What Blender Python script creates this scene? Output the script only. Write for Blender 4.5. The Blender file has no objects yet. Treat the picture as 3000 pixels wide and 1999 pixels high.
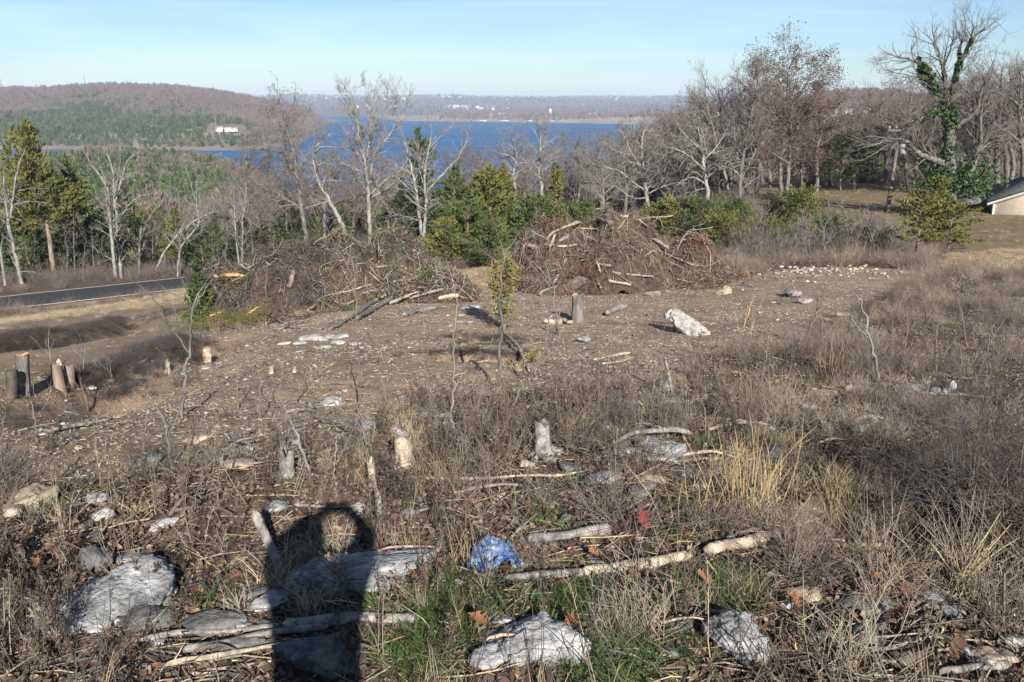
import bpy, bmesh, math, random
import numpy as np
from mathutils import Vector, Matrix

sc = bpy.context.scene
COL = sc.collection
# ------------------------------------------------------------------ camera, sky, sun, exposure
PITCH = math.radians(16.26)
FPX, CX, CY = 2400.0, 1500.0, 999.5
SP, CP = math.sin(PITCH), math.cos(PITCH)
cam_d = bpy.data.cameras.new('camera')
cam_d.sensor_width = 36.0
cam_d.lens = 36.0 * FPX / 3000.0
cam_d.clip_start = 0.05
cam_d.clip_end = 40000
cam = bpy.data.objects.new('camera', cam_d)
COL.objects.link(cam)
cam.location = (0, 0, 0)
cam.rotation_euler = (math.pi / 2 - PITCH, 0, 0)
sc.camera = cam

def ray(px, py):
    u = (np.asarray(px, float) - CX) / FPX
    v = (CY - np.asarray(py, float)) / FPX
    return np.stack([u, CP + v * SP, -SP + v * CP + 0 * u], -1) if np.ndim(u) else np.array([u, CP + v * SP, -SP + v * CP])

ANTI = ray(995, 1478)                       # the photographer's camera casts its shadow here
ANTI = ANTI / np.linalg.norm(ANTI)
SUN_ELEV = math.asin(-ANTI[2])
SUN_DIR = -ANTI                             # towards the sun
SUN_AZ = math.atan2(SUN_DIR[0], SUN_DIR[1]) # clockwise from +Y

world = bpy.data.worlds.new('World')
sc.world = world
world.use_nodes = True
wn, wl = world.node_tree.nodes, world.node_tree.links
wn.clear()
w_out = wn.new('ShaderNodeOutputWorld')
w_bg = wn.new('ShaderNodeBackground')
w_sky = wn.new('ShaderNodeTexSky')
w_sky.sky_type = 'NISHITA'
w_sky.sun_disc = False
w_sky.sun_elevation = SUN_ELEV
w_sky.sun_rotation = SUN_AZ
w_sky.altitude = 300
w_sky.air_density = 1.0
w_sky.dust_density = 0.2
w_sky.ozone_density = 3.5
w_bg.inputs['Strength'].default_value = 0.051
# thin high cirrus, streaked along the horizon
w_tc = wn.new('ShaderNodeTexCoord')
w_map = wn.new('ShaderNodeMapping')
w_map.inputs['Scale'].default_value = (2.2, 2.2, 26.0)
w_map.inputs['Location'].default_value = (0.3, 0.0, 0.4)
w_no = wn.new('ShaderNodeTexNoise')
w_no.inputs['Scale'].default_value = 1.0
w_no.inputs['Detail'].default_value = 6.0
w_no.inputs['Roughness'].default_value = 0.55
w_no.inputs['Distortion'].default_value = 0.6
w_ra = wn.new('ShaderNodeMapRange')
w_ra.inputs['From Min'].default_value = 0.45
w_ra.inputs['From Max'].default_value = 0.75
w_ra.inputs['To Max'].default_value = 0.38
w_mix = wn.new('ShaderNodeMix')
w_mix.data_type = 'RGBA'
w_mix.inputs['B'].default_value = (10.6, 11.0, 10.6, 1)
wl.new(w_tc.outputs['Generated'], w_map.inputs['Vector'])
wl.new(w_map.outputs['Vector'], w_no.inputs['Vector'])
wl.new(w_no.outputs['Fac'], w_ra.inputs['Value'])
wl.new(w_ra.outputs['Result'], w_mix.inputs['Factor'])
wl.new(w_sky.outputs['Color'], w_mix.inputs['A'])
w_tint = wn.new('ShaderNodeMix'); w_tint.data_type = 'RGBA'; w_tint.blend_type = 'MULTIPLY'; w_tint.inputs['Factor'].default_value = 1.0
w_tint.inputs['B'].default_value = (.90, .985, 1.09, 1)
wl.new(w_mix.outputs['Result'], w_tint.inputs['A'])
wl.new(w_tint.outputs['Result'], w_bg.inputs['Color'])
wl.new(w_bg.outputs['Background'], w_out.inputs['Surface'])

sun_d = bpy.data.lights.new('sun', 'SUN')
sun_d.energy = 5.0
sun_d.angle = math.radians(0.5)
sun_d.color = (1.0, 0.94, 0.86)
sun = bpy.data.objects.new('sun', sun_d)
COL.objects.link(sun)
sun.rotation_euler = Vector(tuple(ANTI)).to_track_quat('-Z', 'Y').to_euler()
sun.location = tuple(SUN_DIR * 50)

sc.view_settings.view_transform = 'Standard'
sc.view_settings.look = 'None'
sc.view_settings.exposure = 1.1
sc.view_settings.gamma = 1.0
sc.view_settings.use_curve_mapping = False
sc.render.engine = 'CYCLES'
sc.cycles.max_bounces = 6
sc.cycles.diffuse_bounces = 2
sc.cycles.glossy_bounces = 2
sc.cycles.transmission_bounces = 3
sc.cycles.transparent_max_bounces = 8
sc.cycles.volume_bounces = 0
sc.cycles.use_denoising = True
sc.cycles.denoiser = 'OPENIMAGEDENOISE'
sc.cycles.denoising_input_passes = 'RGB_ALBEDO_NORMAL'
sc.cycles.denoising_prefilter = 'ACCURATE'
sc.cycles.use_adaptive_sampling = False
sc.cycles.caustics_reflective = False
sc.cycles.caustics_refractive = False

# ------------------------------------------------------------------ numeric helpers
def sstep(a, b, x):
    t = np.clip((x - a) / (b - a), 0, 1)
    return t * t * (3 - 2 * t)

def _hash(ix, iy, iz):
    h = (ix.astype(np.int64) * 374761393 + iy.astype(np.int64) * 668265263 + iz.astype(np.int64) * 2147483647) & 0xFFFFFFFF
    h = ((h ^ (h >> 13)) * 1274126177) & 0xFFFFFFFF
    h = ((h ^ (h >> 16)) * 2246822519) & 0xFFFFFFFF
    return ((h ^ (h >> 15)) & 0xFFFF) / 32767.5 - 1.0

def vnoise(p):
    i = np.floor(p)
    f = p - i
    f = f * f * (3 - 2 * f)
    x, y, z = i[..., 0], i[..., 1], i[..., 2]
    r = 0
    for a in (0, 1):
        wx = f[..., 0] if a else 1 - f[..., 0]
        for b in (0, 1):
            wy = f[..., 1] if b else 1 - f[..., 1]
            for c in (0, 1):
                wz = f[..., 2] if c else 1 - f[..., 2]
                r = r + wx * wy * wz * _hash(x + a, y + b, z + c)
    return r

def fbm(p, octv=4, lac=2.03, gain=0.5):
    r, a, s = 0, 1.0, 1.0
    for k in range(octv):
        r = r + a * vnoise(p * s + 17.3 * k)
        a *= gain
        s *= lac
    return r

def n2(x, y, scale, octv=4, seed=0.0):
    return fbm(np.stack([x / scale, y / scale, np.zeros_like(x) + seed], -1), octv)

def norm(v):
    return v / (np.linalg.norm(v, axis=-1, keepdims=True) + 1e-12)

def in_poly(px, py, poly):
    px, py = np.asarray(px, float), np.asarray(py, float)
    ins = np.zeros(px.shape, bool)
    n = len(poly)
    for i in range(n):
        x1, y1 = poly[i]
        x2, y2 = poly[(i + 1) % n]
        c = ((y1 > py) != (y2 > py)) & (px < (x2 - x1) * (py - y1) / (y2 - y1 + 1e-9) + x1)
        ins ^= c
    return ins

def at_Y(px, py, Y):
    d = ray(px, py)
    return d * (Y / d[1])

def proj(P):
    P = np.asarray(P, float)
    x, y, z = P[..., 0], P[..., 1], P[..., 2]
    dep = y * CP - z * SP
    dep = np.where(dep < 0.05, 0.05, dep)
    up = y * SP + z * CP
    return CX + FPX * x / dep, CY - FPX * up / dep

# ------------------------------------------------------------------ terrain height (z relative to the camera)
CTRL = []   # (x, y, z)
def c_px(px, py, Y): CTRL.append(tuple(at_Y(px, py, Y)))
def c_az(a, Y, z): CTRL.append((a * Y, Y, z))
for px in (-600, 400, 1500, 2600, 3600):
    c_px(px, 1999, 2.85); c_px(px, 1700, 3.62)
for px in (-500, 500, 1500, 2500, 3500):
    c_px(px, 1475, 4.7)
for px in (-400, 300, 900): c_px(px, 1300, 6.4)
for px in (1500, 2200, 2900, 3600): c_px(px, 1300, 6.2)
for px, py, Y in [(-300, 1190, 9.2), (240, 1115, 10.6), (700, 1150, 9.2), (1200, 1150, 9.0), (1700, 1130, 9.3), (2300, 1130, 9.0), (2900, 1130, 8.8),
                  (560, 995, 15.5), (900, 1000, 14.5), (1400, 1000, 14.6), (2000, 990, 15.2), (2600, 980, 15.0), (3200, 970, 15.0),
                  (700, 960, 19.5), (1050, 900, 22.5), (1400, 880, 24.5), (1850, 865, 26.5), (2250, 840, 27.0), (2700, 860, 24.0), (3150, 850, 24.5),
                  (1360, 830, 33.0), (2450, 782, 35.5), (2800, 770, 37.0), (3200, 760, 38.0), (1750, 800, 36.0), (2150, 790, 35.0),
                  (300, 955, 32.0), (-200, 985, 27.0), (350, 900, 52.0), (-300, 950, 49.0),
                  (1350, 780, 42.0), (1700, 770, 45.0), (2100, 745, 45.0), (2960, 690, 50.0), (3300, 680, 52.0), (2500, 690, 50.0),
                  (2500, 604, 72.0), (2400, 566, 90.0), (2950, 628, 66.0), (3300, 600, 74.0), (2150, 640, 66.0),
                  (1900, 700, 62.0), (1500, 740, 58.0), (1100, 740, 60.0), (800, 780, 66.0)]:
    c_px(px, py, Y)
# road bed
ROAD = [(-900, 1010, 44.0), (-450, 945, 55.0), (0, 888, 66.0), (340, 851, 73.0), (640, 817, 81.0)]
ROADP = [np.array(at_Y(*r)) for r in ROAD]
ROADP += [ROADP[-1] + np.array([7, 14, -1.2]), ROADP[-1] + np.array([9, 32, -3.2]), ROADP[-1] + np.array([3, 55, -6.5])]
ROADP = [ROADP[0] + np.array([-9, -20, 2.6])] + ROADP
for p in ROADP: CTRL.append(tuple(p))
for a, Y, z in [(-.65, 115, -23), (-.45, 120, -23), (-.25, 120, -22.5), (-.05, 115, -18), (.12, 112, -14.5), (.28, 112, -10.5), (.45, 112, -9.4), (.65, 112, -9.2),
                (-.9, 200, -36), (-.6, 200, -36), (-.4, 210, -38), (-.2, 200, -37), (-.02, 190, -33), (.18, 190, -26), (.4, 190, -17), (.65, 190, -14),
                (-.8, 420, -43), (-.45, 420, -46), (-.3, 380, -54), (-.12, 400, -62), (.03, 380, -58), (.14, 360, -52), (.3, 380, -36), (.6, 400, -26),
                (-.9, 680, -43), (-.5, 680, -43), (-.43, 690, -45), (-.36, 690, -50.5), (-.29, 540, -57), (-.2, 620, -68), (0, 620, -70), (.13, 600, -66), (.3, 620, -45), (.6, 650, -32),
                (-.9, 880, -64), (-.5, 860, -66), (-.3, 880, -72), (0, 900, -75), (.14, 900, -72), (.35, 900, -48), (.65, 950, -30)]:
    c_az(a, Y, z)
# behind and beside the camera: the hill goes on up
for x, y, z in [(0, 0, -2.06), (-1.2, 0.2, -2.05), (1.2, 0.2, -2.05), (0, -2, -1.95), (4, -3, -1.9), (-4, -3, -2.0), (0, -8, -1.2), (9, -6, -1.2), (-9, -6, -1.6),
                (-9, 4, -2.9), (9, 4, -2.4), (0, -30, 1.5), (30, -20, 1.5), (-30, -15, -1), (40, 10, -2.5), (-40, 10, -6.0), (0, -120, 6), (120, -60, 4), (-120, -60, -6),
                (130, 40, -7), (-150, 60, -22), (-400, 0, -40), (400, 0, -10), (0, -500, 0), (-500, -500, -25), (500, -500, 0), (-900, 300, -60), (900, 300, -15)]:
    CTRL.append((x, y, z))
CTRL = np.array(CTRL)

def _warp(x, y):
    r = np.sqrt(x * x + y * y) + 1e-9
    s = np.arcsinh(r / 6.0) / r
    return np.stack([x * s, y * s], -1)
_CW = _warp(CTRL[:, 0], CTRL[:, 1])
def _phi(r2): return 0.5 * r2 * np.log(r2 + 1e-9)
# height is fitted as slope-like quantity: z / (r + 3)
_CR = np.sqrt(CTRL[:, 0] ** 2 + CTRL[:, 1] ** 2) + 3.0
_n = len(CTRL)
_A = np.zeros((_n + 3, _n + 3))
_A[:_n, :_n] = _phi(((_CW[:, None] - _CW[None]) ** 2).sum(-1)) + np.eye(_n) * 2e-3
_A[:_n, _n] = 1; _A[:_n, _n + 1:] = _CW
_A[_n, :_n] = 1; _A[_n + 1:, :_n] = _CW.T
_S = np.linalg.solve(_A, np.concatenate([CTRL[:, 2] / _CR, np.zeros(3)]))

def h_base(x, y):
    x = np.asarray(x, float); y = np.asarray(y, float)
    shp = x.shape
    x, y = x.ravel(), y.ravel()
    out = np.empty(x.size)
    for i in range(0, x.size, 40000):
        xs, ys = x[i:i + 40000], y[i:i + 40000]
        w = _warp(xs, ys)
        f = _phi(((w[:, None] - _CW[None]) ** 2).sum(-1)) @ _S[:_n] + _S[_n] + w @ _S[_n + 1:]
        out[i:i + 40000] = f * (np.sqrt(xs * xs + ys * ys) + 3.0)
    return out.reshape(shp)

def march(px, py, hf, t0=2.0, t1=1500.0):
    d = ray(px, py); d = d / np.linalg.norm(d)
    fast = hf is globals().get('H')
    cf = h_base if fast else hf
    t = np.geomspace(t0, t1, 240)
    P = d[None] * t[:, None]
    f = P[:, 2] - cf(P[:, 0], P[:, 1])
    k = np.argmax(f < 0)
    if not (f < 0).any(): return None
    lo, hi = t[max(k - 1, 0)], t[k]
    if fast: lo, hi = lo * .86, hi * 1.16
    tt = np.linspace(lo, hi, 110 if fast else 40)
    P = d[None] * tt[:, None]
    f = P[:, 2] - hf(P[:, 0], P[:, 1])
    return P[np.argmax(f < 0)] if (f < 0).any() else P[-1]

# banks where the cleared bench drops off, and pits in the bare soil
def _seg(a, b):
    A = march(*a, h_base)[:2]; B = march(*b, h_base)[:2]
    return A, B
BANKS = []
for a, b, amp, back in [((-120, 1215), (235, 1122), 0.26, 2.6), ((235, 1122), (565, 990), 0.42, 2.6), ((-150, 1035), (160, 985), .6, 3.5), ((160, 985), (345, 935), .5, 3.5)]:
    A, B = _seg(a, b)
    BANKS.append((A, B, amp, back))
PITS = []
for px, py, rad, dep in [(1395, 1000, 0.62, 0.34), (1345, 1052, 0.5, 0.26), (1500, 1058, 0.55, 0.2), (2790, 1185, 0.62, 0.36), (2430, 1110, 0.4, 0.2),
                         (2600, 1015, .6, .3), (2905, 1010, .7, .35), (2700, 1405, .55, .35), (2520, 1555, .5, .32), (2850, 1580, .6, .4), (2930, 1330, .5, .3), (2330, 1160, .45, .25), (2620, 1250, .45, .25), (1800, 1215, .4, .25), (1960, 1205, .4, .25), (1330, 1250, .35, .2),
                         (2040, 1115, .3, .15), (2010, 1210, .4, .22)]:
    p = march(px, py, h_base)
    PITS.append((p[0], p[1], rad, dep))

_rp = np.array(ROADP)
def road_near(x, y):
    best = np.full(x.shape, 1e9); zz = np.zeros(x.shape)
    for i in range(len(_rp) - 1):
        a, b = _rp[i], _rp[i + 1]
        d = b[:2] - a[:2]
        t = np.clip(((x - a[0]) * d[0] + (y - a[1]) * d[1]) / (d @ d), 0, 1)
        q = np.hypot(x - a[0] - t * d[0], y - a[1] - t * d[1])
        m = q < best
        best = np.where(m, q, best)
        zz = np.where(m, a[2] + t * (b[2] - a[2]), zz)
    return best, zz

def H(x, y):
    x = np.asarray(x, float); y = np.asarray(y, float)
    z = h_base(x, y)
    r = np.hypot(x, y)
    z = z + 0.075 * n2(x, y, 1.7, 3, 3.1) * sstep(1.0, 5, r) + 0.022 * n2(x, y, 0.34, 3, 9.2) * (1 - sstep(20, 60, r))
    z = z + 0.5 * n2(x, y, 16., 3, 5.5) * sstep(38, 120, r) * (1 - 0.6 * sstep(0.1, .25, x / np.maximum(y, 1)))
    nb = 0.30 * n2(x, y, 2.6, 2, 2.2) if len(x.ravel()) else 0
    npit = .25 * n2(x, y, .4, 2, 7.)
    for A, B, amp, back in BANKS:
        d = B - A; L = np.hypot(*d); d = d / L
        nrm = np.array([-d[1], d[0]])
        if nrm[1] < 0: nrm = -nrm
        t = ((x - A[0]) * d[0] + (y - A[1]) * d[1]) / L
        s = (x - A[0]) * nrm[0] + (y - A[1]) * nrm[1]
        s = s + nb
        win = sstep(-0.3, 0.15, t) * (1 - sstep(0.85, 1.3, t))
        z = z + win * (0.12 * np.exp(-(s + .25) ** 2 / .18) - amp * sstep(0, 0.5 + .02 * A[1], s) * (1 - sstep(0.6, back, s)))
    for cx, cy, rad, dep in PITS:
        q = np.hypot(x - cx, (y - cy)) / rad
        q = q * (1 + npit)
        z = z - 1.15 * dep * (1 - sstep(0.55, 1.05, q))
    q, zr = road_near(x, y)
    z = np.where(q < 20, zr - 0.10 + (z - zr + 0.10) * sstep(5.2, 19, q), z)
    return z

# mounds of the two brush piles (added when something is laid on them)
MOUNDS = []
def Hm(x, y):
    z = H(x, y); top = 0
    for cx, cy, rx, ry, hh, rot, seed in MOUNDS:
        c, s = math.cos(rot), math.sin(rot)
        u = ((x - cx) * c + (y - cy) * s) / rx
        v = (-(x - cx) * s + (y - cy) * c) / ry
        q = np.sqrt(u * u + v * v) * (1 + 0.22 * n2(x, y, 1.6, 3, seed))
        top = np.maximum(top, hh * np.clip(1 - q * q, 0, 1) ** 0.8 * (1 + 0.45 * n2(x, y, .9, 4, seed + 4)))
    return z + top

def at(px, py, mound=False):
    return march(px, py, Hm if mound else H)

def on_ground(x, y, dz=0.0):
    return np.array([x, y, float(H(np.array([x]), np.array([y]))[0]) + dz])

# ------------------------------------------------------------------ mesh helpers
def mesh_np(name, verts, faces_list, smooth=False, mats=(), mat_idx=None):
    """faces_list: list of int arrays (N,3) / (N,4)"""
    me = bpy.data.meshes.new(name)
    verts = np.asarray(verts, np.float32)
    me.vertices.add(len(verts))
    me.vertices.foreach_set('co', verts.ravel())
    faces_list = [np.asarray(f, np.int32) for f in faces_list if len(f)]
    loops = np.concatenate([f.ravel() for f in faces_list])
    sizes = np.concatenate([np.full(len(f), f.shape[1], np.int32) for f in faces_list])
    starts = np.concatenate([[0], np.cumsum(sizes)[:-1]]).astype(np.int32)
    me.loops.add(len(loops))
    me.loops.foreach_set('vertex_index', loops)
    me.polygons.add(len(sizes))
    me.polygons.foreach_set('loop_start', starts)
    me.polygons.foreach_set('loop_total', sizes)
    if smooth:
        me.polygons.foreach_set('use_smooth', np.ones(len(sizes), bool))
    for m in mats: me.materials.append(m)
    if mat_idx is not None:
        me.polygons.foreach_set('material_index', np.asarray(mat_idx, np.int32))
    me.update(calc_edges=True)
    me.validate()
    return me

def obj(name, me, parent=None, loc=None, label=None, cat=None, group=None, kind=None):
    o = bpy.data.objects.new(name, me)
    COL.objects.link(o)
    if parent is not None: o.parent = parent
    if loc is not None: o.location = tuple(float(v) for v in loc)
    if label: o['label'] = label
    if cat: o['category'] = cat
    if group: o['group'] = group
    if kind: o['kind'] = kind
    return o

def thing(name, label, cat, loc=(0, 0, 0), group=None):
    o = bpy.data.objects.new(name, None)
    o.empty_display_size = 0.1
    COL.objects.link(o)
    o.location = tuple(float(v) for v in loc)
    o['label'] = label; o['category'] = cat
    if group: o['group'] = group
    return o

class Tubes:
    """collects polylines and turns them into tapered tubes in one mesh"""
    def __init__(self): self.g = {}
    def add(self, pts, rad, k=4):
        pts = np.asarray(pts, float); rad = np.asarray(rad, float)
        self.g.setdefault((len(pts), k), []).append((pts, rad))
    def count(self): return sum(len(v) for v in self.g.values())
    def arrays(self, rough=0.0, seed=1):
        rng = np.random.default_rng(seed)
        V, Q, T, off = [], [], [], 0
        for (n, k), lst in self.g.items():
            P = np.stack([a for a, _ in lst]); R = np.stack([b for _, b in lst])
            N = len(P)
            t = np.empty_like(P)
            t[:, 1:-1] = P[:, 2:] - P[:, :-2]; t[:, 0] = P[:, 1] - P[:, 0]; t[:, -1] = P[:, -1] - P[:, -2]
            t = norm(t)
            mt = norm(P[:, -1] - P[:, 0] + 1e-9)
            ref = np.where(np.abs(mt[:, 2:3]) > 0.8, np.array([[1., 0.13, 0]]), np.array([[0., 0.1, 1.]]))
            u = norm(np.cross(t, ref[:, None])); w = np.cross(t, u)
            ang = np.arange(k) / k * 2 * np.pi
            ph = rng.uniform(0, 6.28, (N, 1, 1))
            c = np.cos(ang[None, None] + ph); s = np.sin(ang[None, None] + ph)
            rr = R[:, :, None] * (1 + (rng.uniform(-rough, rough, (N, 1, k)) + rng.uniform(-rough, rough, (N, n, k)) * .4 if rough else 0))
            ring = P[:, :, None] + rr[..., None] * (c[..., None] * u[:, :, None] + s[..., None] * w[:, :, None])
            V.append(ring.reshape(-1, 3))
            idx = off + np.arange(N * n * k).reshape(N, n, k)
            a = idx[:, :-1]; b = idx[:, 1:]
            q = np.stack([a, np.roll(a, -1, 2), np.roll(b, -1, 2), b], -1).reshape(-1, 4)
            Q.append(q)
            if k >= 5:
                for e, rev in ((0, True), (n - 1, False)):
                    f = idx[:, e]
                    for j in range(1, k - 1):
                        tri = np.stack([f[:, 0], f[:, j], f[:, j + 1]], -1)
                        T.append(tri[:, ::-1] if rev else tri)
            off += N * n * k
        return np.concatenate(V), np.concatenate(Q), (np.concatenate(T) if T else np.zeros((0, 3), int))
    def mesh(self, name, mats, rough=0.0, smooth=True, org=None, seed=1):
        V, Q, T = self.arrays(rough, seed)
        if org is not None: V = V - np.asarray(org)
        return mesh_np(name, V, [Q, T], smooth, mats)

# ------------------------------------------------------------------ materials
def mat(name, c1, c2, scale=4.0, rough=0.9, bump=0.0, bscale=20.0, objvar=0.0, c3=None, trans=0.0, spec=0.3, coords='Object', stretch=(1, 1, 1), detail=5.0, lo=0.35, hi=0.65):
    m = bpy.data.materials.new(name)
    m.use_nodes = True
    n, l = m.node_tree.nodes, m.node_tree.links
    n.clear()
    out = n.new('ShaderNodeOutputMaterial')
    bs = n.new('ShaderNodeBsdfPrincipled')
    bs.inputs['Roughness'].default_value = rough
    bs.inputs['Specular IOR Level'].default_value = spec
    tc = n.new('ShaderNodeTexCoord')
    mp = n.new('ShaderNodeMapping')
    mp.inputs['Scale'].default_value = stretch
    l.new(tc.outputs[coords], mp.inputs['Vector'])
    no = n.new('ShaderNodeTexNoise')
    no.inputs['Scale'].default_value = scale
    no.inputs['Detail'].default_value = detail
    no.inputs['Roughness'].default_value = 0.62
    l.new(mp.outputs['Vector'], no.inputs['Vector'])
    ra = n.new('ShaderNodeValToRGB')
    ra.color_ramp.elements[0].position = lo; ra.color_ramp.elements[0].color = (*c1, 1)
    ra.color_ramp.elements[1].position = hi; ra.color_ramp.elements[1].color = (*c2, 1)
    if c3 is not None:
        e = ra.color_ramp.elements.new(min(0.98, hi + 0.13)); e.color = (*c3, 1)
    l.new(no.outputs['Fac'], ra.inputs['Fac'])
    col = ra.outputs['Color']
    if objvar:
        oi = n.new('ShaderNodeObjectInfo')
        mr = n.new('ShaderNodeMapRange')
        mr.inputs['To Min'].default_value = 1 - objvar; mr.inputs['To Max'].default_value = 1 + objvar
        l.new(oi.outputs['Random'], mr.inputs['Value'])
        hs = n.new('ShaderNodeHueSaturation')
        l.new(mr.outputs['Result'], hs.inputs['Value'])
        mh = n.new('ShaderNodeMath'); mh.operation = 'MULTIPLY_ADD'
        mh.inputs[1].default_value = 0.026 ; mh.inputs[2].default_value = 0.489
        mw = n.new('ShaderNodeMath'); mw.operation = 'FRACT'
        mm = n.new('ShaderNodeMath'); mm.operation = 'MULTIPLY'; mm.inputs[1].default_value = 7.31
        l.new(oi.outputs['Random'], mm.inputs[0]); l.new(mm.outputs[0], mw.inputs[0]); l.new(mw.outputs[0], mh.inputs[0])
        l.new(mh.outputs[0], hs.inputs['Hue'])
        l.new(col, hs.inputs['Color'])
        col = hs.outputs['Color']
    l.new(col, bs.inputs['Base Color'])
    if bump:
        nb = n.new('ShaderNodeTexNoise')
        nb.inputs['Scale'].default_value = bscale; nb.inputs['Detail'].default_value = 4
        l.new(mp.outputs['Vector'], nb.inputs['Vector'])
        bp = n.new('ShaderNodeBump')
        bp.inputs['Strength'].default_value = bump
        bp.inputs['Distance'].default_value = 0.02
        l.new(nb.outputs['Fac'], bp.inputs['Height'])
        l.new(bp.outputs['Normal'], bs.inputs['Normal'])
    sh = bs.outputs['BSDF']
    if trans:
        tr = n.new('ShaderNodeBsdfTranslucent')
        l.new(col, tr.inputs['Color'])
        mx = n.new('ShaderNodeMixShader'); mx.inputs['Fac'].default_value = trans
        l.new(bs.outputs['BSDF'], mx.inputs[1]); l.new(tr.outputs['BSDF'], mx.inputs[2])
        sh = mx.outputs['Shader']
    l.new(sh, out.inputs['Surface'])
    return m

M = {}
M['limestone'] = mat('limestone', (.085, .085, .088), (.27, .27, .265), 7.5, .92, 1.0, 40, .08, c3=(.46, .455, .44), lo=.36, hi=.57, detail=11, stretch=(.9, 1.1, 2.0))
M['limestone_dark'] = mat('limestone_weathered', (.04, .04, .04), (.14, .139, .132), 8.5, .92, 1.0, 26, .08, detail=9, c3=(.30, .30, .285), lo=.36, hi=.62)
M['stone_white'] = mat('stone_white', (.22, .205, .185), (.44, .425, .40), 9, .9, 1.0, 30, .1, detail=8)
M['stone_tan'] = mat('stone_tan', (.18, .14, .10), (.34, .28, .21), 5, .9, .6, 20, .15)
M['stone_purple'] = mat('stone_purple', (.15, .12, .12), (.27, .22, .215), 6, .9, .6, 20, .1)
M['bark_pale'] = mat('bark_pale', (.095, .09, .08), (.28, .27, .245), 5, .9, .5, 30, .06, stretch=(1, 1, .35))
M['bark_grey'] = mat('bark_grey', (.055, .05, .045), (.19, .176, .158), 7, .92, .9, 30, .1, stretch=(1, 1, .3))
M['bark_brown'] = mat('bark_brown', (.10, .07, .055), (.25, .19, .15), 6, .92, .6, 30, .1, stretch=(1, 1, .2))
M['twig_grey'] = mat('twig_grey', (.10, .085, .078), (.20, .18, .165), 3, .92, objvar=.1)
M['twig_pale'] = mat('twig_pale', (.125, .115, .105), (.25, .235, .215), 3, .92, objvar=.06)
M['twig_red'] = mat('twig_red', (.10, .075, .064), (.20, .155, .13), 3, .92, objvar=.1)
M['wood_grey'] = mat('wood_grey', (.085, .075, .068), (.29, .265, .24), 16, .9, .8, 40, .1)
M['wood_pale'] = mat('wood_pale', (.17, .135, .10), (.46, .385, .29), 16, .88, .8, 50, .12, detail=8)
M['wood_dark'] = mat('wood_dark', (.05, .04, .035), (.15, .12, .10), 6, .92, .6, 40, .12)
M['wood_orange'] = mat('wood_orange', (.34, .19, .10), (.50, .31, .17), 6, .85, .4, 40, .1)
M['cedar_green'] = mat('cedar_green', (.028, .050, .015), (.098, .130, .036), 1.1, .85, objvar=.12, trans=.15)
M['cedar_olive'] = mat('cedar_olive', (.050, .064, .015), (.170, .165, .040), 1.0, .85, objvar=.12, trans=.15)
M['cedar_dark'] = mat('cedar_dark', (.015, .030, .012), (.045, .066, .026), 1.1, .85, objvar=.1, trans=.12)
M['cedar_yellow'] = mat('cedar_yellow', (.13, .125, .035), (.26, .23, .08), 6, .85, objvar=.1, trans=.15)
M['ivy'] = mat('ivy', (.018, .046, .013), (.060, .108, .032), 2.5, .6, objvar=.1, trans=.1)
M['dead_leaf'] = mat('dead_leaf', (.075, .040, .032), (.160, .086, .062), 2, .85, objvar=.2, trans=.2)
M['leaf_litter'] = mat('leaf_litter', (.065, .045, .031), (.20, .145, .10), 14, .85, objvar=.5, trans=.1)
M['leaf_orange'] = mat('leaf_orange', (.18, .085, .042), (.29, .145, .075), 9, .8, objvar=.2, trans=.15)
M['leaf_red'] = mat('leaf_red', (.11, .02, .022), (.20, .042, .038), 9, .8, objvar=.2, trans=.2)
M['dry_grass'] = mat('dry_grass', (.27, .20, .115), (.47, .375, .235), 4, .8, objvar=.35, trans=.2)
M['dry_gold'] = mat('dry_gold', (.44, .31, .14), (.62, .46, .24), 4, .75, objvar=.15, trans=.2)
M['dry_grey'] = mat('dry_grey', (.20, .165, .125), (.37, .31, .245), 4, .85, objvar=.22, trans=.12)
M['weed_brown'] = mat('weed_brown', (.060, .044, .033), (.19, .145, .108), 6, .88, objvar=.45, trans=.1)
M['weed_fuzz'] = mat('weed_fuzz', (.12, .095, .072), (.28, .228, .17), 5, .9, objvar=.4)
M['green_grass'] = mat('green_grass', (.035, .062, .016), (.105, .145, .042), 4, .7, objvar=.2, trans=.25)
M['green_leaf'] = mat('green_leaf', (.05, .085, .03), (.12, .17, .06), 5, .7, objvar=.2, trans=.2)
M['wood_chip'] = mat('wood_chip', (.30, .22, .15), (.55, .45, .33), 5, .88, objvar=.25)
M['far_green'] = mat('far_green', (.036, .068, .020), (.092, .128, .036), .3, .9, objvar=.3)
M['far_olive'] = mat('far_olive', (.060, .080, .024), (.130, .140, .044), .3, .9, objvar=.25)
M['far_grey'] = mat('far_grey', (.10, .080, .068), (.195, .155, .128), .3, .95, objvar=.25)
M['far_rust'] = mat('far_rust', (.13, .075, .05), (.21, .13, .09), .3, .95, objvar=.2)
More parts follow.
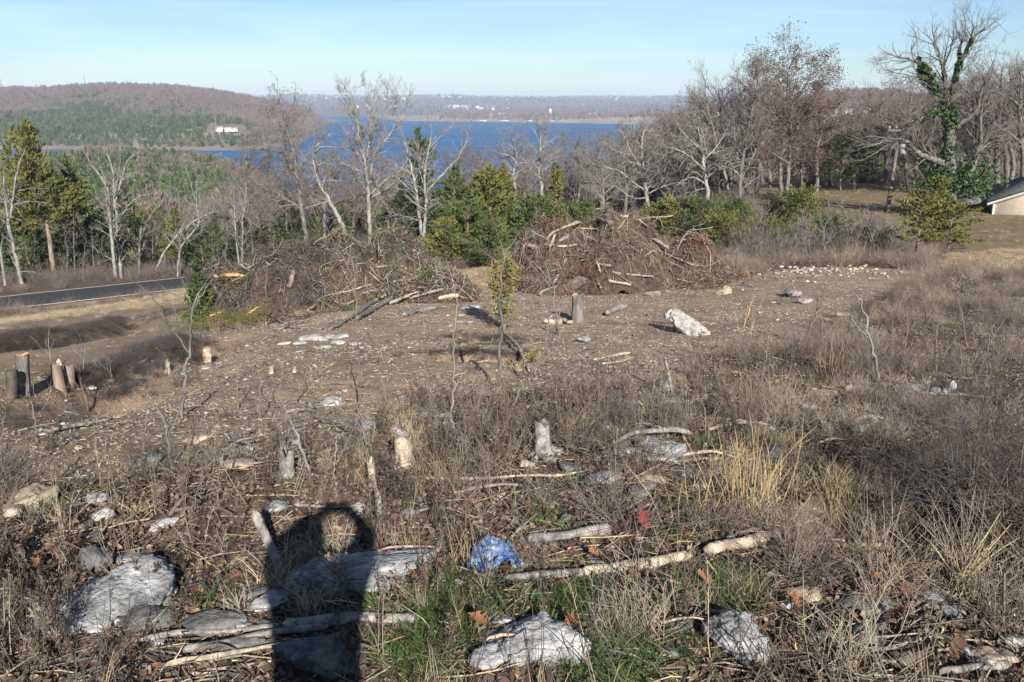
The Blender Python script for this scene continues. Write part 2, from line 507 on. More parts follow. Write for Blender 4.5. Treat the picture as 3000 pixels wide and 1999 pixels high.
# ------------------------------------------------------------------ layout zones (where each ground cover grows)
DIRT = [(-500, 1230), (0, 1160), (240, 1125), (420, 1045), (560, 990), (720, 955), (900, 945), (1050, 895), (1350, 835), (1500, 800), (2060, 850), (2250, 795), (2500, 782), (2720, 795),
        (2560, 870), (2440, 960), (2230, 1025), (1980, 1095), (1720, 1110), (1400, 1165), (1010, 1250), (800, 1310), (500, 1375), (200, 1415), (-500, 1460)]
FIELD = [(-600, 1230), (0, 1160), (240, 1118), (420, 1038), (600, 975), (660, 900), (560, 880), (0, 955), (-600, 1000)]
ROADSIDE = [(-600, 1000), (0, 955), (560, 885), (700, 860), (760, 800), (560, 838), (0, 905), (-600, 975)]
LAWN = [(2150, 545), (2380, 540), (3600, 520), (3600, 735), (2860, 735), (2620, 720), (2350, 700), (2250, 660)]
TAN = [(2780, 742), (3600, 700), (3600, 830), (2900, 800), (2700, 800)]
GAP = [(1290, 790), (1470, 785), (1480, 845), (1300, 855)]

def zone(P):
    """soft zone weights at world points P"""
    px, py = proj(P)
    r = np.hypot(P[:, 0], P[:, 1])
    jx = n2(P[:, 0], P[:, 1], 1.3, 3, 4.4) * 620 / np.maximum(r, 4)
    jy = n2(P[:, 0], P[:, 1], 1.3, 3, 8.8) * 330 / np.maximum(r, 4)
    fr = P[:, 1] > 0.5
    qx, qy = px + jx, py + jy
    z = {}
    z['dirt'] = (in_poly(qx, qy, DIRT) & fr).astype(float)
    z['field'] = (in_poly(qx, qy, FIELD) & fr).astype(float)
    z['roadside'] = (in_poly(qx, qy, ROADSIDE) & fr).astype(float)
    z['lawn'] = (in_poly(qx, qy, LAWN) & fr & (r > 38)).astype(float)
    z['tan'] = ((in_poly(qx, qy, TAN) | in_poly(qx, qy, GAP)) & fr).astype(float)
    used = z['dirt'] + z['field'] + z['roadside'] + z['lawn'] + z['tan']
    z['weeds'] = np.clip(1 - used, 0, 1) * (r < 34)
    z['wood'] = np.clip(1 - used, 0, 1) * (r >= 34)
    return z

# ------------------------------------------------------------------ ground sheet
def build_ground():
    fr = np.radians(np.linspace(-45, 45, 400))
    bk = np.radians(np.linspace(45, 315, 90))[1:-1]
    th = np.concatenate([fr, bk])
    rad = np.concatenate([np.geomspace(0.5, 60, 360), np.geomspace(60, 960, 75)[1:]])
    R, T = np.meshgrid(rad, th, indexing='ij')
    X, Y = R * np.sin(T), R * np.cos(T)
    Z = H(X, Y)
    q, zr = road_near(X, Y)
    V = np.stack([X, Y, Z], -1).reshape(-1, 3)
    nr, nt = R.shape
    idx = np.arange(nr * nt).reshape(nr, nt)
    a = idx[:-1]; b = idx[1:]
    Q = np.stack([a, b, np.roll(b, -1, 1), np.roll(a, -1, 1)], -1).reshape(-1, 4)[:, ::-1]
    c = len(V)
    V = np.concatenate([V, [[0, 0, float(H(np.zeros(1), np.zeros(1))[0])]]])
    T3 = np.stack([idx[0], np.roll(idx[0], -1), np.full(nt, c)], -1)[:, ::-1]
    z = zone(V)
    me = mesh_np('ground', V, [Q, T3], True, [ground_material()])
    col = np.zeros((len(V), 4), np.float32)
    col[:, 0] = z['roadside'] + z['tan']
    col[:, 1] = z['lawn'] + .35 * z['field']
    col[:, 2] = z['weeds'] + z['wood']
    col[:, 3] = 1
    at_ = me.color_attributes.new('zone', 'FLOAT_COLOR', 'POINT')
    at_.data.foreach_set('color', col.ravel())
    return obj('ground', me, kind='structure', label='brown stony soil of the cleared hillside')

def ground_material():
    m = bpy.data.materials.new('soil')
    m.use_nodes = True
    n, l = m.node_tree.nodes, m.node_tree.links
    n.clear()
    out = n.new('ShaderNodeOutputMaterial'); bs = n.new('ShaderNodeBsdfPrincipled')
    bs.inputs['Roughness'].default_value = .95
    bs.inputs['Specular IOR Level'].default_value = .15
    tc = n.new('ShaderNodeTexCoord')
    def noise(scale, det=6, r=.6, dist=0.0):
        x = n.new('ShaderNodeTexNoise'); x.inputs['Scale'].default_value = scale; x.inputs['Detail'].default_value = det
        x.inputs['Roughness'].default_value = r; x.inputs['Distortion'].default_value = dist
        l.new(tc.outputs['Object'], x.inputs['Vector']); return x.outputs['Fac']
    def ramp(f, stops):
        x = n.new('ShaderNodeValToRGB')
        for k, (p, c) in enumerate(stops):
            e = x.color_ramp.elements[k] if k < 2 else x.color_ramp.elements.new(p)
            e.position = p; e.color = (*c, 1)
        l.new(f, x.inputs['Fac']); return x.outputs['Color']
    def mix(f, a, b):
        x = n.new('ShaderNodeMix'); x.data_type = 'RGBA'
        if isinstance(f, float): x.inputs['Factor'].default_value = f
        else: l.new(f, x.inputs['Factor'])
        l.new(a, x.inputs['A']); l.new(b, x.inputs['B']); return x.outputs['Result']
    soil = ramp(noise(2.2, 8, .68), [(.30, (.165, .113, .074)), (.70, (.38, .287, .195)), (.5, (.28, .203, .137))])
    dark = ramp(noise(.55, 5, .6), [(.40, (1, 1, 1)), (.70, (0.62, .58, .55))])
    mu = n.new('ShaderNodeMix'); mu.data_type = 'RGBA'; mu.blend_type = 'MULTIPLY'; mu.inputs['Factor'].default_value = 1.0
    l.new(soil, mu.inputs['A']); l.new(dark, mu.inputs['B']); soil = mu.outputs['Result']
    grit = ramp(noise(38, 3, .7), [(.60, (0, 0, 0)), (.66, (1, 1, 1))])
    chip = ramp(noise(60, 1, .5), [(.3, (.33, .27, .21)), (.7, (.5, .46, .4))])
    soil = mix(grit, soil, chip)
    tan = ramp(noise(3.5, 7, .7), [(.33, (.19, .135, .085)), (.68, (.40, .30, .19))])
    lawn = ramp(noise(.8, 9, .78), [(.36, (.125, .085, .052)), (.66, (.23, .165, .098)), (.54, (.165, .128, .072))])
    litter = ramp(noise(7, 7, .7), [(.32, (.036, .026, .020)), (.68, (.155, .11, .078))])
    at_ = n.new('ShaderNodeAttribute'); at_.attribute_name = 'zone'
    sp = n.new('ShaderNodeSeparateColor'); l.new(at_.outputs['Color'], sp.inputs['Color'])
    c = mix(sp.outputs['Blue'], soil, litter)
    c = mix(sp.outputs['Green'], c, lawn)
    c = mix(sp.outputs['Red'], c, tan)
    l.new(c, bs.inputs['Base Color'])
    b1 = n.new('ShaderNodeBump'); b1.inputs['Strength'].default_value = .8; b1.inputs['Distance'].default_value = .05
    l.new(noise(9, 8, .7), b1.inputs['Height'])
    l.new(b1.outputs['Normal'], bs.inputs['Normal'])
    l.new(bs.outputs['BSDF'], out.inputs['Surface'])
    return m
build_ground()

# ------------------------------------------------------------------ road
def build_road():
    # smooth the centreline
    P = np.array(ROADP)
    t = np.arange(len(P)); tt = np.linspace(0, len(P) - 1, 90)
    C = np.stack([np.interp(tt, t, P[:, k]) for k in range(3)], -1)
    for _ in range(6):
        C[1:-1] = (C[:-2] + 2 * C[1:-1] + C[2:]) / 4
    d = norm(np.gradient(C[:, :2], axis=0)); nrm = np.stack([d[:, 1], -d[:, 0]], -1)   # to the right = towards the camera side
    def strip(offs, lift):
        V = []
        for o in offs:
            V.append(np.concatenate([C[:, :2] + nrm * o, (C[:, 2] + lift - 0.02 * abs(o))[:, None]], -1))
        V = np.stack(V, 1)
        n_, k = V.shape[:2]
        idx = np.arange(n_ * k).reshape(n_, k)
        Q = np.stack([idx[:-1, :-1], idx[:-1, 1:], idx[1:, 1:], idx[1:, :-1]], -1).reshape(-1, 4)
        return V.reshape(-1, 3), Q
    asp = mat('asphalt', (.020, .020, .022), (.046, .046, .046), 6, .9, .4, 120, coords='Object')
    wh = mat('road_paint', (.62, .62, .60), (.82, .82, .80), 12, .8)
    V, Q = strip([-3.1, -1.6, 0, 1.6, 3.0], 0.03)
    obj('road', mesh_np('road', V, [Q], True, [asp]), kind='structure', label='dark asphalt road with white edge lines')
    for off, w in ((2.7, .10), (-2.85, .07)):
        V, Q = strip([off - w, off + w], 0.042)
        obj('road_edge_line', mesh_np('road_edge_line', V, [Q], True, [wh]), kind='structure', label='white painted line along the road edge')
build_road()

# ------------------------------------------------------------------ lake
LAKE_Z = -60.0
def build_lake():
    m = bpy.data.materials.new('lake_water')
    m.use_nodes = True
    n, l = m.node_tree.nodes, m.node_tree.links
    bs = n['Principled BSDF']
    bs.inputs['Roughness'].default_value = .55
    bs.inputs['IOR'].default_value = 1.33
    bs.inputs['Specular IOR Level'].default_value = .12
    tc = n.new('ShaderNodeTexCoord')
    mp = n.new('ShaderNodeMapping'); mp.inputs['Scale'].default_value = (.25, 1.3, 1)
    l.new(tc.outputs['Object'], mp.inputs['Vector'])
    no = n.new('ShaderNodeTexNoise'); no.inputs['Scale'].default_value = .012; no.inputs['Detail'].default_value = 6
    l.new(mp.outputs['Vector'], no.inputs['Vector'])
    ra = n.new('ShaderNodeValToRGB')
    ra.color_ramp.elements[0].position = .35; ra.color_ramp.elements[0].color = (.008, .064, .165, 1)
    ra.color_ramp.elements[1].position = .65; ra.color_ramp.elements[1].color = (.017, .108, .245, 1)
    l.new(no.outputs['Fac'], ra.inputs['Fac']); l.new(ra.outputs['Color'], bs.inputs['Base Color'])
    wv = n.new('ShaderNodeTexNoise'); wv.inputs['Scale'].default_value = .22; wv.inputs['Detail'].default_value = 5; wv.inputs['Roughness'].default_value = .7
    l.new(tc.outputs['Object'], wv.inputs['Vector'])
    bp = n.new('ShaderNodeBump'); bp.inputs['Strength'].default_value = 1.0; bp.inputs['Distance'].default_value = 1.6
    l.new(wv.outputs['Fac'], bp.inputs['Height']); l.new(bp.outputs['Normal'], bs.inputs['Normal'])
    xs = np.linspace(-9000, 9000, 40); ys = np.linspace(150, 7500, 40)
    X, Y = np.meshgrid(xs, ys, indexing='ij')
    V = np.stack([X, Y, np.full_like(X, LAKE_Z)], -1).reshape(-1, 3)
    idx = np.arange(1600).reshape(40, 40)
    Q = np.stack([idx[:-1, :-1], idx[1:, :-1], idx[1:, 1:], idx[:-1, 1:]], -1).reshape(-1, 4)
    obj('lake', mesh_np('lake', V, [Q], True, [m]), kind='structure', label='wide blue lake in the valley')
build_lake()

# ------------------------------------------------------------------ hills beyond the water
def elev_z(py, Y):
    d = ray(1500, py); return Y * d[2] / d[1]
def az(px, py=350):
    d = ray(px, py); return d[0] / d[1]

HX_T = [-700, -200, 0, 130, 250, 330, 500, 620, 700, 780, 850, 920, 965, 1000]
HX_Y = [268, 260, 258, 258, 250, 246, 250, 262, 276, 291, 305, 322, 345, 352]
SH_X = [-700, 0, 400, 620, 700, 800, 880, 940, 965, 1000]
SH_Y = [440, 438, 439, 442, 441, 432, 415, 385, 360, 355]
_aT = np.array([az(p) for p in HX_T]); _aS = np.array([az(p) for p in SH_X])
def left_hill_h(x, y):
    a = x / np.maximum(y, 1)
    top = np.interp(a, _aT, HX_Y); sh = np.interp(a, _aS, SH_Y)
    tanS = -(np.array([ray(1500, s)[2] / ray(1500, s)[1] for s in np.atleast_1d(sh).ravel()])).reshape(np.shape(sh))
    Yb = 60.0 / np.maximum(tanS, .004)
    Yr = np.maximum(Yb + 750 - 250 * sstep(-.35, -.22, a), Yb + 250)
    tt = np.array([ray(1500, s)[2] / ray(1500, s)[1] for s in np.atleast_1d(top).ravel()]).reshape(np.shape(top))
    zt = Yr * tt - 7
    s = np.clip((y - Yb) / (Yr - Yb), -0.3, 2)
    up = np.clip(s, 0, 1)
    prof = 0.30 * sstep(0, .12, up) * .5 + 0.85 * up ** 1.15
    z = LAKE_Z + (zt - LAKE_Z) * np.clip(prof, 0, 1) + 2.0 * sstep(0, .02, s) - 0.2
    z = np.where(s < 0, LAKE_Z + s * 60, z)
    z = np.where(s > 1, zt - (s - 1) * 60, z)
    z = z + sstep(.03, .2, s) * (1 - sstep(.9, 1.0, s)) * 7 * n2(x, y, 160., 3, 1.0)
    return z

def grid_hill(name, a0, a1, na, ys, hf, m, label):
    A, Yg = np.meshgrid(np.linspace(a0, a1, na), ys, indexing='ij')
    X = A * Yg
    Z = hf(X, Yg)
    V = np.stack([X, Yg, Z], -1).reshape(-1, 3)
    idx = np.arange(V.shape[0]).reshape(A.shape)
    Q = np.stack([idx[:-1, :-1], idx[1:, :-1], idx[1:, 1:], idx[:-1, 1:]], -1).reshape(-1, 4)
    return obj(name, mesh_np(name, V, [Q], True, [m]), kind='structure', label=label)

shore_m = mat('hill_floor', (.11, .085, .065), (.20, .16, .125), .02, .95)
grid_hill('hill', -.98, -.20, 170, np.concatenate([np.linspace(980, 1500, 80), np.linspace(1510, 3600, 120)]), left_hill_h, shore_m, 'wooded hill across the water on the left')

def right_hill_h(x, y):
    a = x / np.maximum(y, 1)
    top = np.interp(a, [az(p) for p in (1700, 1900, 2150, 2350, 2470, 2600, 2700, 2850, 3100, 3600)], [372, 345, 309, 284, 272, 268, 279, 285, 288, 300])
    Yr = 1250.0
    zt = Yr * np.array([ray(1500, s)[2] / ray(1500, s)[1] for s in np.atleast_1d(top).ravel()]).reshape(np.shape(top)) - 8
    s = np.clip((y - 480) / (Yr - 480), 0, 1)
    base = -62.0
    z = base + (zt - base) * (0.15 * s + .85 * sstep(0, 1, s))
    z = np.where(y > Yr, zt - (y - Yr) * .05, z)
    z = z + 5 * sstep(.05, .3, s) * n2(x, y, 130., 3, 2.0)
    return -66 + (z + 66) * sstep(.105, .20, a)
grid_hill('hill', .10, 1.0, 140, np.linspace(480, 2600, 120), right_hill_h, shore_m, 'grey wooded hill behind the trees on the right')

def penin_h(x, y):
    a = x / np.maximum(y, 1)
    sh = np.interp(a, [az(p) for p in (1120, 1160, 1300, 1500, 1700, 1850, 2000)], [345, 354, 356, 358, 361, 364, 366])
    tS = -np.array([ray(1500, s)[2] / ray(1500, s)[1] for s in np.atleast_1d(sh).ravel()]).reshape(np.shape(sh))
    Yb = 60 / tS
    s = (y - Yb) / 500
    hgt = 13 * sstep(az(1130), az(1330), a)
    return LAKE_Z + np.where(s < 0, s * 40, 1.5 + hgt * sstep(0, .6, s) * (1 - sstep(1.2, 2.4, s)) - 3.0 * sstep(1.5, 2.5, s))
grid_hill('peninsula', -.17, .50, 200, np.linspace(2300, 4400, 100), penin_h, mat('far_shore', (.19, .15, .11), (.29, .23, .165), .01, .95), 'low wooded peninsula with a tan shore in the lake')

far_m = mat('far_woods', (.070, .066, .055), (.155, .125, .105), .006, .98, detail=9, lo=.3, hi=.7)
def far_h(x, y):
    a = x / np.maximum(y, 1)
    ridge1 = -28 + 12 * n2(a * 9, a * 0 + 1, 1., 3, 1.) ; ridge2 = 6 + 13 * n2(a * 7, a * 0 + 3, 1., 3, 5.); ridge3 = 38 + 10 * n2(a * 12, a * 0 + 7, 1., 4, 8.)
    e1 = sstep(3750, 4500, y) * (ridge1 + 62) * (1 - .5 * sstep(4500, 5000, y))
    e2 = sstep(4800, 5600, y) * (ridge2 + 62) * (1 - .3 * sstep(5600, 6100, y))
    e3 = sstep(6000, 7000, y) * (ridge3 + 62)
    z = -62 + np.maximum(np.maximum(e1, e2), e3)
    z = z + 6 * sstep(3750, 4200, y) * n2(x, y, 260., 4, 3.)
    return np.where(y > 7300, z - (y - 7300) * .1, z)
grid_hill('far_hills', -1.1, 1.1, 420, np.concatenate([np.linspace(3650, 5200, 60), np.linspace(5230, 7900, 90)]), far_h, far_m, 'distant blue-grey wooded hills with scattered houses')

# ------------------------------------------------------------------ instanced woods and ground cover (uncountable masses)
SRC = {}
def source(name, meshes):
    c = bpy.data.collections.new('source_' + name)
    for i, me in enumerate(meshes):
        o = bpy.data.objects.new('%s_%02d' % (name, i), me)
        c.objects.link(o)
    SRC[name] = (c, len(meshes))

def scatter(name, src, P, rot, scl, idx, label):
    c, nm = SRC[src]
    me = bpy.data.meshes.new(name)
    me.vertices.add(len(P))
    me.vertices.foreach_set('co', np.asarray(P, np.float32).ravel())
    for an, ty, dat, key in (('rot', 'FLOAT_VECTOR', rot, 'vector'), ('scl', 'FLOAT_VECTOR', scl, 'vector'), ('vidx', 'INT', idx, 'value')):
        a = me.attributes.new(an, ty, 'POINT')
        a.data.foreach_set(key, np.asarray(dat, np.int32 if ty == 'INT' else np.float32).ravel())
    o = obj(name, me, label=label, kind='stuff')
    ng = bpy.data.node_groups.new('scatter_' + name, 'GeometryNodeTree')
    ng.interface.new_socket('Geometry', in_out='INPUT', socket_type='NodeSocketGeometry')
    ng.interface.new_socket('Geometry', in_out='OUTPUT', socket_type='NodeSocketGeometry')
    n, l = ng.nodes, ng.links
    gi, go = n.new('NodeGroupInput'), n.new('NodeGroupOutput')
    ci = n.new('GeometryNodeCollectionInfo')
    ci.inputs['Collection'].default_value = c
    ci.inputs['Separate Children'].default_value = True
    ci.inputs['Reset Children'].default_value = True
    m2p = n.new('GeometryNodeMeshToPoints')
    ip = n.new('GeometryNodeInstanceOnPoints')
    ip.inputs['Pick Instance'].default_value = True
    def named(nm_, ty):
        x = n.new('GeometryNodeInputNamedAttribute'); x.data_type = ty; x.inputs['Name'].default_value = nm_
        return x.outputs['Attribute']
    l.new(gi.outputs[0], m2p.inputs['Mesh'])
    l.new(m2p.outputs['Points'], ip.inputs['Points'])
    l.new(ci.outputs[0], ip.inputs['Instance'])
    l.new(named('vidx', 'INT'), ip.inputs['Instance Index'])
    e2r = n.new('FunctionNodeEulerToRotation')
    l.new(named('rot', 'FLOAT_VECTOR'), e2r.inputs[0])
    l.new(e2r.outputs[0], ip.inputs['Rotation'])
    l.new(named('scl', 'FLOAT_VECTOR'), ip.inputs['Scale'])
    l.new(ip.outputs['Instances'], go.inputs[0])
    md = o.modifiers.new('scatter', 'NODES'); md.node_group = ng
    return o

def quads_cloud(C, L, Wd, dirs, rng, droop=0.0):
    """one leaf-like diamond (2 tris) per centre C along dirs"""
    N = len(C)
    d = norm(dirs); r = norm(rng.normal(size=(N, 3))); s = norm(np.cross(d, r))
    L = np.asarray(L).reshape(-1, 1); Wd = np.asarray(Wd).reshape(-1, 1)
    a = C - d * L * .5; b = C + s * Wd * .5 + d * L * .05; c = C + d * L * .5; e = C - s * Wd * .5 + d * L * .05
    V = np.stack([a, b, c, e], 1).reshape(-1, 3)
    Q = np.arange(4 * N).reshape(N, 4)
    return V, Q

def far_conifer(seed, m, h=8.0, w=2.3, n=150):
    rng = np.random.default_rng(seed)
    t = rng.uniform(.03, 1, n) ** .8
    lump = 1 + .35 * np.sin(t * 9 + seed)
    rr = w * (1 - t ** 1.5) * lump * np.sqrt(rng.uniform(.2, 1, n)) + .15
    an = rng.uniform(0, 6.28, n)
    C = np.stack([rr * np.cos(an), rr * np.sin(an), h * t], -1)
    d = np.stack([np.cos(an) * .8, np.sin(an) * .8, rng.uniform(.1, 1.1, n)], -1)
    V, Q = quads_cloud(C, rng.uniform(1.2, 2.2, n), rng.uniform(.7, 1.3, n), d, rng)
    return mesh_np('far_conifer', V, [Q], False, [m])

def far_bare(seed, m, h=9.0, w=3.4, n=190):
    rng = np.random.default_rng(seed)
    t = rng.uniform(.25, 1, n)
    rr = w * np.sin(np.clip(t * 1.05, 0, 1) * 2.6) ** .7 * np.sqrt(rng.uniform(0, 1, n))
    an = rng.uniform(0, 6.28, n)
    C = np.stack([rr * np.cos(an), rr * np.sin(an), h * t], -1)
    d = np.stack([np.cos(an) * .5, np.sin(an) * .5, rng.uniform(.3, 1.3, n)], -1)
    V, Q = quads_cloud(C, rng.uniform(1.0, 2.4, n), rng.uniform(.12, .34, n), d, rng)
    tb = Tubes(); tb.add([[0, 0, -.5], [.1, 0, h * .4], [0, .1, h * .8]], [.22, .15, .05], 4)
    V2, Q2, _ = tb.arrays()
    return mesh_np('far_bare', np.concatenate([V, V2]), [Q, Q2 + len(V)], False, [m])

source('wood', [far_conifer(1, M['far_green']), far_conifer(2, M['far_green'], 7, 2.6), far_conifer(3, M['far_olive'], 7.5, 2.2), far_conifer(4, M['far_olive'], 6, 2.5),
                far_bare(5, M['far_grey']), far_bare(6, M['far_grey'], 10, 3.2), far_bare(7, M['far_grey'], 8, 3.8), far_bare(8, M['far_rust'], 8.5, 3.2)])

def wood_idx(rng, pg, n, rust=.06):
    """pg = share of conifers, per tree"""
    u = rng.uniform(0, 1, n)
    con = rng.integers(0, 4, n); bare = np.where(rng.uniform(0, 1, n) < rust * 3, 7, rng.integers(4, 7, n))
    return np.where(u < pg, con, bare)

rng = np.random.default_rng(11)
# left hill
def scatter_wood(name, label, X, Y, Z, pg, base, rng, rust=.06):
    n = len(X)
    s = base * rng.uniform(.7, 1.3, n)
    rot = np.stack([rng.normal(0, .05, n), rng.normal(0, .05, n), rng.uniform(0, 6.28, n)], -1)
    scatter(name, 'wood', np.stack([X, Y, Z - .3], -1), rot, np.stack([s, s, s * rng.uniform(.85, 1.15, n)], -1), wood_idx(rng, pg, n, rust), label)
N = 34000
A_ = rng.uniform(-.98, -.205, N); Y_ = np.sqrt(rng.uniform(1050 ** 2, 2000 ** 2, N))
X_ = A_ * Y_
Z_ = left_hill_h(X_, Y_)
px, py = proj(np.stack([X_, Y_, Z_], -1))
lim = np.interp(px, [-700, 0, 300, 480, 620, 760, 900], [330, 330, 312, 312, 345, 385, 400])
nz = n2(X_, Y_, 70., 3, 3.3)
pg = np.clip(.5 + (py - lim + nz * 40) / 60, .05, .95) * (1 - .75 * sstep(425, 436, py)) * (1 - .8 * sstep(680, 900, px))
keep = (Z_ > LAKE_Z + 3.2) & ~(in_poly(px, py, [(612, 366), (715, 366), (735, 402), (600, 402)])) & ~in_poly(px, py, [(440, 334), (475, 338), (480, 352), (452, 346)])
scatter_wood('far_forest', 'cedar and bare oak forest covering the hill across the water', X_[keep], Y_[keep], Z_[keep], pg[keep], .92, rng)
# wooded slope below us down to the water
N = 30000
A_ = rng.uniform(-.85, .75, N); Y_ = np.exp(rng.uniform(np.log(128), np.log(900), N)); X_ = A_ * Y_
Z_ = H(X_, Y_)
nz = n2(X_, Y_, 45., 3, 6.3)
pg = np.clip(np.interp(A_, [-.8, -.5, -.3, -.15, 0, .2], [.95, .92, .8, .5, .25, .12]) + nz * .45, .02, .95)
dens = np.interp(Y_, [128, 250, 500, 900], [.35, .6, 1, 1])
keep = (Z_ > LAKE_Z + 1.5) & (rng.uniform(0, 1, N) < dens) & ~((A_ > .3) & (Y_ < 190)) & (left_hill_h(X_, Y_) < Z_)
hgt = np.interp(A_, [-.9, -.3, -.2, .1, .3], [.95, .95, .8, .75, .9])
scatter_wood('lakeside_forest', 'mixed cedar and bare woodland sloping down to the lake', X_[keep], Y_[keep], Z_[keep], pg[keep], hgt[keep], rng)
# right hill
N = 15000
A_ = rng.uniform(.12, .95, N); Y_ = np.sqrt(rng.uniform(520 ** 2, 1300 ** 2, N)); X_ = A_ * Y_
Z_ = np.maximum(right_hill_h(X_, Y_), -200)
keep = (Z_ > LAKE_Z + 1)
scatter_wood('hill_forest', 'grey leafless forest covering the hill on the right', X_[keep], Y_[keep], Z_[keep], np.full(keep.sum(), .07), .95, rng)
# peninsula and far shore
N = 9000
A_ = rng.uniform(-.17, .4, N); Y_ = rng.uniform(2650, 3900, N); X_ = A_ * Y_
Z_ = penin_h(X_, Y_)
keep = (Z_ > LAKE_Z + 4) & (n2(X_, Y_, 160., 2, 4.) > -.35)
scatter_wood('shore_trees', 'bare trees on the low peninsula across the lake', X_[keep], Y_[keep], Z_[keep], np.full(keep.sum(), .12), 1.35, rng)
N = 26000
A_ = rng.uniform(-.62, .7, N); Y_ = rng.uniform(3800, 7300, N); X_ = A_ * Y_
Z_ = far_h(X_, Y_)
keep = (Z_ > LAKE_Z + 4)
scatter_wood('horizon_forest', 'woods on the distant hills beyond the lake', X_[keep], Y_[keep], Z_[keep], np.full(keep.sum(), .25), 2.0, rng)

# ------------------------------------------------------------------ houses on the far shores
wall_w = mat('house_wall_white', (.46, .46, .45), (.58, .58, .57), .5, .8)
wall_t = mat('house_wall_tan', (.50, .42, .33), (.60, .52, .42), .5, .8)
roof_g = mat('house_roof_grey', (.20, .20, .21), (.30, .30, .31), .5, .85)
roof_w = mat('house_roof_pale', (.60, .60, .62), (.72, .72, .74), .5, .7)
glass_d = mat('window_glass', (.03, .04, .05), (.05, .06, .08), 1, .15, spec=.5)

def box_arr(x0, y0, z0, x1, y1, z1):
    V = np.array([[x, y, z] for x in (x0, x1) for y in (y0, y1) for z in (z0, z1)], float)
    Q = np.array([[0, 1, 3, 2], [4, 6, 7, 5], [0, 4, 5, 1], [2, 3, 7, 6], [0, 2, 6, 4], [1, 5, 7, 3]])
    return V, Q
def join(parts):
    V, Q, o = [], [], 0
    for v, q in parts:
        V.append(v); Q.append(np.asarray(q) + o); o += len(v)
    return np.concatenate(V), np.concatenate(Q)
def gable_roof(w, d, z, rise, ov=.5, th=.25):
    """ridge along x"""
    x = w / 2 + ov; y = d / 2 + ov; dz = rise * ov / (d / 2)
    V = np.array([[-x, -y, z - dz], [x, -y, z - dz], [x, 0, z + rise], [-x, 0, z + rise], [-x, y, z - dz], [x, y, z - dz]])
    V = np.concatenate([V, V + [0, 0, th]])
    Q = [[0, 3, 2, 1], [3, 4, 5, 2], [6, 7, 8, 9], [9, 8, 11, 10], [0, 1, 7, 6], [4, 10, 11, 5], [0, 6, 9, 3], [3, 9, 10, 4], [1, 2, 8, 7], [2, 5, 11, 8]]
    return V, np.array(Q)
def walls_gable(w, d, h, rise):
    V = np.array([[-w/2, -d/2, -3], [w/2, -d/2, -3], [w/2, d/2, -3], [-w/2, d/2, -3], [-w/2, -d/2, h], [w/2, -d/2, h], [w/2, d/2, h], [-w/2, d/2, h], [-w/2, 0, h + rise], [w/2, 0, h + rise]], float)
    Q = np.array([[0, 1, 5, 4], [2, 3, 7, 6]]); T = np.array([[4, 8, 7], [5, 6, 9]])
    Q = np.concatenate([Q, [[3, 0, 4, 7], [1, 2, 6, 5]]])
    return V, Q, T
def small_house(loc, w, d, h, rz, wm, rm, label, group, name='house'):
    t = thing(name, label, 'house', loc, group)
    t.rotation_euler = (0, 0, rz)
    rise = d * .26
    V, Q, T = walls_gable(w, d, h, rise)
    obj('wall', mesh_np('wall', V, [Q, T], False, [wm]), t)
    V, Q = gable_roof(w, d, h + .02, rise, .6)
    obj('roof', mesh_np('roof', V, [Q], False, [rm]), t)
    return t
rh = np.random.default_rng(5)
def far_house(px, Yv, hf, wm, rm, label, group, wd=16, lift=0.0, h=6):
    a = az(px, 320); x = a * Yv
    z = float(hf(np.array([x]), np.array([Yv]))[0])
    return small_house((x, Yv, z + lift), wd, wd * .6, h, rh.uniform(-.5, .5), wm, rm, label, group)
# white specks of houses along the far hills
for k in range(95):
    c = rh.choice(5, p=[.30, .22, .2, .16, .12])
    if c == 0: px, Yv = rh.normal(1420, 55), rh.uniform(4200, 4900)
    elif c == 1: px, Yv = rh.uniform(880, 1330), rh.uniform(5600, 7000)
    elif c == 2: px, Yv = rh.uniform(1330, 2150), rh.uniform(4700, 7000)
    elif c == 3: px, Yv = rh.normal(1340, 25), rh.uniform(4300, 4700)
    else: px, Yv = rh.uniform(1000, 1330), rh.uniform(4150, 4700)
    far_house(px, Yv, far_h, wall_w if k % 4 else wall_t, [roof_w, roof_g][k % 3 == 0], 'tiny pale house among the woods on the hills beyond the lake', 'houses scattered over the far hills', rh.uniform(14, 34), 4, rh.uniform(5, 9))
for k in range(30):
    px = [1455, 1470, 1535, 1555, 1580, 1600, 1690, 1710, 1725, 1740, 1752, 1500, 1640][k % 13] + rh.uniform(-14, 14)
    far_house(px, rh.uniform(2960, 3160), penin_h, wall_w if k % 3 else wall_t, [roof_g, roof_w][k % 2], 'small pale house near the tan shore of the peninsula', 'houses along the shore of the peninsula', rh.uniform(9, 17), 1, rh.uniform(3.5, 6))
for k, px in enumerate((1412, 1418, 1475, 1482, 1545, 1552, 1618, 1650, 1658)):
    a = az(px, 357); Yv = 2700 - 8 * k
    t = thing('boat_dock', 'small white boat dock floating by the tan shore of the peninsula', 'dock', (a * Yv, Yv, LAKE_Z), 'boat docks along the peninsula')
    V, Q = join([box_arr(-8, -5, -.5, 8, 5, .6)] + [box_arr(sx * 7 - .2, sy * 4 - .2, .6, sx * 7 + .2, sy * 4 + .2, 3) for sx in (-1, 1) for sy in (-1, 1)])
    obj('deck', mesh_np('deck', V, [Q], False, [wall_t]), t)
    V, Q = gable_roof(16, 10, 3, 1.2); obj('roof', mesh_np('roof', V, [Q], False, [roof_w]), t)
p_ = (at_Y(1612, 333, 3060)); z_ = float(penin_h(p_[0:1], p_[1:2])[0])
tw = thing('water_tower', 'white cylindrical tank standing above the peninsula shore', 'water tower', (p_[0], p_[1], z_))
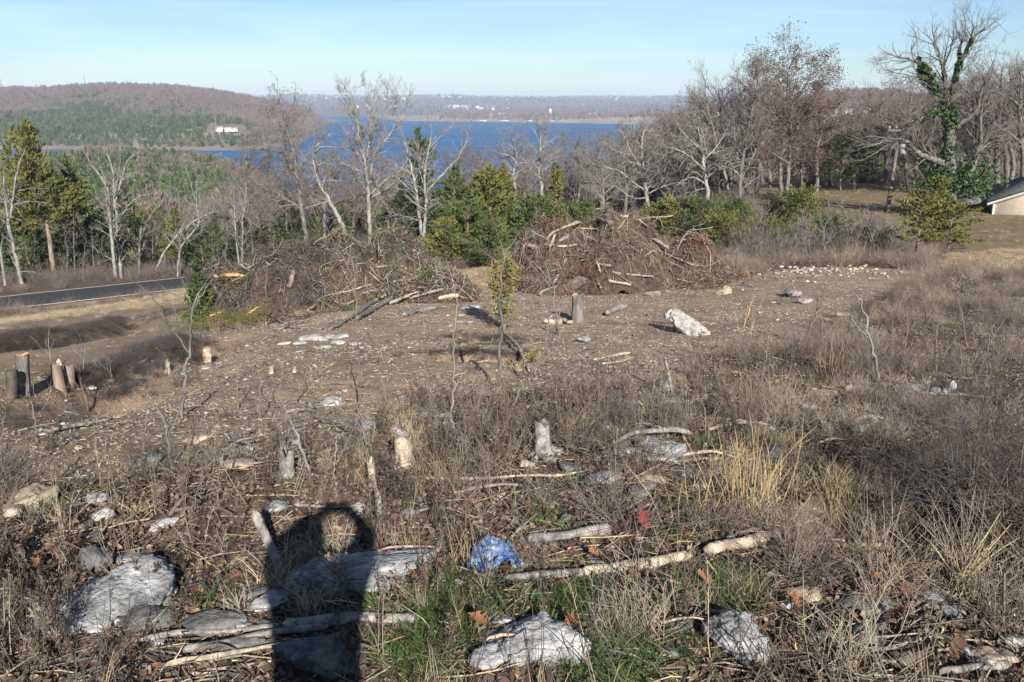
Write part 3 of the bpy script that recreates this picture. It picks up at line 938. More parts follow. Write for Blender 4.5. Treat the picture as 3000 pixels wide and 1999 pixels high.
tb = Tubes(); tb.add([[0, 0, 0], [0, 0, 20]], [5, 5], 12); obj('tank', tb.mesh('tank', [wall_w]), tw)
tb = Tubes(); tb.add([[0, 0, 20], [0, 0, 22], [0, 0, 23]], [5.2, 3.5, .3], 12); obj('roof', tb.mesh('roof', [roof_w]), tw)

# big white house on the hill across the water
def hill_house():
    a = az(660, 378); Yv = 1245.; x = a * Yv; z = float(left_hill_h(np.array([x]), np.array([Yv]))[0])
    hp = march(660, 388, left_hill_h, 600, 3000)
    x, Yv = hp[0], hp[1]; z = hp[2] + 2.5
    t = thing('hill_house', 'large white house with a grey roof on the green hillside across the water', 'house', (x, Yv, z))
    t.rotation_euler = (0, 0, -.18); t.scale = (.66, .66, .66)
    parts = []
    for i, (cx, w, d, h, cy) in enumerate([(-11, 16, 11, 6.0, 0), (6, 18, 12, 5.0, 2), (20, 14, 9, 4.0, 3)]):
        V, Q, T = walls_gable(w, d, h, 2.2)
        obj('wall', mesh_np('wall', V + [cx, cy, 0], [Q, T], False, [wall_w]), t)
        V, Q = gable_roof(w, d, h + .02 + .01 * i, 2.2, .7)
        obj('roof', mesh_np('roof', V + [cx, cy, 0], [Q], False, [roof_g]), t)
        nwin = 4
        for k in range(nwin):
            wx = cx - w / 2 + (k + .5) * w / nwin
            V, Q = box_arr(wx - .8, cy - d / 2 - .06, h - 3.4, wx + .8, cy - d / 2 + .1, h - 1.6)
            obj('window', mesh_np('window', V, [Q], False, [glass_d]), t)
    V, Q = join([box_arr(12, -7.5, -3, 27, -1.6, .4)] + [box_arr(x_, -7.4, .4, x_ + .3, -7.1, 2.6) for x_ in (12.2, 17, 22, 26.5)])
    obj('porch', mesh_np('porch', V, [Q], False, [wall_t]), t)
    # pole beside it
    hp2 = march(634, 386, left_hill_h, 600, 3000)
    x, Yv, z = hp2
    tb = Tubes(); tb.add([[0, 0, -3], [0, 0, 20]], [.45, .3], 6)
    o = obj('flagpole', tb.mesh('flagpole', [M['bark_pale']]), loc=(x, Yv, z), label='tall pale pole beside the white house across the water', cat='pole')
hill_house()
for k, (px, py, Yv, hf, wm, rm, lab) in enumerate([
    (2108, 342, 900, right_hill_h, wall_w, roof_w, 'white house half hidden by grey trees left of the brown-leaved oak'),
    (2438, 333, 900, right_hill_h, wall_w, roof_g, 'white house with a grey roof on the right hill, left of the tan one'),
    (2478, 330, 940, right_hill_h, wall_t, roof_g, 'brownish long roofed house just right of the white hill house'),
    (2536, 338, 880, right_hill_h, wall_t, roof_w, 'tan two storey house with white trim on the right hill'),
    (2470, 279, 1235, right_hill_h, wall_t, roof_w, 'pale long house on the ridge of the right hill'),
    (2590, 277, 1245, right_hill_h, wall_t, roof_g, 'small tan house on the ridge right of the long pale one'),
    (2580, 372, 500, H, wall_w, roof_g, 'low white building below the right hill behind bare trees')]):
    p = at_Y(px, py, Yv)
    small_house(tuple(p), [11, 9, 12, 7, 20, 9, 12][k], [6, 6, 6, 6, 8, 7, 6][k], [3, 3.5, 2.6, 6, 3, 3, 2.5][k], [.2, -.3, .1, .5, 0, .2, 0][k], wm, rm, lab, None)

# masts on the hill
def pylon(px, py0, py1, Yv, label):
    b = at_Y(px, py1, Yv); hgt = at_Y(px, py0, Yv)[2] - b[2]
    t = thing('pylon', label, 'pylon', b)
    tb = Tubes(); w = hgt * .13
    for sx in (-1, 1):
        for sy in (-1, 1):
            tb.add([[sx * w, sy * w, 0], [sx * w * .3, sy * w * .3, hgt * .75], [0, 0, hgt]], [.35, .28, .2], 4)
    for k in range(7):
        f = k / 7; g = (k + 1) / 7
        w0 = w * (1 - .85 * f); w1 = w * (1 - .85 * g)
        for s in (-1, 1):
            tb.add([[-w0, s * w0, hgt * f], [w1, s * w1, hgt * g]], [.16, .16], 3)
            tb.add([[w0, s * w0, hgt * f], [-w1, s * w1, hgt * g]], [.16, .16], 3)
    obj('lattice', tb.mesh('lattice', [M['bark_grey']]), t)
    for f in (.74, .86):
        tb = Tubes(); tb.add([[-hgt * .22, 0, hgt * f], [hgt * .22, 0, hgt * f]], [.3, .3], 4)
        obj('crossarm', tb.mesh('crossarm', [M['bark_grey']]), t)
pylon(2, 226, 264, 1950, 'grey lattice pylon on the hilltop at the far left of the ridge')
b = at_Y(251, 256, 1900)
tb = Tubes(); tb.add([[0, 0, -8], [0, 0, 12], [0, 0, 26]], [.9, .7, .35], 5)
obj('radio_mast', tb.mesh('radio_mast', [M['bark_grey']]), loc=b, label='thin mast standing on the ridge of the left hill', cat='mast')
# ------------------------------------------------------------------ trees
def resample(P, n):
    P = np.asarray(P, float)
    s = np.concatenate([[0], np.cumsum(np.linalg.norm(np.diff(P, axis=0), axis=1))])
    # smooth through the control points (Catmull-Rom)
    Pe = np.vstack([2 * P[0] - P[1], P, 2 * P[-1] - P[-2]])
    t = np.linspace(0, s[-1], n)
    k = np.clip(np.searchsorted(s, t, side='right') - 1, 0, len(P) - 2)
    u = ((t - s[k]) / np.maximum(s[k + 1] - s[k], 1e-9))[:, None]
    p0, p1, p2, p3 = Pe[k], Pe[k + 1], Pe[k + 2], Pe[k + 3]
    return 0.5 * (2 * p1 + (p2 - p0) * u + (2 * p0 - 5 * p1 + 4 * p2 - p3) * u ** 2 + (3 * p1 - p0 - 3 * p2 + p3) * u ** 3), s[-1]

def grow(out, p, d, L, r, lvl, mx, rng, up, wig, kids, spread, tips=None, rmin=.0055):
    n = 5 if lvl < mx else 4
    pts = [p]; dd = d
    for i in range(n - 1):
        dd = dd + rng.normal(0, wig, 3); dd[2] += up
        dd = dd / np.linalg.norm(dd)
        pts.append(pts[-1] + dd * (L / (n - 1)))
    pts = np.array(pts)
    rad = r * np.linspace(1, .45 if lvl < mx else .3, n)
    out[min(lvl, 3)].append((pts, rad))
    if lvl >= mx:
        if tips is not None: tips.append((pts[-1], dd))
        return
    nk = rng.poisson(kids * (0.62 + L * .30)) + 2
    for k in range(nk):
        t = rng.uniform(.22, 1.0) if k else 1.0
        f = t * (n - 1); i = min(int(f), n - 2); q = pts[i] + (pts[i + 1] - pts[i]) * (f - i)
        a = norm(pts[i + 1] - pts[i])
        v = rng.normal(size=3); v -= a * (v @ a); v /= np.linalg.norm(v)
        ang = rng.normal(spread, .2) if k else rng.normal(0, .25)
        nd = a * math.cos(ang) + v * math.sin(ang)
        grow(out, q, nd, L * rng.uniform(.38, .72), max(r * rng.uniform(.42, .62), rmin), lvl + 1, mx, rng, up, wig, kids, spread, tips, rmin)

def limb_tubes(tb, limbs, k=7):
    for P, R in limbs: tb.add(P, R, k)

def finish_tree(t, org, limbs, out, m_trunk, m_twig, tips=None, leaf=None, rng=None):
    tb = Tubes(); limb_tubes(tb, limbs, 8)
    for P, R in out[1]: tb.add(P, R, 5)
    obj('trunk', tb.mesh('trunk', [m_trunk], rough=.09, org=org), t)
    tb = Tubes()
    for lv in (2, 3):
        for P, R in out[lv]: tb.add(P, R, 3)
    if tb.count():
        obj('crown', tb.mesh('crown', [m_twig], org=org), t)
    if leaf:
        m, dens, size = leaf
        C, D = [], []
        for p, d in tips:
            for _ in range(rng.poisson(dens)):
                C.append(p + rng.normal(0, .16, 3)); D.append(rng.normal(size=3) + [0, 0, -.4])
        if C:
            C = np.array(C); V, Q = quads_cloud(C - org, rng.uniform(.7, 1.4, len(C)) * size, rng.uniform(.5, .9, len(C)) * size, np.array(D), rng)
            obj('leaves', mesh_np('leaves', V, [Q], False, [m]), t)

def traced_tree(name, label, Y, limbs, seed, m_trunk, m_twig, group=None, cat='tree', kids=3.0, up=.05, wig=.16, spread=.75, mx=3, sub=1.0, leaf=None, fan=.35, blen=.5, start=.3, twig_r=1.0, foot=True, rmin=.0085, thick=.80):
    """limbs: lists of (px, py, radius m). First limb is a trunk and starts at the ground; later ones leave a nearby earlier limb."""
    rng = np.random.default_rng(seed)
    done = []
    first = None
    out = {1: [], 2: [], 3: []}; tips = []
    for li, L in enumerate(limbs):
        P = np.array([at_Y(a, b, Y) for a, b, *_ in L]); R = np.array([c for *_, c in L]) * thick
        off = np.zeros(len(P))
        seglen = np.concatenate([[0], np.cumsum(np.linalg.norm(np.diff(P, axis=0), axis=1))])
        if li and done:
            best = min(((np.linalg.norm(np.delete(DP, 1, 1) - np.delete(P[0], 1), axis=1).min(), j) for j, (DP, DR) in enumerate(done)))
            DP, DR = done[best[1]]
            if best[0] < .9:
                kk = np.argmin(np.linalg.norm(np.delete(DP, 1, 1) - np.delete(P[0], 1), axis=1))
                base = DP[kk, 1] - Y
                sl = rng.uniform(-fan, fan) * 1.6
                off = base + sl * seglen
        else:
            off = rng.uniform(-.06, .06) * seglen
        # move along the line of sight so that the traced silhouette holds while the limb gains depth
        P = P * ((Y + off) / Y)[:, None]
        if li == 0 or (foot and len(L[0]) > 3):
            pass
        n = max(8, int(len(P) * 4))
        P2, ln = resample(P, n)
        s = np.linspace(0, 1, n); s0 = seglen / seglen[-1]
        R2 = np.interp(s, s0, R)
        if first is None:
            g = float(H(P2[0:1, 0], P2[0:1, 1])[0])
            if P2[0, 2] > g - .1:
                P2 = np.vstack([[P2[0, 0], P2[0, 1], g - .15], P2]); R2 = np.concatenate([[R2[0] * 1.25], R2])
            first = np.array([P2[0, 0], P2[0, 1], g])
        elif li and not done_near(done, P2[0]):
            g = float(H(P2[0:1, 0], P2[0:1, 1])[0])
            if P2[0, 2] > g - .1 and P2[0, 2] < g + 3:
                P2 = np.vstack([[P2[0, 0], P2[0, 1], g - .15], P2]); R2 = np.concatenate([[R2[0] * 1.2], R2])
        P2 = P2 + rng.normal(0, .010, P2.shape) * ln ** .5
        done.append((P2, R2))
        # side branches
        st = start if li == 0 else .12
        nb = int(max(2, ln * 2.9 * sub))
        for b in range(nb):
            t = rng.uniform(st, 1.0) if b else 1.0
            f = t * (len(P2) - 1); i = min(int(f), len(P2) - 2); q = P2[i] + (P2[i + 1] - P2[i]) * (f - i)
            a = norm(P2[i + 1] - P2[i]); rr = np.interp(f, np.arange(len(R2)), R2)
            v = rng.normal(size=3); v -= a * (v @ a); v /= np.linalg.norm(v)
            ang = rng.normal(spread, .22) if b else .1
            nd = a * math.cos(ang) + v * math.sin(ang)
            Lb = rng.uniform(.5, 1.2) * blen * (1.5 + .22 * ln) * (1.15 - .55 * t)
            grow(out, q, nd, Lb, min(max(rr * .5, rmin * 2.2) , .05) * twig_r, 1, mx, rng, up, wig, kids, spread, tips, rmin)
    LAST_LIMBS[:] = [a for a, b in done]
    t = thing(name, label, cat, first, group)
    finish_tree(t, first, done, out, m_trunk, m_twig, tips, leaf, rng)
    return t

LAST_LIMBS = []
def done_near(done, p):
    return any(np.linalg.norm(DP - p, axis=1).min() < .9 for DP, _ in done)

def cedar_mesh(seed, h, w, m_leaf, n=3200, shape='cone', low=.06, leaf_l=(.16, .34), gap=.0, nbr=90, tilt=.35, tight=.72):
    """red cedar: ragged tiers of sprays round ascending branches; returns (trunk mesh, foliage mesh)"""
    rng = np.random.default_rng(seed)
    tb = Tubes()
    lean = rng.normal(0, .03, 2) * h
    zz = np.linspace(0, h * .97, 8)
    tr = np.stack([lean[0] * (zz / h) ** 1.5 + rng.normal(0, .01, 8) * h, lean[1] * (zz / h) ** 1.5 + rng.normal(0, .01, 8) * h, zz - .1], -1)
    tb.add(tr, np.linspace(.028 * h ** .85, .012, 8), 7)
    C, D, S = [], [], []
    per = max(6, n // nbr)
    for b in range(nbr):
        t = low + (1 - low) * ((b + rng.uniform()) / nbr) ** 0.9
        z = t * h
        if shape == 'cone': rw = w * (1 - t) ** .75 * (.75 + .25 * math.sin(t * 14 + seed)) + .12
        elif shape == 'round': rw = w * math.sqrt(max(.02, 1 - (2 * max(t, .0) - .78) ** 2 / 1.5)) * .95
        elif shape == 'spread': rw = w * (1 - t) ** .5 * (.8 + .2 * math.sin(t * 11 + seed))
        else: rw = w * min(1, (1.02 - t) * 1.9) * (.8 + .2 * math.sin(t * 9 + seed))
        rw *= rng.uniform(.55, 1.2)
        a = b * 2.4 + rng.uniform(-.5, .5)
        p0 = np.array([np.interp(z, zz, tr[:, 0]), np.interp(z, zz, tr[:, 1]), z])
        up_ = tilt + .5 * t
        d = np.array([math.cos(a), math.sin(a), up_])
        p3 = p0 + d * rw; p3[2] -= .12 * rw * (1 - t)
        mid = p0 + d * rw * .5 + rng.normal(0, .05, 3) * rw
        br = np.array([p0, mid, p3])
        tb.add(br, np.array([.022, .014, .005]) * (h / 6) ** .5, 3)
        k = int(per * (rw / (w * .6)) * rng.uniform(.6, 1.3)) + 3
        u = rng.uniform(.22, 1.05, k) ** .8
        q = np.where(u[:, None] < .5, p0 + (mid - p0) * (u[:, None] * 2), mid + (p3 - mid) * (u[:, None] * 2 - 1))
        q = q + rng.normal(0, 1, (k, 3)) * np.array([.16, .16, .10]) * tight * (rw ** .6) * (1.1 - .5 * u[:, None])
        C.append(q)
        D.append(d[None] * .8 + rng.normal(0, .55, (k, 3)) + [0, 0, .35])
    C = np.concatenate(C); D = np.concatenate(D)
    nn = len(C)
    V, Q = quads_cloud(C, rng.uniform(*leaf_l, nn) * (h / 6) ** .4, rng.uniform(.07, .15, nn) * (h / 6) ** .4, D, rng)
    return tb.mesh('trunk', [M['bark_brown']], rough=.08), mesh_np('foliage', V, [Q], False, [m_leaf])

def cedar(name, label, px, py, Y, py_top, w, m_leaf, seed, shape='cone', n=3200, group=None, low=.06, **kw):
    b = at_Y(px, py, Y)
    g = on_ground(b[0], b[1])
    h = at_Y(px, py_top, Y)[2] - g[2]
    t = thing(name, label, 'tree', g, group)
    tm, fm = cedar_mesh(seed, h, w, m_leaf, n, shape, low, **kw)
    obj('trunk', tm, t); obj('foliage', fm, t)
    return t

BP, BG, BB = M['bark_pale'], M['bark_grey'], M['bark_brown']
TP, TG, TR = M['twig_pale'], M['twig_grey'], M['twig_red']

# --- left row beyond the road
traced_tree('bare_tree', 'pale forked bare tree at the far left end of the road', 77, [
    [(69, 862, .24), (48, 760, .22), (27, 667, .2), (23, 640, .18)], [(23, 640, .13), (14, 570, .1), (11, 515, .06)], [(30, 640, .14), (34, 616, .13), (50, 501, .09), (73, 441, .04)],
    [(50, 560, .05), (90, 553, .04), (133, 552, .02)], [(44, 600, .05), (85, 590, .04), (138, 596, .02)]], 1, BP, TP, kids=2.2, sub=.7, blen=.42)
traced_tree('bare_tree', 'thin pale leaning trunk at the very left edge beyond the road', 76, [[(18, 868, .17), (8, 780, .16), (-6, 700, .13), (-20, 600, .08)]], 2, BP, TP, kids=2, sub=.6)
traced_tree('bare_tree', 'tall pale bare tree with two straight stems beyond the road', 80, [
    [(342, 832, .22), (330, 730, .2), (321, 639, .17), (312, 547, .14), (275, 492, .1), (252, 455, .04)],
    [(358, 832, .2), (346, 740, .18), (344, 662, .16), (335, 584, .14), (330, 500, .1), (312, 437, .04)],
    [(338, 590, .1), (353, 538, .1), (372, 474, .07), (399, 450, .03)], [(346, 657, .11), (367, 616, .1), (404, 579, .08), (459, 565, .03)],
    [(353, 530, .05), (390, 508, .05), (427, 510, .02)], [(312, 547, .08), (290, 470, .06), (290, 425, .03)], [(335, 584, .07), (352, 480, .05), (350, 430, .02)]], 3, BP, TP, kids=2.3, sub=.65, blen=.38)
traced_tree('bare_tree', 'broken pale snag with one leaning arm right of the two-stemmed tree', 83, [
    [(408, 813, .17), (408, 740, .16), (413, 667, .12)], [(408, 712, .12), (441, 634, .1), (487, 579, .07), (510, 543, .03)], [(441, 634, .06), (480, 600, .05), (535, 583, .02)]], 4, BG, TP, kids=2, sub=.6, blen=.4)
traced_tree('bare_tree', 'pale bare tree bent to the right beside the road', 82, [[(452, 820, .15), (468, 763, .14), (519, 690, .12), (574, 644, .09), (629, 620, .04)], [(519, 690, .06), (545, 660, .05), (590, 668, .02)]], 5, BP, TP, kids=2, sub=.6, blen=.4)
traced_tree('bare_tree', 'pale bent tree with an upright top near the roadside cedars', 82, [[(519, 813, .14), (528, 731, .13), (565, 680, .11), (583, 653, .1), (576, 593, .07), (578, 524, .03)], [(576, 600, .05), (560, 540, .04), (548, 500, .02)]], 6, BP, TP, kids=2.6, sub=.8, blen=.5)
traced_tree('bare_tree', 'pair of thin straight trunks where the road passes behind the left heap', 84, [[(700, 786, .12), (689, 648, .1), (684, 570, .04)], [(709, 781, .13), (712, 640, .11), (724, 560, .04)]], 7, BP, TG, kids=2.4, sub=.8)
for k, (px, by, ty, Yv) in enumerate([(192, 850, 640, 80), (215, 848, 610, 81), (245, 845, 700, 80), (278, 840, 690, 83), (620, 800, 700, 84), (660, 795, 690, 84), (740, 780, 640, 84), (105, 855, 640, 84), (560, 800, 690, 86), (480, 815, 700, 86)]):
    traced_tree('young_tree', 'slim bare grey young tree standing in the row beyond the road', Yv, [[(px, by, .08), (px + 5 - 3 * (k % 4), (by + ty) / 2, .06), (px + 8 * ((k % 3) - 1), ty, .02)]], 30 + k, BG, TG, group='slim young trees beyond the road', kids=2, sub=.8, blen=.4)

cedar('cedar_tree', 'tallest dark cedar at the left, its trunk bare and pinkish below', 168, 845, 81, 355, 4.2, M['cedar_olive'], 5, 'col', 11000, low=.30, nbr=150)
cedar('cedar_tree', 'olive cedar whose top shows left of the tallest cedar', 80, 850, 88, 372, 3.4, M['cedar_olive'], 6, 'col', 7000, low=.12)
cedar('cedar_tree', 'dark green cedar at the far left edge behind the pale forked tree', -10, 855, 84, 600, 3.2, M['cedar_green'], 7, 'col', 5200, low=.05)
cedar('cedar_tree', 'dark cedar right of the tallest cedar, behind the two-stemmed tree', 262, 840, 92, 450, 3.8, M['cedar_green'], 8, 'col', 8500, low=.12)
cedar('cedar_tree', 'dark cedar standing close behind the bent pale trees', 395, 815, 96, 520, 3.3, M['cedar_dark'], 9, 'cone', 5000, low=.08)
cedar('cedar_tree', 'mid green bushy cedar beside the road right of the bent trees', 600, 800, 85, 640, 2.6, M['cedar_green'], 10, 'col', 5000, low=.04)
cedar('cedar_tree', 'olive topped cedar just left of the bushy roadside cedar', 530, 805, 87, 612, 2.2, M['cedar_olive'], 12, 'col', 3600, low=.1)
cedar('cedar_tree', 'deep green cedar in the gap left of the tall leaning oak', 830, 770, 86, 640, 2.5, M['cedar_green'], 13, 'cone', 3800, low=.05)
cedar('cedar_tree', 'dark cedar low at the left behind the road, under the tallest cedar', 95, 850, 86, 690, 2.4, M['cedar_green'], 14, 'col', 3600, low=.03)
cedar('cedar_tree', 'dark cedar between the two-stemmed tree and the broken snag', 330, 830, 90, 610, 2.6, M['cedar_dark'], 15, 'col', 3800, low=.05)
cedar('cedar_tree', 'green cedar far down the row, seen above the left heap', 1010, 740, 92, 600, 2.6, M['cedar_green'], 16, 'cone', 3600, low=.05)
cedar('cedar_tree', 'dim cedar behind the thin straight trunk pair', 720, 790, 92, 640, 2.6, M['cedar_dark'], 17, 'col', 3600, low=.05)

for k, (px, by, ty, Yv, w) in enumerate([(20, 850, 560, 90, 2.6), (55, 850, 640, 87, 2.2), (130, 850, 600, 94, 2.8), (225, 845, 560, 96, 2.6), (300, 838, 660, 88, 2.0), (360, 830, 600, 98, 2.6), (430, 822, 640, 92, 2.2), (470, 815, 600, 102, 2.5), (545, 808, 660, 94, 2.0), (640, 800, 620, 100, 2.3), (690, 795, 690, 95, 1.9), (770, 780, 660, 96, 2.2), (190, 850, 700, 86, 1.8), (870, 760, 670, 90, 1.9), (-60, 855, 520, 92, 2.8), (930, 745, 660, 92, 2.0), (1060, 730, 640, 88, 2.1), (1130, 735, 610, 80, 2.2)]):
    cedar('cedar_tree', 'dark cedar in the dense row standing behind the pale trees beyond the road', px, by, Yv, ty, w, M[['cedar_dark', 'cedar_green', 'cedar_dark', 'cedar_olive'][k % 4]], 170 + k, ['cone', 'col', 'cone'][k % 3], 3000, group='dark cedars in the row beyond the road', low=.04)

# --- tall bare trees in the middle
traced_tree('bare_tree', 'tall leaning oak above the left heap with a few brown leaves', 76, [
    [(903, 745, .27), (888, 639, .25), (876, 560, .22), (868, 501, .18), (860, 440, .14), (845, 400, .12), (838, 360, .08), (831, 300, .03)],
    [(868, 520, .13), (846, 480, .11), (826, 446, .09), (790, 440, .06), (753, 437, .02)], [(826, 450, .05), (770, 425, .04), (716, 410, .02)],
    [(886, 612, .16), (850, 590, .14), (826, 575, .12), (790, 560, .09), (758, 538, .06), (698, 520, .02)], [(876, 600, .1), (830, 605, .08), (780, 635, .03)],
    [(845, 400, .06), (810, 350, .05), (790, 280, .02)], [(838, 350, .05), (860, 300, .04), (866, 262, .02)], [(850, 420, .06), (800, 385, .05), (770, 330, .02)], [(831, 330, .04), (815, 290, .03), (812, 250, .015)],
    [(846, 410, .05), (880, 370, .04), (900, 330, .02)], [(870, 500, .07), (905, 450, .05), (930, 400, .02)]], 21, BG, TG, kids=3.0, sub=1.0, leaf=(M['dead_leaf'], .2, .14), blen=.5)
traced_tree('bare_tree', 'curved pale tree arching left between the two tallest bare trees', 70, [
    [(1010, 680, .24), (998, 650, .23), (973, 602, .2), (955, 572, .18), (941, 547, .17), (925, 508, .15), (918, 474, .13), (918, 450, .12), (927, 428, .1), (969, 391, .03)],
    [(941, 535, .08), (965, 528, .06), (992, 531, .02)], [(926, 492, .07), (950, 475, .05), (983, 465, .02)], [(922, 445, .06), (945, 430, .05), (985, 432, .02)], [(960, 590, .09), (930, 600, .08), (890, 612, .03)]], 22, BP, TP, kids=2.8, sub=.8, blen=.5)
traced_tree('bare_tree', 'tallest pale bare tree in the middle with a wide fan of fine twigs', 72, [
    [(1084, 700, .24), (1082, 640, .22), (1079, 570, .2), (1070, 474, .16), (1061, 437, .14), (1051, 373, .1), (1042, 322, .05), (1030, 270, .02)],
    [(1079, 545, .16), (1097, 465, .13), (1130, 410, .1), (1150, 385, .08), (1171, 364, .05), (1195, 300, .02)],
    [(1074, 465, .13), (1084, 410, .11), (1088, 331, .07), (1102, 263, .02)], [(1088, 331, .05), (1076, 290, .04), (1068, 235, .015)], [(1051, 373, .06), (1020, 330, .05), (995, 275, .015)],
    [(1120, 425, .07), (1130, 350, .05), (1138, 250, .015)], [(1061, 437, .06), (1030, 400, .05), (1000, 370, .015)], [(1150, 385, .05), (1160, 320, .04), (1165, 250, .015)],
    [(1085, 572, .15), (1110, 545, .14), (1130, 529, .12), (1175, 497, .09), (1212, 437, .04)], [(1090, 580, .13), (1140, 548, .11), (1190, 510, .06), (1230, 490, .02)], [(1070, 480, .07), (1040, 440, .05), (1010, 420, .02)]], 23, BP, TP, kids=3.4, sub=1.0, blen=.55, up=.09)
traced_tree('bare_tree', 'pale V shaped bare tree in front of the dark green cedar', 58, [
    [(1240, 715, .17), (1246, 640, .15), (1249, 593, .14), (1244, 501, .11), (1258, 433, .07), (1267, 373, .02)],
    [(1236, 690, .14), (1221, 570, .12), (1203, 483, .09), (1190, 440, .06), (1180, 400, .02)],
    [(1249, 565, .1), (1295, 511, .08), (1341, 465, .06), (1364, 419, .04), (1373, 387, .015)], [(1341, 465, .03), (1352, 430, .025), (1350, 390, .01)], [(1221, 570, .07), (1190, 545, .06), (1165, 520, .02)],
    [(1258, 433, .04), (1300, 390, .03), (1330, 365, .01)], [(1246, 560, .05), (1230, 500, .04), (1222, 440, .015)]], 24, BP, TP, kids=2.8, sub=.85, blen=.5)
traced_tree('tree_snag', 'short pale broken snag standing between the cedars behind the heaps', 52, [[(1529, 668, .19), (1527, 640, .18), (1522, 615, .15), (1519, 606, .05)]], 25, M['wood_grey'], TG, kids=0, sub=.01, blen=.05, mx=1)

cedar('cedar_tree', 'tall pointed dark green cedar behind the V shaped tree', 1250, 740, 64, 378, 2.9, M['cedar_green'], 41, 'cone', 7000, low=.05, nbr=120)
cedar('cedar_tree', 'dark cedar filling the left flank of the pointed cedar', 1185, 735, 60, 545, 2.1, M['cedar_dark'], 42, 'cone', 4200, low=.04)
cedar('cedar_tree', 'blue-green cedar sloping down right of the V shaped tree', 1335, 745, 52, 492, 2.3, M['cedar_green'], 43, 'cone', 5200, low=.03)
cedar('cedar_tree', 'bushy bright green cedar in front of the middle cedar group', 1370, 788, 43, 590, 2.3, M['cedar_green'], 44, 'col', 6000, low=.02, leaf_l=(.12, .26))
cedar('cedar_tree', 'olive cedar with two blunt tops left of the pale snag', 1437, 740, 51, 482, 2.0, M['cedar_olive'], 45, 'col', 5600, low=.04)
cedar('cedar_tree', 'brownish olive cedar just right of the one with two blunt tops', 1478, 735, 53, 480, 1.7, M['cedar_olive'], 46, 'col', 4600, low=.04)
cedar('cedar_tree', 'yellow-green narrow cedar tip standing right of the pale snag', 1632, 690, 54, 480, 1.35, M['cedar_olive'], 47, 'cone', 3400, low=.04)
cedar('cedar_tree', 'low bright green cedar at the front foot of the middle cedar group', 1440, 792, 41, 655, 1.9, M['cedar_green'], 48, 'spread', 4800, low=.02, leaf_l=(.12, .24))
cedar('cedar_tree', 'low green cedar behind the left end of the big brush heap', 1570, 720, 50, 592, 1.9, M['cedar_green'], 49, 'round', 3600, low=.02)
cedar('cedar_tree', 'olive green cedar at the left foot of the middle cedar group', 1310, 786, 42, 640, 1.5, M['cedar_olive'], 50, 'col', 3600, low=.02, leaf_l=(.12, .24))

# --- pale oaks behind the right heap, grey wood on the right
def oak(label, px, by, ty, Yv, wpx, seed, mt, mtw, group=None, nl=6, leaf=None, sub=1.0, fork=.38, kids=3.0, name='bare_tree', r0=None, wig=.26, up=.03, tw=1.0):
    rng = np.random.default_rng(seed)
    hpx = by - ty
    r0 = r0 or .00042 * hpx * Yv / 60 * 1.6
    tr = [(px, by, r0)]
    for k in range(1, 5):
        f = k / 4
        tr.append((px + rng.normal(0, .022) * hpx + (tr[-1][0] - px) * .6, by - hpx * (.15 + .72 * f) * 1.0, r0 * (1 - .68 * f)))
    tr.append((tr[-1][0] + rng.normal(0, 8), ty + 4, r0 * .08))
    limbs = [tr]
    for k in range(nl):
        f = fork + (1 - fork) * .72 * k / nl + rng.uniform(0, .06)
        y0 = by - hpx * f; x0 = float(np.interp(-y0, [-t[1] for t in tr], [t[0] for t in tr])); rr = float(np.interp(-y0, [-t[1] for t in tr], [t[2] for t in tr])) * .62
        s = -1 if k % 2 else 1
        reach = wpx * .5 * rng.uniform(.6, 1.05) * math.sin(min(1, (1.12 - f) * 1.5) * 1.5)
        rise = hpx * rng.uniform(.12, .34)
        limbs.append([(x0, y0, rr), (x0 + s * reach * .3, y0 - rise * .35 + rng.normal(0, 4), rr * .8), (x0 + s * reach * .65, y0 - rise * .62 + rng.normal(0, 6), rr * .55), (x0 + s * reach, max(ty, y0 - rise), rr * .2)])
    return traced_tree(name, label, Yv, limbs, seed + 500, mt, mtw, group, kids=kids, sub=sub, leaf=leaf, wig=wig, up=up, blen=.55, fan=.5, twig_r=tw)

oak('gnarly pale bare oak showing against the lake above the cedars', 1512, 640, 385, 78, 190, 61, BP, TP)
oak('pale bare oak with a crooked top, second from the left against the lake', 1592, 640, 362, 82, 170, 62, BP, TP)
oak('slender pale bare tree third from the left against the lake', 1692, 640, 392, 84, 140, 63, BG, TP)
oak('squat bare oak with a spreading crown behind the heap, left of the wide pale oak', 1770, 650, 440, 76, 170, 64, BG, TP)
traced_tree('bare_tree', 'wide spreading pale oak behind the right heap', 60, [
    [(1898, 640, .22), (1896, 600, .2), (1890, 540, .18), (1884, 480, .14), (1880, 420, .1), (1900, 350, .03)],
    [(1890, 560, .1), (1850, 530, .09), (1810, 500, .07), (1740, 482, .02)], [(1893, 545, .1), (1930, 500, .09), (1970, 470, .06), (2010, 420, .02)], [(1886, 500, .09), (1850, 450, .07), (1830, 400, .05), (1815, 375, .02)],
    [(1884, 470, .08), (1920, 430, .06), (1945, 385, .02)], [(1892, 580, .08), (1850, 580, .06), (1800, 545, .05), (1760, 550, .02)], [(1893, 570, .08), (1945, 545, .06), (2000, 530, .05), (2040, 490, .02)], [(1881, 430, .06), (1862, 385, .05), (1855, 345, .02)],
    [(1845, 455, .05), (1800, 440, .04), (1770, 415, .02)]], 65, BP, TP, kids=3.6, sub=1.35, wig=.3, up=.02, blen=.55, fan=.6)
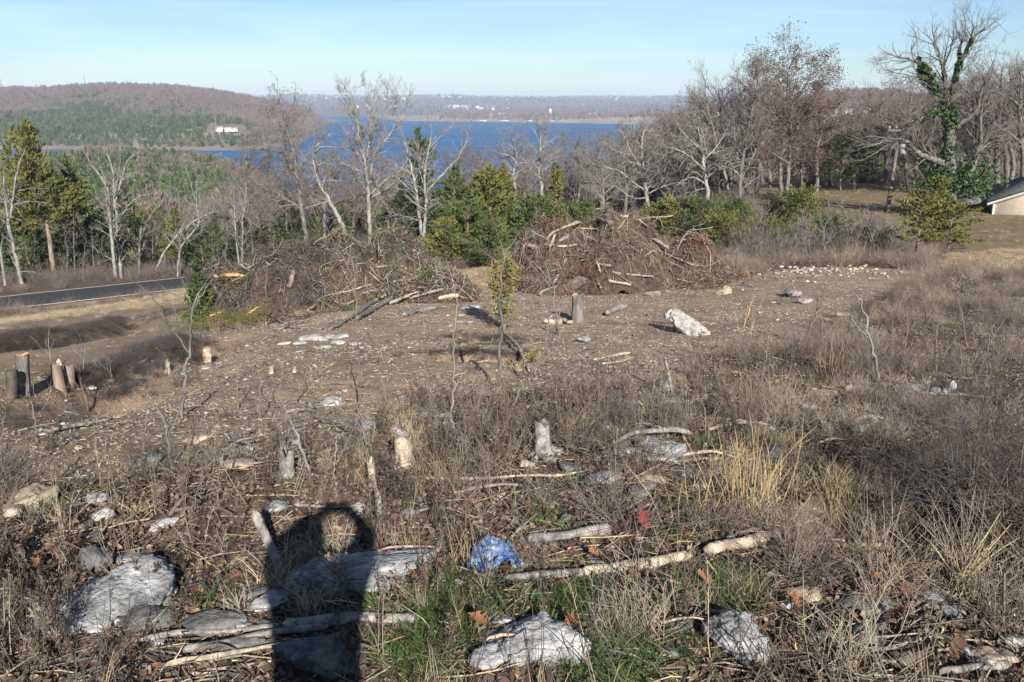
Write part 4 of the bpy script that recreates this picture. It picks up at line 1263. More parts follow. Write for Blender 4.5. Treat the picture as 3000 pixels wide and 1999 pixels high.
traced_tree('bare_tree', 'pale oak with arching limbs above the green junipers', 58, [
    [(2075, 620, .2), (2072, 560, .19), (2066, 520, .16), (2060, 470, .13), (2050, 400, .08), (2040, 350, .02)],
    [(2068, 540, .1), (2030, 520, .09), (1990, 540, .07), (1960, 590, .02)], [(2066, 525, .1), (2110, 490, .09), (2150, 500, .06), (2180, 530, .02)], [(2064, 500, .09), (2020, 460, .08), (1985, 440, .06), (1950, 430, .02)],
    [(2060, 470, .08), (2100, 430, .06), (2125, 385, .02)], [(2056, 440, .07), (2010, 400, .05), (1985, 370, .02)], [(2070, 550, .08), (2020, 570, .06), (2000, 615, .02)]], 66, BP, TP, kids=3.4, sub=1.2, wig=.28, up=.0, blen=.55, fan=.6)
traced_tree('bare_tree', 'tall grey tree group left of the brown-leaved oak, leaning left', 74, [
    [(2143, 600, .2), (2125, 520, .18), (2095, 400, .14), (2075, 320, .1), (2063, 235, .02)], [(2120, 500, .1), (2150, 420, .09), (2170, 320, .06), (2160, 215, .015)], [(2085, 370, .07), (2050, 310, .05), (2020, 262, .015)],
    [(2095, 400, .07), (2110, 330, .05), (2120, 250, .015)], [(2110, 450, .07), (2060, 410, .05), (2030, 360, .015)]], 67, BG, TG, kids=3.6, sub=1.2, blen=.6, up=.07)
traced_tree('bare_tree', 'dark trunked grey tree with several upright stems beside the brown-leaved oak', 70, [
    [(2165, 605, .2), (2170, 520, .18), (2180, 440, .14), (2195, 360, .1), (2215, 270, .05), (2222, 205, .015)], [(2170, 530, .12), (2200, 470, .1), (2230, 400, .07), (2250, 310, .03), (2256, 250, .015)], [(2172, 500, .1), (2155, 430, .08), (2150, 350, .05), (2145, 280, .015)],
    [(2168, 560, .08), (2205, 530, .07), (2235, 510, .02)]], 68, BG, TG, kids=3.4, sub=1.15, blen=.6, up=.07)
traced_tree('oak_tree', 'tall oak still holding rusty brown leaves', 72, [
    [(2304, 570, .22), (2310, 500, .2), (2316, 420, .17), (2318, 350, .13), (2315, 280, .09), (2308, 200, .03), (2310, 168, .015)],
    [(2316, 420, .1), (2350, 350, .08), (2390, 290, .06), (2430, 240, .02)], [(2318, 350, .1), (2345, 280, .07), (2380, 215, .05), (2410, 185, .015)], [(2312, 400, .1), (2270, 340, .08), (2235, 280, .05), (2215, 210, .015)],
    [(2315, 290, .07), (2280, 235, .05), (2250, 190, .015)], [(2312, 450, .08), (2360, 420, .06), (2420, 380, .02)], [(2310, 480, .08), (2265, 450, .06), (2225, 440, .02)], [(2314, 330, .06), (2400, 270, .04), (2445, 270, .015)], [(2310, 500, .07), (2350, 470, .05), (2395, 460, .02)],
    [(2310, 240, .05), (2345, 200, .03), (2370, 180, .01)], [(2318, 370, .06), (2370, 340, .05), (2420, 310, .02)]], 69, BG, TG, kids=3.6, sub=1.25, blen=.62, leaf=(M['dead_leaf'], 2.2, .13), up=.05)
oak('russet leaved small oak under the tall brown-leaved oak', 2350, 600, 370, 76, 190, 70, BG, TR, leaf=(M['dead_leaf'], 1.8, .13))
for k, (px, by, ty, Yv, w, lab) in enumerate([
    (2215, 600, 235, 88, 170, 'grey bare tree directly behind the many-stemmed grey tree'), (1985, 600, 330, 92, 190, 'hazy grey bare tree right of the lake end'), (2035, 600, 290, 90, 170, 'grey bare tree rising between the two wide pale oaks'),
    (2440, 585, 330, 100, 190, 'grey tree behind the dark cedar on the lawn'), (2535, 570, 320, 104, 180, 'grey tree above the dark lawn cedar, left of the utility pole'), (2590, 570, 280, 98, 190, 'bare tree just behind the utility pole'),
    (2665, 580, 260, 86, 200, 'grey bare tree between the utility pole and the ivy tree'), (2715, 570, 235, 90, 190, 'bare tree left of the ivy covered trunk, thin twigs'), (2860, 575, 205, 84, 210, 'tall bare tree just behind the ivy tree on its right'),
    (2925, 600, 195, 78, 220, 'tall bare tree above the house roof'), (2985, 600, 200, 74, 230, 'tall bare tree at the right edge'), (3050, 600, 190, 80, 230, 'bare tree just past the right edge'), (2800, 570, 250, 92, 200, 'bare tree seen through the ivy tree, left of its leaning stem'), (2960, 590, 260, 90, 220, 'dense twiggy tree behind the two trees over the house'), (2165, 600, 290, 98, 200, 'hazy tree between the grey group and the rusty oak'), (2395, 585, 300, 92, 190, 'thin bare tree left of the dark lawn cedar'),
    (2900, 590, 300, 96, 180, 'low grey bare tree far behind the house'), (2620, 575, 330, 108, 170, 'faint grey tree far behind the utility pole'), (2260, 590, 300, 100, 180, 'faint grey tree behind the rusty oak'), (1860, 620, 380, 96, 180, 'faint grey tree behind the wide pale oak')]):
    oak(lab, px, by, ty, Yv, w, 80 + k, BG, TG if k % 3 else TR, nl=8, sub=1.0, kids=3.6, up=.06, wig=.2)
for k, (px, by, ty, Yv, w) in enumerate([(1350, 690, 440, 100, 150), (1420, 680, 430, 100, 150), (1545, 660, 420, 100, 150), (1640, 650, 415, 104, 150), (1735, 640, 420, 100, 150), (1810, 640, 420, 104, 160), (950, 730, 470, 100, 160), (1120, 700, 455, 100, 150), (1180, 690, 450, 104, 150), (800, 760, 520, 100, 150), (650, 770, 560, 100, 140), (560, 780, 590, 104, 130), (760, 760, 580, 96, 130), (860, 750, 560, 104, 130), (1000, 720, 540, 106, 140), (450, 790, 610, 106, 120), (1480, 670, 460, 106, 140), (1600, 660, 450, 108, 140), (1930, 620, 430, 90, 150), (2110, 610, 420, 94, 150)]):
    oak('hazy grey bare tree in the wood behind the brush heaps', px, by, ty, Yv, w, 120 + k, BG, TR if k % 2 else TG, group='grey bare trees in the wood behind the heaps', nl=6, sub=1.0, kids=3.4, up=.06, wig=.2)

for k, (px, by, ty, Yv, w) in enumerate([(1760, 640, 395, 88, 170), (1830, 640, 410, 84, 170), (1870, 640, 350, 100, 170), (1950, 620, 345, 98, 190), (2010, 610, 300, 104, 180), (2070, 610, 330, 84, 180), (2120, 600, 260, 106, 180), (2190, 600, 270, 84, 190), (2240, 595, 310, 110, 180), (2290, 590, 260, 92, 190), (2370, 590, 270, 104, 190), (2450, 580, 300, 112, 190), (2550, 575, 270, 110, 190), (2630, 575, 265, 112, 190), (2690, 575, 300, 104, 190), (2740, 575, 240, 100, 190), (2830, 575, 235, 104, 190), (2890, 580, 215, 100, 210), (2950, 590, 200, 98, 210), (3000, 590, 230, 104, 210), (720, 770, 440, 110, 170), (800, 760, 430, 112, 170), (880, 750, 440, 108, 160), (960, 735, 430, 112, 170), (1030, 720, 440, 112, 160), (690, 775, 520, 100, 150), (840, 755, 500, 96, 150), (1300, 690, 460, 108, 150), (1390, 680, 440, 110, 150), (1660, 650, 430, 96, 150)]):
    oak('grey leafless tree in the hazy belt of bare crowns behind the clearing', px, by, ty, Yv, w, 1200 + k, BG, TG if k % 3 else TR, group='grey trees in the belt behind the clearing', nl=7, sub=1.0, kids=3.4, up=.06, wig=.2)

# --- ivy tree
ivy_limbs = [
    [(2786, 560, .40), (2783, 500, .37), (2781, 459, .34), (2784, 400, .31), (2786, 344, .27), (2769, 287, .22)],
    [(2769, 290, .17), (2740, 264, .15), (2729, 218, .12), (2689, 184, .09), (2631, 166, .05), (2600, 155, .015)], [(2780, 290, .17), (2792, 253, .15), (2804, 207, .13), (2827, 155, .1), (2861, 103, .06), (2918, 63, .015)],
    [(2772, 280, .12), (2763, 200, .09), (2740, 126, .06), (2729, 75, .015)], [(2804, 207, .08), (2812, 140, .06), (2830, 80, .03), (2822, 35, .01)], [(2827, 155, .07), (2850, 90, .05), (2845, 40, .015)], [(2763, 200, .06), (2790, 130, .05), (2795, 75, .015)],
    [(2689, 184, .05), (2650, 200, .04), (2590, 215, .015)], [(2729, 230, .06), (2680, 225, .05), (2620, 230, .015)], [(2740, 264, .05), (2700, 200, .04), (2685, 120, .015)],
    [(2783, 480, .22), (2758, 476, .2), (2720, 462, .17), (2689, 448, .15), (2654, 413, .1), (2608, 408, .07), (2560, 425, .05), (2517, 436, .015)], [(2689, 448, .06), (2670, 400, .05), (2660, 350, .015)],
    [(2790, 380, .16), (2809, 367, .15), (2845, 340, .12), (2861, 321, .1), (2878, 258, .07), (2918, 166, .015)], [(2782, 340, .07), (2750, 325, .06), (2700, 345, .05), (2640, 365, .015)],
    [(2809, 570, .22), (2825, 540, .21), (2844, 499, .18), (2862, 450, .15), (2873, 413, .12), (2873, 344, .07), (2885, 280, .015)], [(2862, 450, .07), (2900, 420, .05), (2940, 410, .015)], [(2608, 408, .04), (2560, 400, .03), (2520, 405, .01)], [(2620, 412, .04), (2570, 445, .03), (2530, 470, .01)]]
IVY_Y = 62
t_ivy = traced_tree('ivy_tree', 'tallest bare tree on the right, trunk and lower limbs wrapped in green ivy', IVY_Y, ivy_limbs, 777, M['bark_grey'], TG, thick=1.2, kids=2.4, sub=.9, start=.85, blen=.68, rmin=.0072, up=.05, fan=.25)
LIMBS_IVY = [a.copy() for a in LAST_LIMBS]
def ivy_leaves():
    rng = np.random.default_rng(9)
    C = []
    for li, dens, r0, tmax in ((0, 6500, .50, 1.0), (1, 1700, .23, .65), (2, 1800, .24, .7), (9, 3000, .34, .68), (11, 300, .16, .5), (13, 1500, .36, .5), (3, 240, .13, .4), (8, 100, .12, .4), (4, 160, .12, .4)):
        P, ln = resample(LIMBS_IVY[li], 60)
        t = rng.uniform(0, tmax, dens) * 59
        i = t.astype(int).clip(0, 58); q = P[i] + (P[i + 1] - P[i]) * (t - i)[:, None]
        v = rng.normal(size=(dens, 3)); v = norm(v)
        lump = .7 + .6 * n2(t * .35, t * 0 + li, 1., 2)
        q = q + v * (r0 * lump * rng.uniform(.45, 1.15, dens))[:, None]
        C.append(q)
    C = np.concatenate(C)
    # spill at the foot
    k = 2600
    g = at_Y(2790, 540, IVY_Y)
    C = np.concatenate([C, g + rng.normal(0, 1, (k, 3)) * [1.4, .8, .7] + [0.3, 0, .3]])
    V, Q = quads_cloud(C - np.array(t_ivy.location), rng.uniform(.17, .32, len(C)), rng.uniform(.15, .25, len(C)), rng.normal(size=(len(C), 3)) + [0, -.5, -.1], rng)
    obj('ivy', mesh_np('ivy', V, [Q], False, [M['ivy']]), t_ivy)
ivy_leaves()

# --- cedars and junipers on the right
def cedar_two():
    b = at_Y(2480, 572, 92); g = on_ground(b[0], b[1])
    t = thing('cedar_tree', 'dark broad cedar with two trunks standing on the far lawn', 'tree', g)
    for s, hh, sd, sh in ((-.75, 5.9, 60, 'round'), (.75, 6.6, 61, 'cone')):
        tm, fm = cedar_mesh(sd, hh, 3.1, M['cedar_dark'], 5200, sh, .2, tilt=.15)
        obj('trunk', tm, t, (s, 0, 0)); obj('foliage', fm, t, (s * 1.3, 0, 0))
cedar_two()
cedar('cedar_tree', 'olive cedar top behind the dark lawn cedar', 2510, 560, 102, 388, 2.2, M['cedar_olive'], 62, 'cone', 3000, low=.1)
cedar('cedar_tree', 'sprawling yellow-green cedar in front of the ivy tree', 2678, 766, 37, 562, 2.3, M['cedar_olive'], 63, 'spread', 4600, low=.26, leaf_l=(.10, .2), tilt=.12, nbr=58, tight=.5)
cedar('cedar_tree', 'second olive cedar touching the right side of the sprawling one', 2775, 745, 42, 590, 2.1, M['cedar_olive'], 64, 'spread', 4600, low=.1, leaf_l=(.10, .22), tilt=.15, nbr=64, tight=.55)
cedar('cedar_tree', 'olive cedar tip at the foot of the ivy tree', 2735, 700, 48, 520, 1.6, M['cedar_olive'], 65, 'cone', 4000, low=.06)
for k, (px, by, ty, Yv, w, mm, lab) in enumerate([
    (1995, 700, 602, 52, 1.6, 'cedar_olive', 'bright green juniper bush below the pale arching oak, left one'), (2060, 700, 600, 51, 1.5, 'cedar_green', 'green juniper bush below the pale arching oak, right one'), (2150, 690, 598, 53, 1.5, 'cedar_green', 'dark green juniper bush under the grey tree group'),
    (2225, 770, 668, 46, 1.6, 'cedar_olive', 'low bright green juniper beside the right end of the big heap'), (2290, 768, 690, 45, 1.3, 'cedar_green', 'low green juniper just right of the bright one'), (2345, 720, 570, 52, 1.5, 'cedar_olive', 'olive juniper under the rusty oak'),
    (2280, 700, 590, 56, 1.4, 'cedar_dark', 'dark juniper left of the olive one under the rusty oak'), (2420, 765, 650, 44, 1.2, 'cedar_green', 'shaded juniper among the thin grey saplings'), (1930, 700, 610, 54, 1.3, 'cedar_olive', 'olive juniper behind the top of the big heap'),
    (2560, 770, 700, 42, 1.2, 'cedar_dark', 'dark juniper left of the sprawling cedar foot'), (1700, 690, 600, 56, 1.3, 'cedar_green', 'small green juniper peeping over the big heap'), (2110, 720, 640, 48, 1.2, 'cedar_olive', 'yellowish juniper by the right shoulder of the big heap')]):
    cedar('juniper_bush', lab, px, by, Yv, ty, w, M[mm], 140 + k, 'round', 3000, low=.0, leaf_l=(.12, .26), tilt=.5)

# thin grey saplings on the crest
for k, px in enumerate([2352, 2372, 2398, 2420, 2446, 2472, 2500, 2528, 2545, 2562, 2590, 2230, 2205, 2330, 2610, 2640]):
    r_ = np.random.default_rng(300 + k)
    ty = r_.uniform(600, 690); by = 778
    traced_tree('sapling', 'thin leafless grey sapling on the crest below the lawn', 38 + r_.uniform(-1, 4), [[(px, by, .03), (px + r_.normal(0, 8), (by + ty) / 2, .024), (px + r_.normal(5, 14), ty, .008)], [(px, by - 40, .02), (px + r_.normal(0, 18), ty + 30, .006)]], 320 + k, BG, TG,
                group='thin grey saplings on the crest', kids=2.4, sub=1.5, blen=.4, mx=2, up=.1)

# background trees one can still tell apart, copied from a few kinds
def kind_set():
    kinds = []
    r_ = np.random.default_rng(55)
    for k in range(4):
        h = 9.0; out = {1: [], 2: [], 3: []}; tips = []
        P, ln = resample(np.array([[0, 0, -.2], [r_.normal(0, .2), r_.normal(0, .2), 3], [r_.normal(0, .3), r_.normal(0, .3), 6], [r_.normal(0, .4), r_.normal(0, .4), h]]), 9)
        R = np.linspace(.16, .02, 9)
        for b in range(13):
            t = r_.uniform(.28, 1); f = t * 8; i = min(int(f), 7); q = P[i] + (P[i + 1] - P[i]) * (f - i)
            v = r_.normal(size=3); v[2] = abs(v[2]) * .6 + .4; v = norm(v)
            grow(out, q, v, r_.uniform(1.6, 3.4) * (1.25 - .6 * t), .05, 1, 3, r_, .07, .2, 2.6, .7, tips)
        tb = Tubes(); tb.add(P, R, 6)
        for a, b in out[1]: tb.add(a, b, 4)
        tm = tb.mesh('trunk', [M['bark_grey']])
        tb = Tubes()
        for lv in (2, 3):
            for a, b in out[lv]: tb.add(a, b, 3)
        kinds.append((tm, 'crown', tb.mesh('crown', [[TG, TR, TG, M['twig_pale']][k]])))
    for k in range(4):
        tm, fm = cedar_mesh(70 + k, 7.5, 2.3, [M['cedar_green'], M['cedar_olive'], M['cedar_dark'], M['cedar_green']][k], 2200, ['cone', 'cone', 'col', 'cone'][k], .05, leaf_l=(.3, .55), nbr=70)
        kinds.append((tm, 'foliage', fm))
    return kinds
KINDS = kind_set()
def place_kind(k, x, y, s, rz, name, label, group):
    g = on_ground(x, y, -.1)
    t = thing(name, label, 'tree', g, group); t.rotation_euler = (0, 0, rz); t.scale = (s, s, s)
    tm, cn, cm = KINDS[k]
    obj('trunk', tm, t); obj(cn, cm, t)
r_ = np.random.default_rng(77)
cnt = 0
while cnt < 230:
    a = r_.uniform(-.70, .66); Yv = math.exp(r_.uniform(math.log(88), math.log(150))); x = a * Yv
    if a > .24 and Yv < 112: continue
    q, _ = road_near(np.array([x]), np.array([Yv]))
    if q[0] < 7: continue
    pc = np.interp(a, [-.7, -.4, -.25, -.1, .05, .66], [.8, .72, .5, .32, .2, .12])
    con = r_.uniform() < pc
    k = int(r_.integers(4, 8)) if con else int(r_.integers(0, 4))
    s = r_.uniform(.65, 1.0) * np.interp(a, [-.7, -.3, -.1, .15, .3], [.95, .8, .74, .8, .95])
    place_kind(k, x, Yv, s, r_.uniform(0, 6.28), 'cedar_tree' if con else 'bare_tree', 'green cedar among the mixed wood falling away to the lake' if con else 'leafless grey tree in the mixed wood falling away to the lake', 'cedars in the wood above the lake' if con else 'leafless trees in the wood above the lake')
    cnt += 1
# undergrowth along the wood edge: twiggy brush nobody could count
def brush_src(seed, m, n=70, h=1.6, w=.9):
    r_ = np.random.default_rng(seed); tb = Tubes()
    for k in range(n):
        a = r_.uniform(0, 6.28); p = np.array([r_.normal(0, w * .3), r_.normal(0, w * .3), -.05]); d = np.array([math.cos(a) * .5, math.sin(a) * .5, 1.0]) + r_.normal(0, .3, 3)
        L = h * r_.uniform(.5, 1.1); q = p + d * L * .5 + r_.normal(0, .08, 3); e = q + (d + r_.normal(0, .4, 3)) * L * .45
        tb.add([p, q, e], [.014, .010, .004], 3)
    return tb.mesh('brush', [m], smooth=False)
source('brush', [brush_src(1, TG), brush_src(2, TR), brush_src(3, M['twig_red'], 60, 2.2, 1.0), brush_src(4, TG, 50, 2.6, .8)])
def edge_brush():
    r_ = np.random.default_rng(91)
    P = []
    segs = [((-200, 868), (700, 800), 78, 95, 650), ((700, 790), (1350, 740), 62, 92, 500), ((1500, 720), (2230, 690), 52, 80, 330), ((2180, 775), (2640, 772), 40, 45, 70), ((2330, 600), (3000, 590), 100, 114, 260)]
    out = []
    for (ax, ay), (bx, by), y0, y1, n in segs:
        u = r_.uniform(0, 1, n); Yv = y0 + (y1 - y0) * r_.uniform(0, 1, n) ** 1.6
        pxs = ax + (bx - ax) * u; pys = ay + (by - ay) * u
        d = ray(pxs, pys); x = d[:, 0] / d[:, 1] * Yv
        q, _ = road_near(x, Yv)
        k = q > 4.6
        out.append(np.stack([x[k], Yv[k]], -1))
    XY = np.concatenate(out); n = len(XY)
    Z = H(XY[:, 0], XY[:, 1])
    s = r_.uniform(.25, .75, n)
    scatter('brush_undergrowth', 'brush', np.column_stack([XY, Z]), np.column_stack([np.zeros(n), np.zeros(n), r_.uniform(0, 6.28, n)]), np.column_stack([s, s, s * r_.uniform(.7, 1.2, n)]), r_.integers(0, 4, n), 'twiggy leafless undergrowth along the edge of the wood')
edge_brush()

# ------------------------------------------------------------------ utility pole and the house on the right
def utility_pole():
    Yv = 66; top = at_Y(2637, 374, Yv); b = at_Y(2603, 588, Yv)
    g = on_ground(b[0], b[1])
    t = thing('utility_pole', 'leaning wooden utility pole with a grey transformer near the ivy tree', 'utility pole', g)
    T = top - g
    tb = Tubes(); tb.add([[0, 0, -.5], T * .5, T], [.17, .14, .12], 8); obj('pole', tb.mesh('pole', [M['bark_grey']]), t)
    al = mat('galvanized', (.30, .32, .34), (.42, .44, .46), 6, .5)
    c = T * .78 + np.array([.42, -.1, 0])
    tb = Tubes(); tb.add([c + [0, 0, -.55], c + [0, 0, .5], c + [0, 0, .62]], [.33, .33, .15], 12); obj('transformer', tb.mesh('transformer', [al]), t)
    c2 = T * .965
    V, Q = box_arr(-1.15, -.07, -.08, 1.15, .07, .08); obj('crossarm', mesh_np('crossarm', V + c2 + [0.1, -.2, 0], [Q], False, [M['wood_grey']]), t)
    for sx in (-1, -.45, .45, 1):
        tb = Tubes(); tb.add([c2 + [sx + .1, -.2, .09], c2 + [sx + .1, -.2, .34]], [.07, .05], 8); obj('insulator', tb.mesh('insulator', [al]), t)
    tb = Tubes(); tb.add([T * .88 + [-.15, -.2, -.5], T * .88 + [-.15, -.2, .1]], [.1, .1], 8); obj('cutout', tb.mesh('cutout', [al]), t)
utility_pole()

def house_right():
    Yv = 66.
    bl = at_Y(2906, 633, Yv); g = on_ground(bl[0], bl[1])
    t = thing('gable_house', 'pale beige gabled house with a dark grey roof at the right edge', 'house', g)
    t.rotation_euler = (0, 0, math.radians(-27))
    eave = at_Y(2906, 588, Yv)[2] - g[2]
    w = 9.0
    rise = 1.9
    wm = mat('siding_beige', (.56, .47, .36), (.66, .57, .45), 2, .8, .3, 30)
    rm = mat('shingle_dark', (.07, .07, .072), (.14, .138, .135), 9, .9, .5, 40)
    wh = mat('trim_white', (.66, .65, .62), (.76, .75, .72), 2, .7)
    V = np.array([[0, 0, -.6], [w, 0, -.6], [w, 10, -.6], [0, 10, -.6], [0, 0, eave], [w, 0, eave], [w, 10, eave], [0, 10, eave], [w / 2, 0, eave + rise], [w / 2, 10, eave + rise]], float)
    Q = np.array([[0, 1, 5, 4], [2, 3, 7, 6], [3, 0, 4, 7], [1, 2, 6, 5]]); T = np.array([[4, 5, 8], [6, 7, 9]])
    obj('wall', mesh_np('wall', V, [Q, T], False, [wm]), t)
    V, Q = gable_roof(10, w, eave + .03, rise, .45, .14)
    V = np.column_stack([-V[:, 1] + w / 2, V[:, 0] + 5, V[:, 2]])
    obj('roof', mesh_np('roof', V, [Q], False, [rm]), t)
    sl = rise / (w / 2)
    for s in (0, 1):
        V = []
        for x_, z_ in ((-.47 if s == 0 else w + .47, eave - .47 * sl), (w / 2, eave + rise)):
            V += [[x_, -.47, z_ - .16], [x_, -.47, z_ + .03], [x_, -.51, z_ - .16], [x_, -.51, z_ + .03]]
        Q = [[2, 3, 7, 6], [0, 1, 5, 4], [0, 2, 6, 4], [1, 3, 7, 5]]
        obj('fascia', mesh_np('fascia', np.array(V), [np.array(Q)], False, [wh]), t)
    V, Q = box_arr(-.04, -.04, -.6, .1, .1, eave); obj('corner_board', mesh_np('corner_board', V, [Q], False, [wh]), t)
    # dark lean-to roof that stands in front on the left
    V = np.array([[-3.4, 1.5, eave - .95], [-.5, 1.5, eave - .35], [-.5, 8, eave - .35], [-3.4, 8, eave - .95]], float)
    V = np.concatenate([V, V + [0, 0, .12]])
    Q = [[0, 1, 2, 3], [4, 7, 6, 5], [0, 4, 5, 1], [1, 5, 6, 2], [2, 6, 7, 3], [3, 7, 4, 0]]
    obj('lean_to_roof', mesh_np('lean_to_roof', V, [np.array(Q)], False, [rm]), t)
    V, Q = join([box_arr(-3.2, 1.7, -.6, -3.05, 1.85, eave - .9), box_arr(-3.2, 7.5, -.6, -3.05, 7.65, eave - .9)])
    obj('post', mesh_np('post', V[:8], [Q[:6]], False, [wh]), t)
    obj('post', mesh_np('post', V[8:], [Q[6:] - 8], False, [wh]), t)
    # a low porch step in front
    V, Q = box_arr(4.4, -1.3, -.6, 6.2, -.02, .12); obj('step', mesh_np('step', V, [Q], False, [M['stone_tan']]), t)
house_right()
# ------------------------------------------------------------------ stones, stumps, fallen wood
FRONT = []     # the near side of stones and logs, kept clear of tall weeds
FOOT = [(cx_, cy_, rad_ * .7, rad_ * .7, 0) for cx_, cy_, rad_, dep_ in PITS]      # (x, y, radii) kept free of ground cover
def ico(sub):
    bm = bmesh.new(); bmesh.ops.create_icosphere(bm, subdivisions=sub, radius=1)
    V = np.array([v.co[:] for v in bm.verts]); T = np.array([[v.index for v in f.verts] for f in bm.faces]); bm.free()
    return V, T
ICO = {k: ico(k) for k in (1, 2, 3, 4, 5)}
def rock_arr(seed, sub, dims, rough=.07, planes=10):
    rng = np.random.default_rng(seed)
    V, T = ICO[sub]; V = norm(V)
    Nn = norm(rng.normal(size=(planes, 3)) * [1, 1, 1.2]); D = rng.uniform(.5, .9, planes)
    dot = V @ Nn.T
    r = np.where(dot > .05, D[None] / np.maximum(dot, .05), 9).min(1)
    r = np.minimum(r, 1.12)
    P = V * r[:, None]
    P = P * (1 + rough * fbm(P * 2.3 + seed, 4)[:, None] - 1.3 * rough * np.abs(fbm(P * 1.7 + seed * 3, 3))[:, None])
    if sub >= 4: P[:, 2] += .055 * np.sign(np.sin(P[:, 2] * 13 + 2 * vnoise(P * 1.5 + seed))) * (np.abs(V[:, 2]) < .8)
    if sub >= 4: P = P + V * (rough * .34 * fbm(P * 9 + seed, 3) - rough * .55 * np.clip(1 - np.abs(fbm(P * 3.1 + seed * 2, 3)) * 6, 0, 1))[:, None]
    return P * np.asarray(dims) * .5, T
rng_f = np.random.default_rng(4)
def rock(px, py, wpx, label, mt='limestone', dr=.7, hr=.5, seed=0, yaw=0.0, sub=4, name='rock', tilt=(0, 0), sink=.25, group=None, foot=1.0):
    p = at(px, py)
    dist = np.linalg.norm(p)
    w = wpx * dist / FPX
    d = (w, w * dr, w * hr)
    V, T = rock_arr(seed + 1, sub, d, .13 if sub > 3 else .12)
    me = mesh_np(name, V, [T], False, [M[mt]])
    xs_ = p[0] + np.array([0, .3, -.3, 0, 0]) * w; ys_ = p[1] + d[1] * .35 + np.array([0, 0, 0, .3, -.3]) * d[1]
    hz_ = H(xs_, ys_); zc_ = float(min(hz_[0], hz_.mean(), hz_.min() + d[2] * .3))
    o = obj(name, me, loc=(p[0], p[1] + d[1] * .35, zc_ + d[2] * (.5 - sink)), label=label, cat='rock', group=group)
    o.rotation_euler = (tilt[0], tilt[1], yaw)
    if foot:
        if sub == 5: sink = 0
        FOOT.append((p[0], p[1] + d[1] * .35, w * .40 * foot, w * dr * .45 * foot, yaw))
        for q_ in ((.3, .7, 1.1) if sub < 5 else ()): FRONT.append((p[0] + rng_f.normal(0, .12) * w, p[1] - q_ * d[2], w * .28, d[2] * .28, 0))
    return o

rock(228, 1880, 255, 'large pale grey slab half covered by weeds at the bottom left', 'limestone', 1.5, .42, 3, -.5, 5, 'boulder', (.15, .12), .34, foot=.85)
rock(405, 1850, 150, 'low grey ledge beside the large bottom left slab', 'limestone_dark', .9, .3, 4, .2, 4, 'rock', (0, .1), .3)
rock(1000, 1745, 440, 'long grey slab crossed by the photographer shadow', 'limestone', .62, .22, 5, .42, 5, 'boulder', (-.12, .0), .18)
rock(760, 1800, 130, 'white lower tip of the long grey slab', 'limestone', .7, .35, 6, .3, 4, 'rock', (0, 0), .25)
rock(1560, 1975, 330, 'big light grey boulder at the bottom centre', 'limestone', .75, .40, 7, .1, 5, 'boulder', (.05, -.08), .32, foot=.8)
rock(1425, 1960, 110, 'broken pale rock touching the left side of the bottom centre boulder', 'limestone', .8, .6, 8, .6, 4)
rock(1600, 1865, 110, 'pale angular rock above the bottom centre boulder', 'limestone', .6, .4, 81, -.5, 4)
rock(2165, 1945, 200, 'upright grey boulder at the lower right of centre', 'limestone', .62, .72, 9, -.2, 5, 'boulder', (-.25, .1), .25)
rock(1960, 1935, 70, 'small grey rock left of the upright boulder', 'limestone_dark', .8, .5, 10, .4, 3)
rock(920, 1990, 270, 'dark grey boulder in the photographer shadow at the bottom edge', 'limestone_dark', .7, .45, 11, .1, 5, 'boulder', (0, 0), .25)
rock(275, 1672, 105, 'round grey rock among dead leaves above the bottom left slab', 'limestone_dark', .8, .75, 12, .2, 4)
rock(60, 1495, 130, 'smooth pale rock at the left edge', 'stone_tan', .9, .5, 13, .5, 4, 'rock', (0, -.2), .3)
rock(28, 1520, 80, 'tan chunk leaning below the smooth pale left edge rock', 'stone_tan', .8, .5, 14, .0, 3)
rock(298, 1530, 55, 'small white cubic stone in dead leaves on the left', 'stone_white', .8, .8, 15, .5, 3)
rock(1942, 1355, 160, 'pale boulder lying under a grey log', 'limestone', .7, .55, 16, .1, 5, 'boulder')
rock(2035, 985, 150, 'large upright white boulder on the bare ground', 'stone_white', .5, .42, 17, -.55, 5, 'boulder', (-.35, .45), .16)
rock(1985, 950, 75, 'white upper lobe of the large white boulder', 'stone_white', .7, .75, 18, .3, 4, 'rock', (-.2, .1), .1)
rock(1712, 1004, 58, 'small white stone left of the large white boulder', 'limestone', .7, .5, 19, .2, 4)
rock(2130, 862, 60, 'tan rounded boulder at the right foot of the big heap', 'stone_tan', .6, .48, 20, .1, 4)
rock(2330, 872, 42, 'purplish boulder on the crest, upper one', 'stone_purple', .8, .75, 21, .2, 4)
rock(2362, 890, 46, 'purplish boulder on the crest, lower one', 'stone_purple', .7, .5, 22, .5, 4)
rock(2310, 868, 30, 'grey boulder left of the purplish pair', 'limestone_dark', .8, .8, 23, .5, 3)
rock(2190, 840, 36, 'bluish rock beside the tan rounded boulder', 'limestone_dark', .7, .6, 24, .1, 3)
rock(1625, 1334, 56, 'white stone right of the grey leaning stump', 'stone_white', .8, .55, 25, .4, 4)
rock(1540, 1372, 70, 'flat tan stone below the grey leaning stump', 'stone_tan', .8, .35, 26, .1, 4)
rock(1772, 1262, 62, 'grey stone in the brown weeds right of the stump', 'limestone_dark', .8, .6, 27, .1, 4)
rock(1748, 1188, 50, 'pale grey stone standing among tall brown weeds', 'limestone_dark', .6, 1.0, 28, .1, 4)
rock(1885, 1250, 46, 'small pale stone in weeds above the pale boulder', 'limestone_dark', .6, .7, 281, .1, 3)
rock(2098, 1158, 34, 'bluish grey flat stone pair, left stone', 'limestone_dark', .8, .6, 29, .1, 3)
rock(2140, 1154, 44, 'bluish grey flat stone pair, right stone', 'limestone_dark', .8, .4, 30, .1, 3)
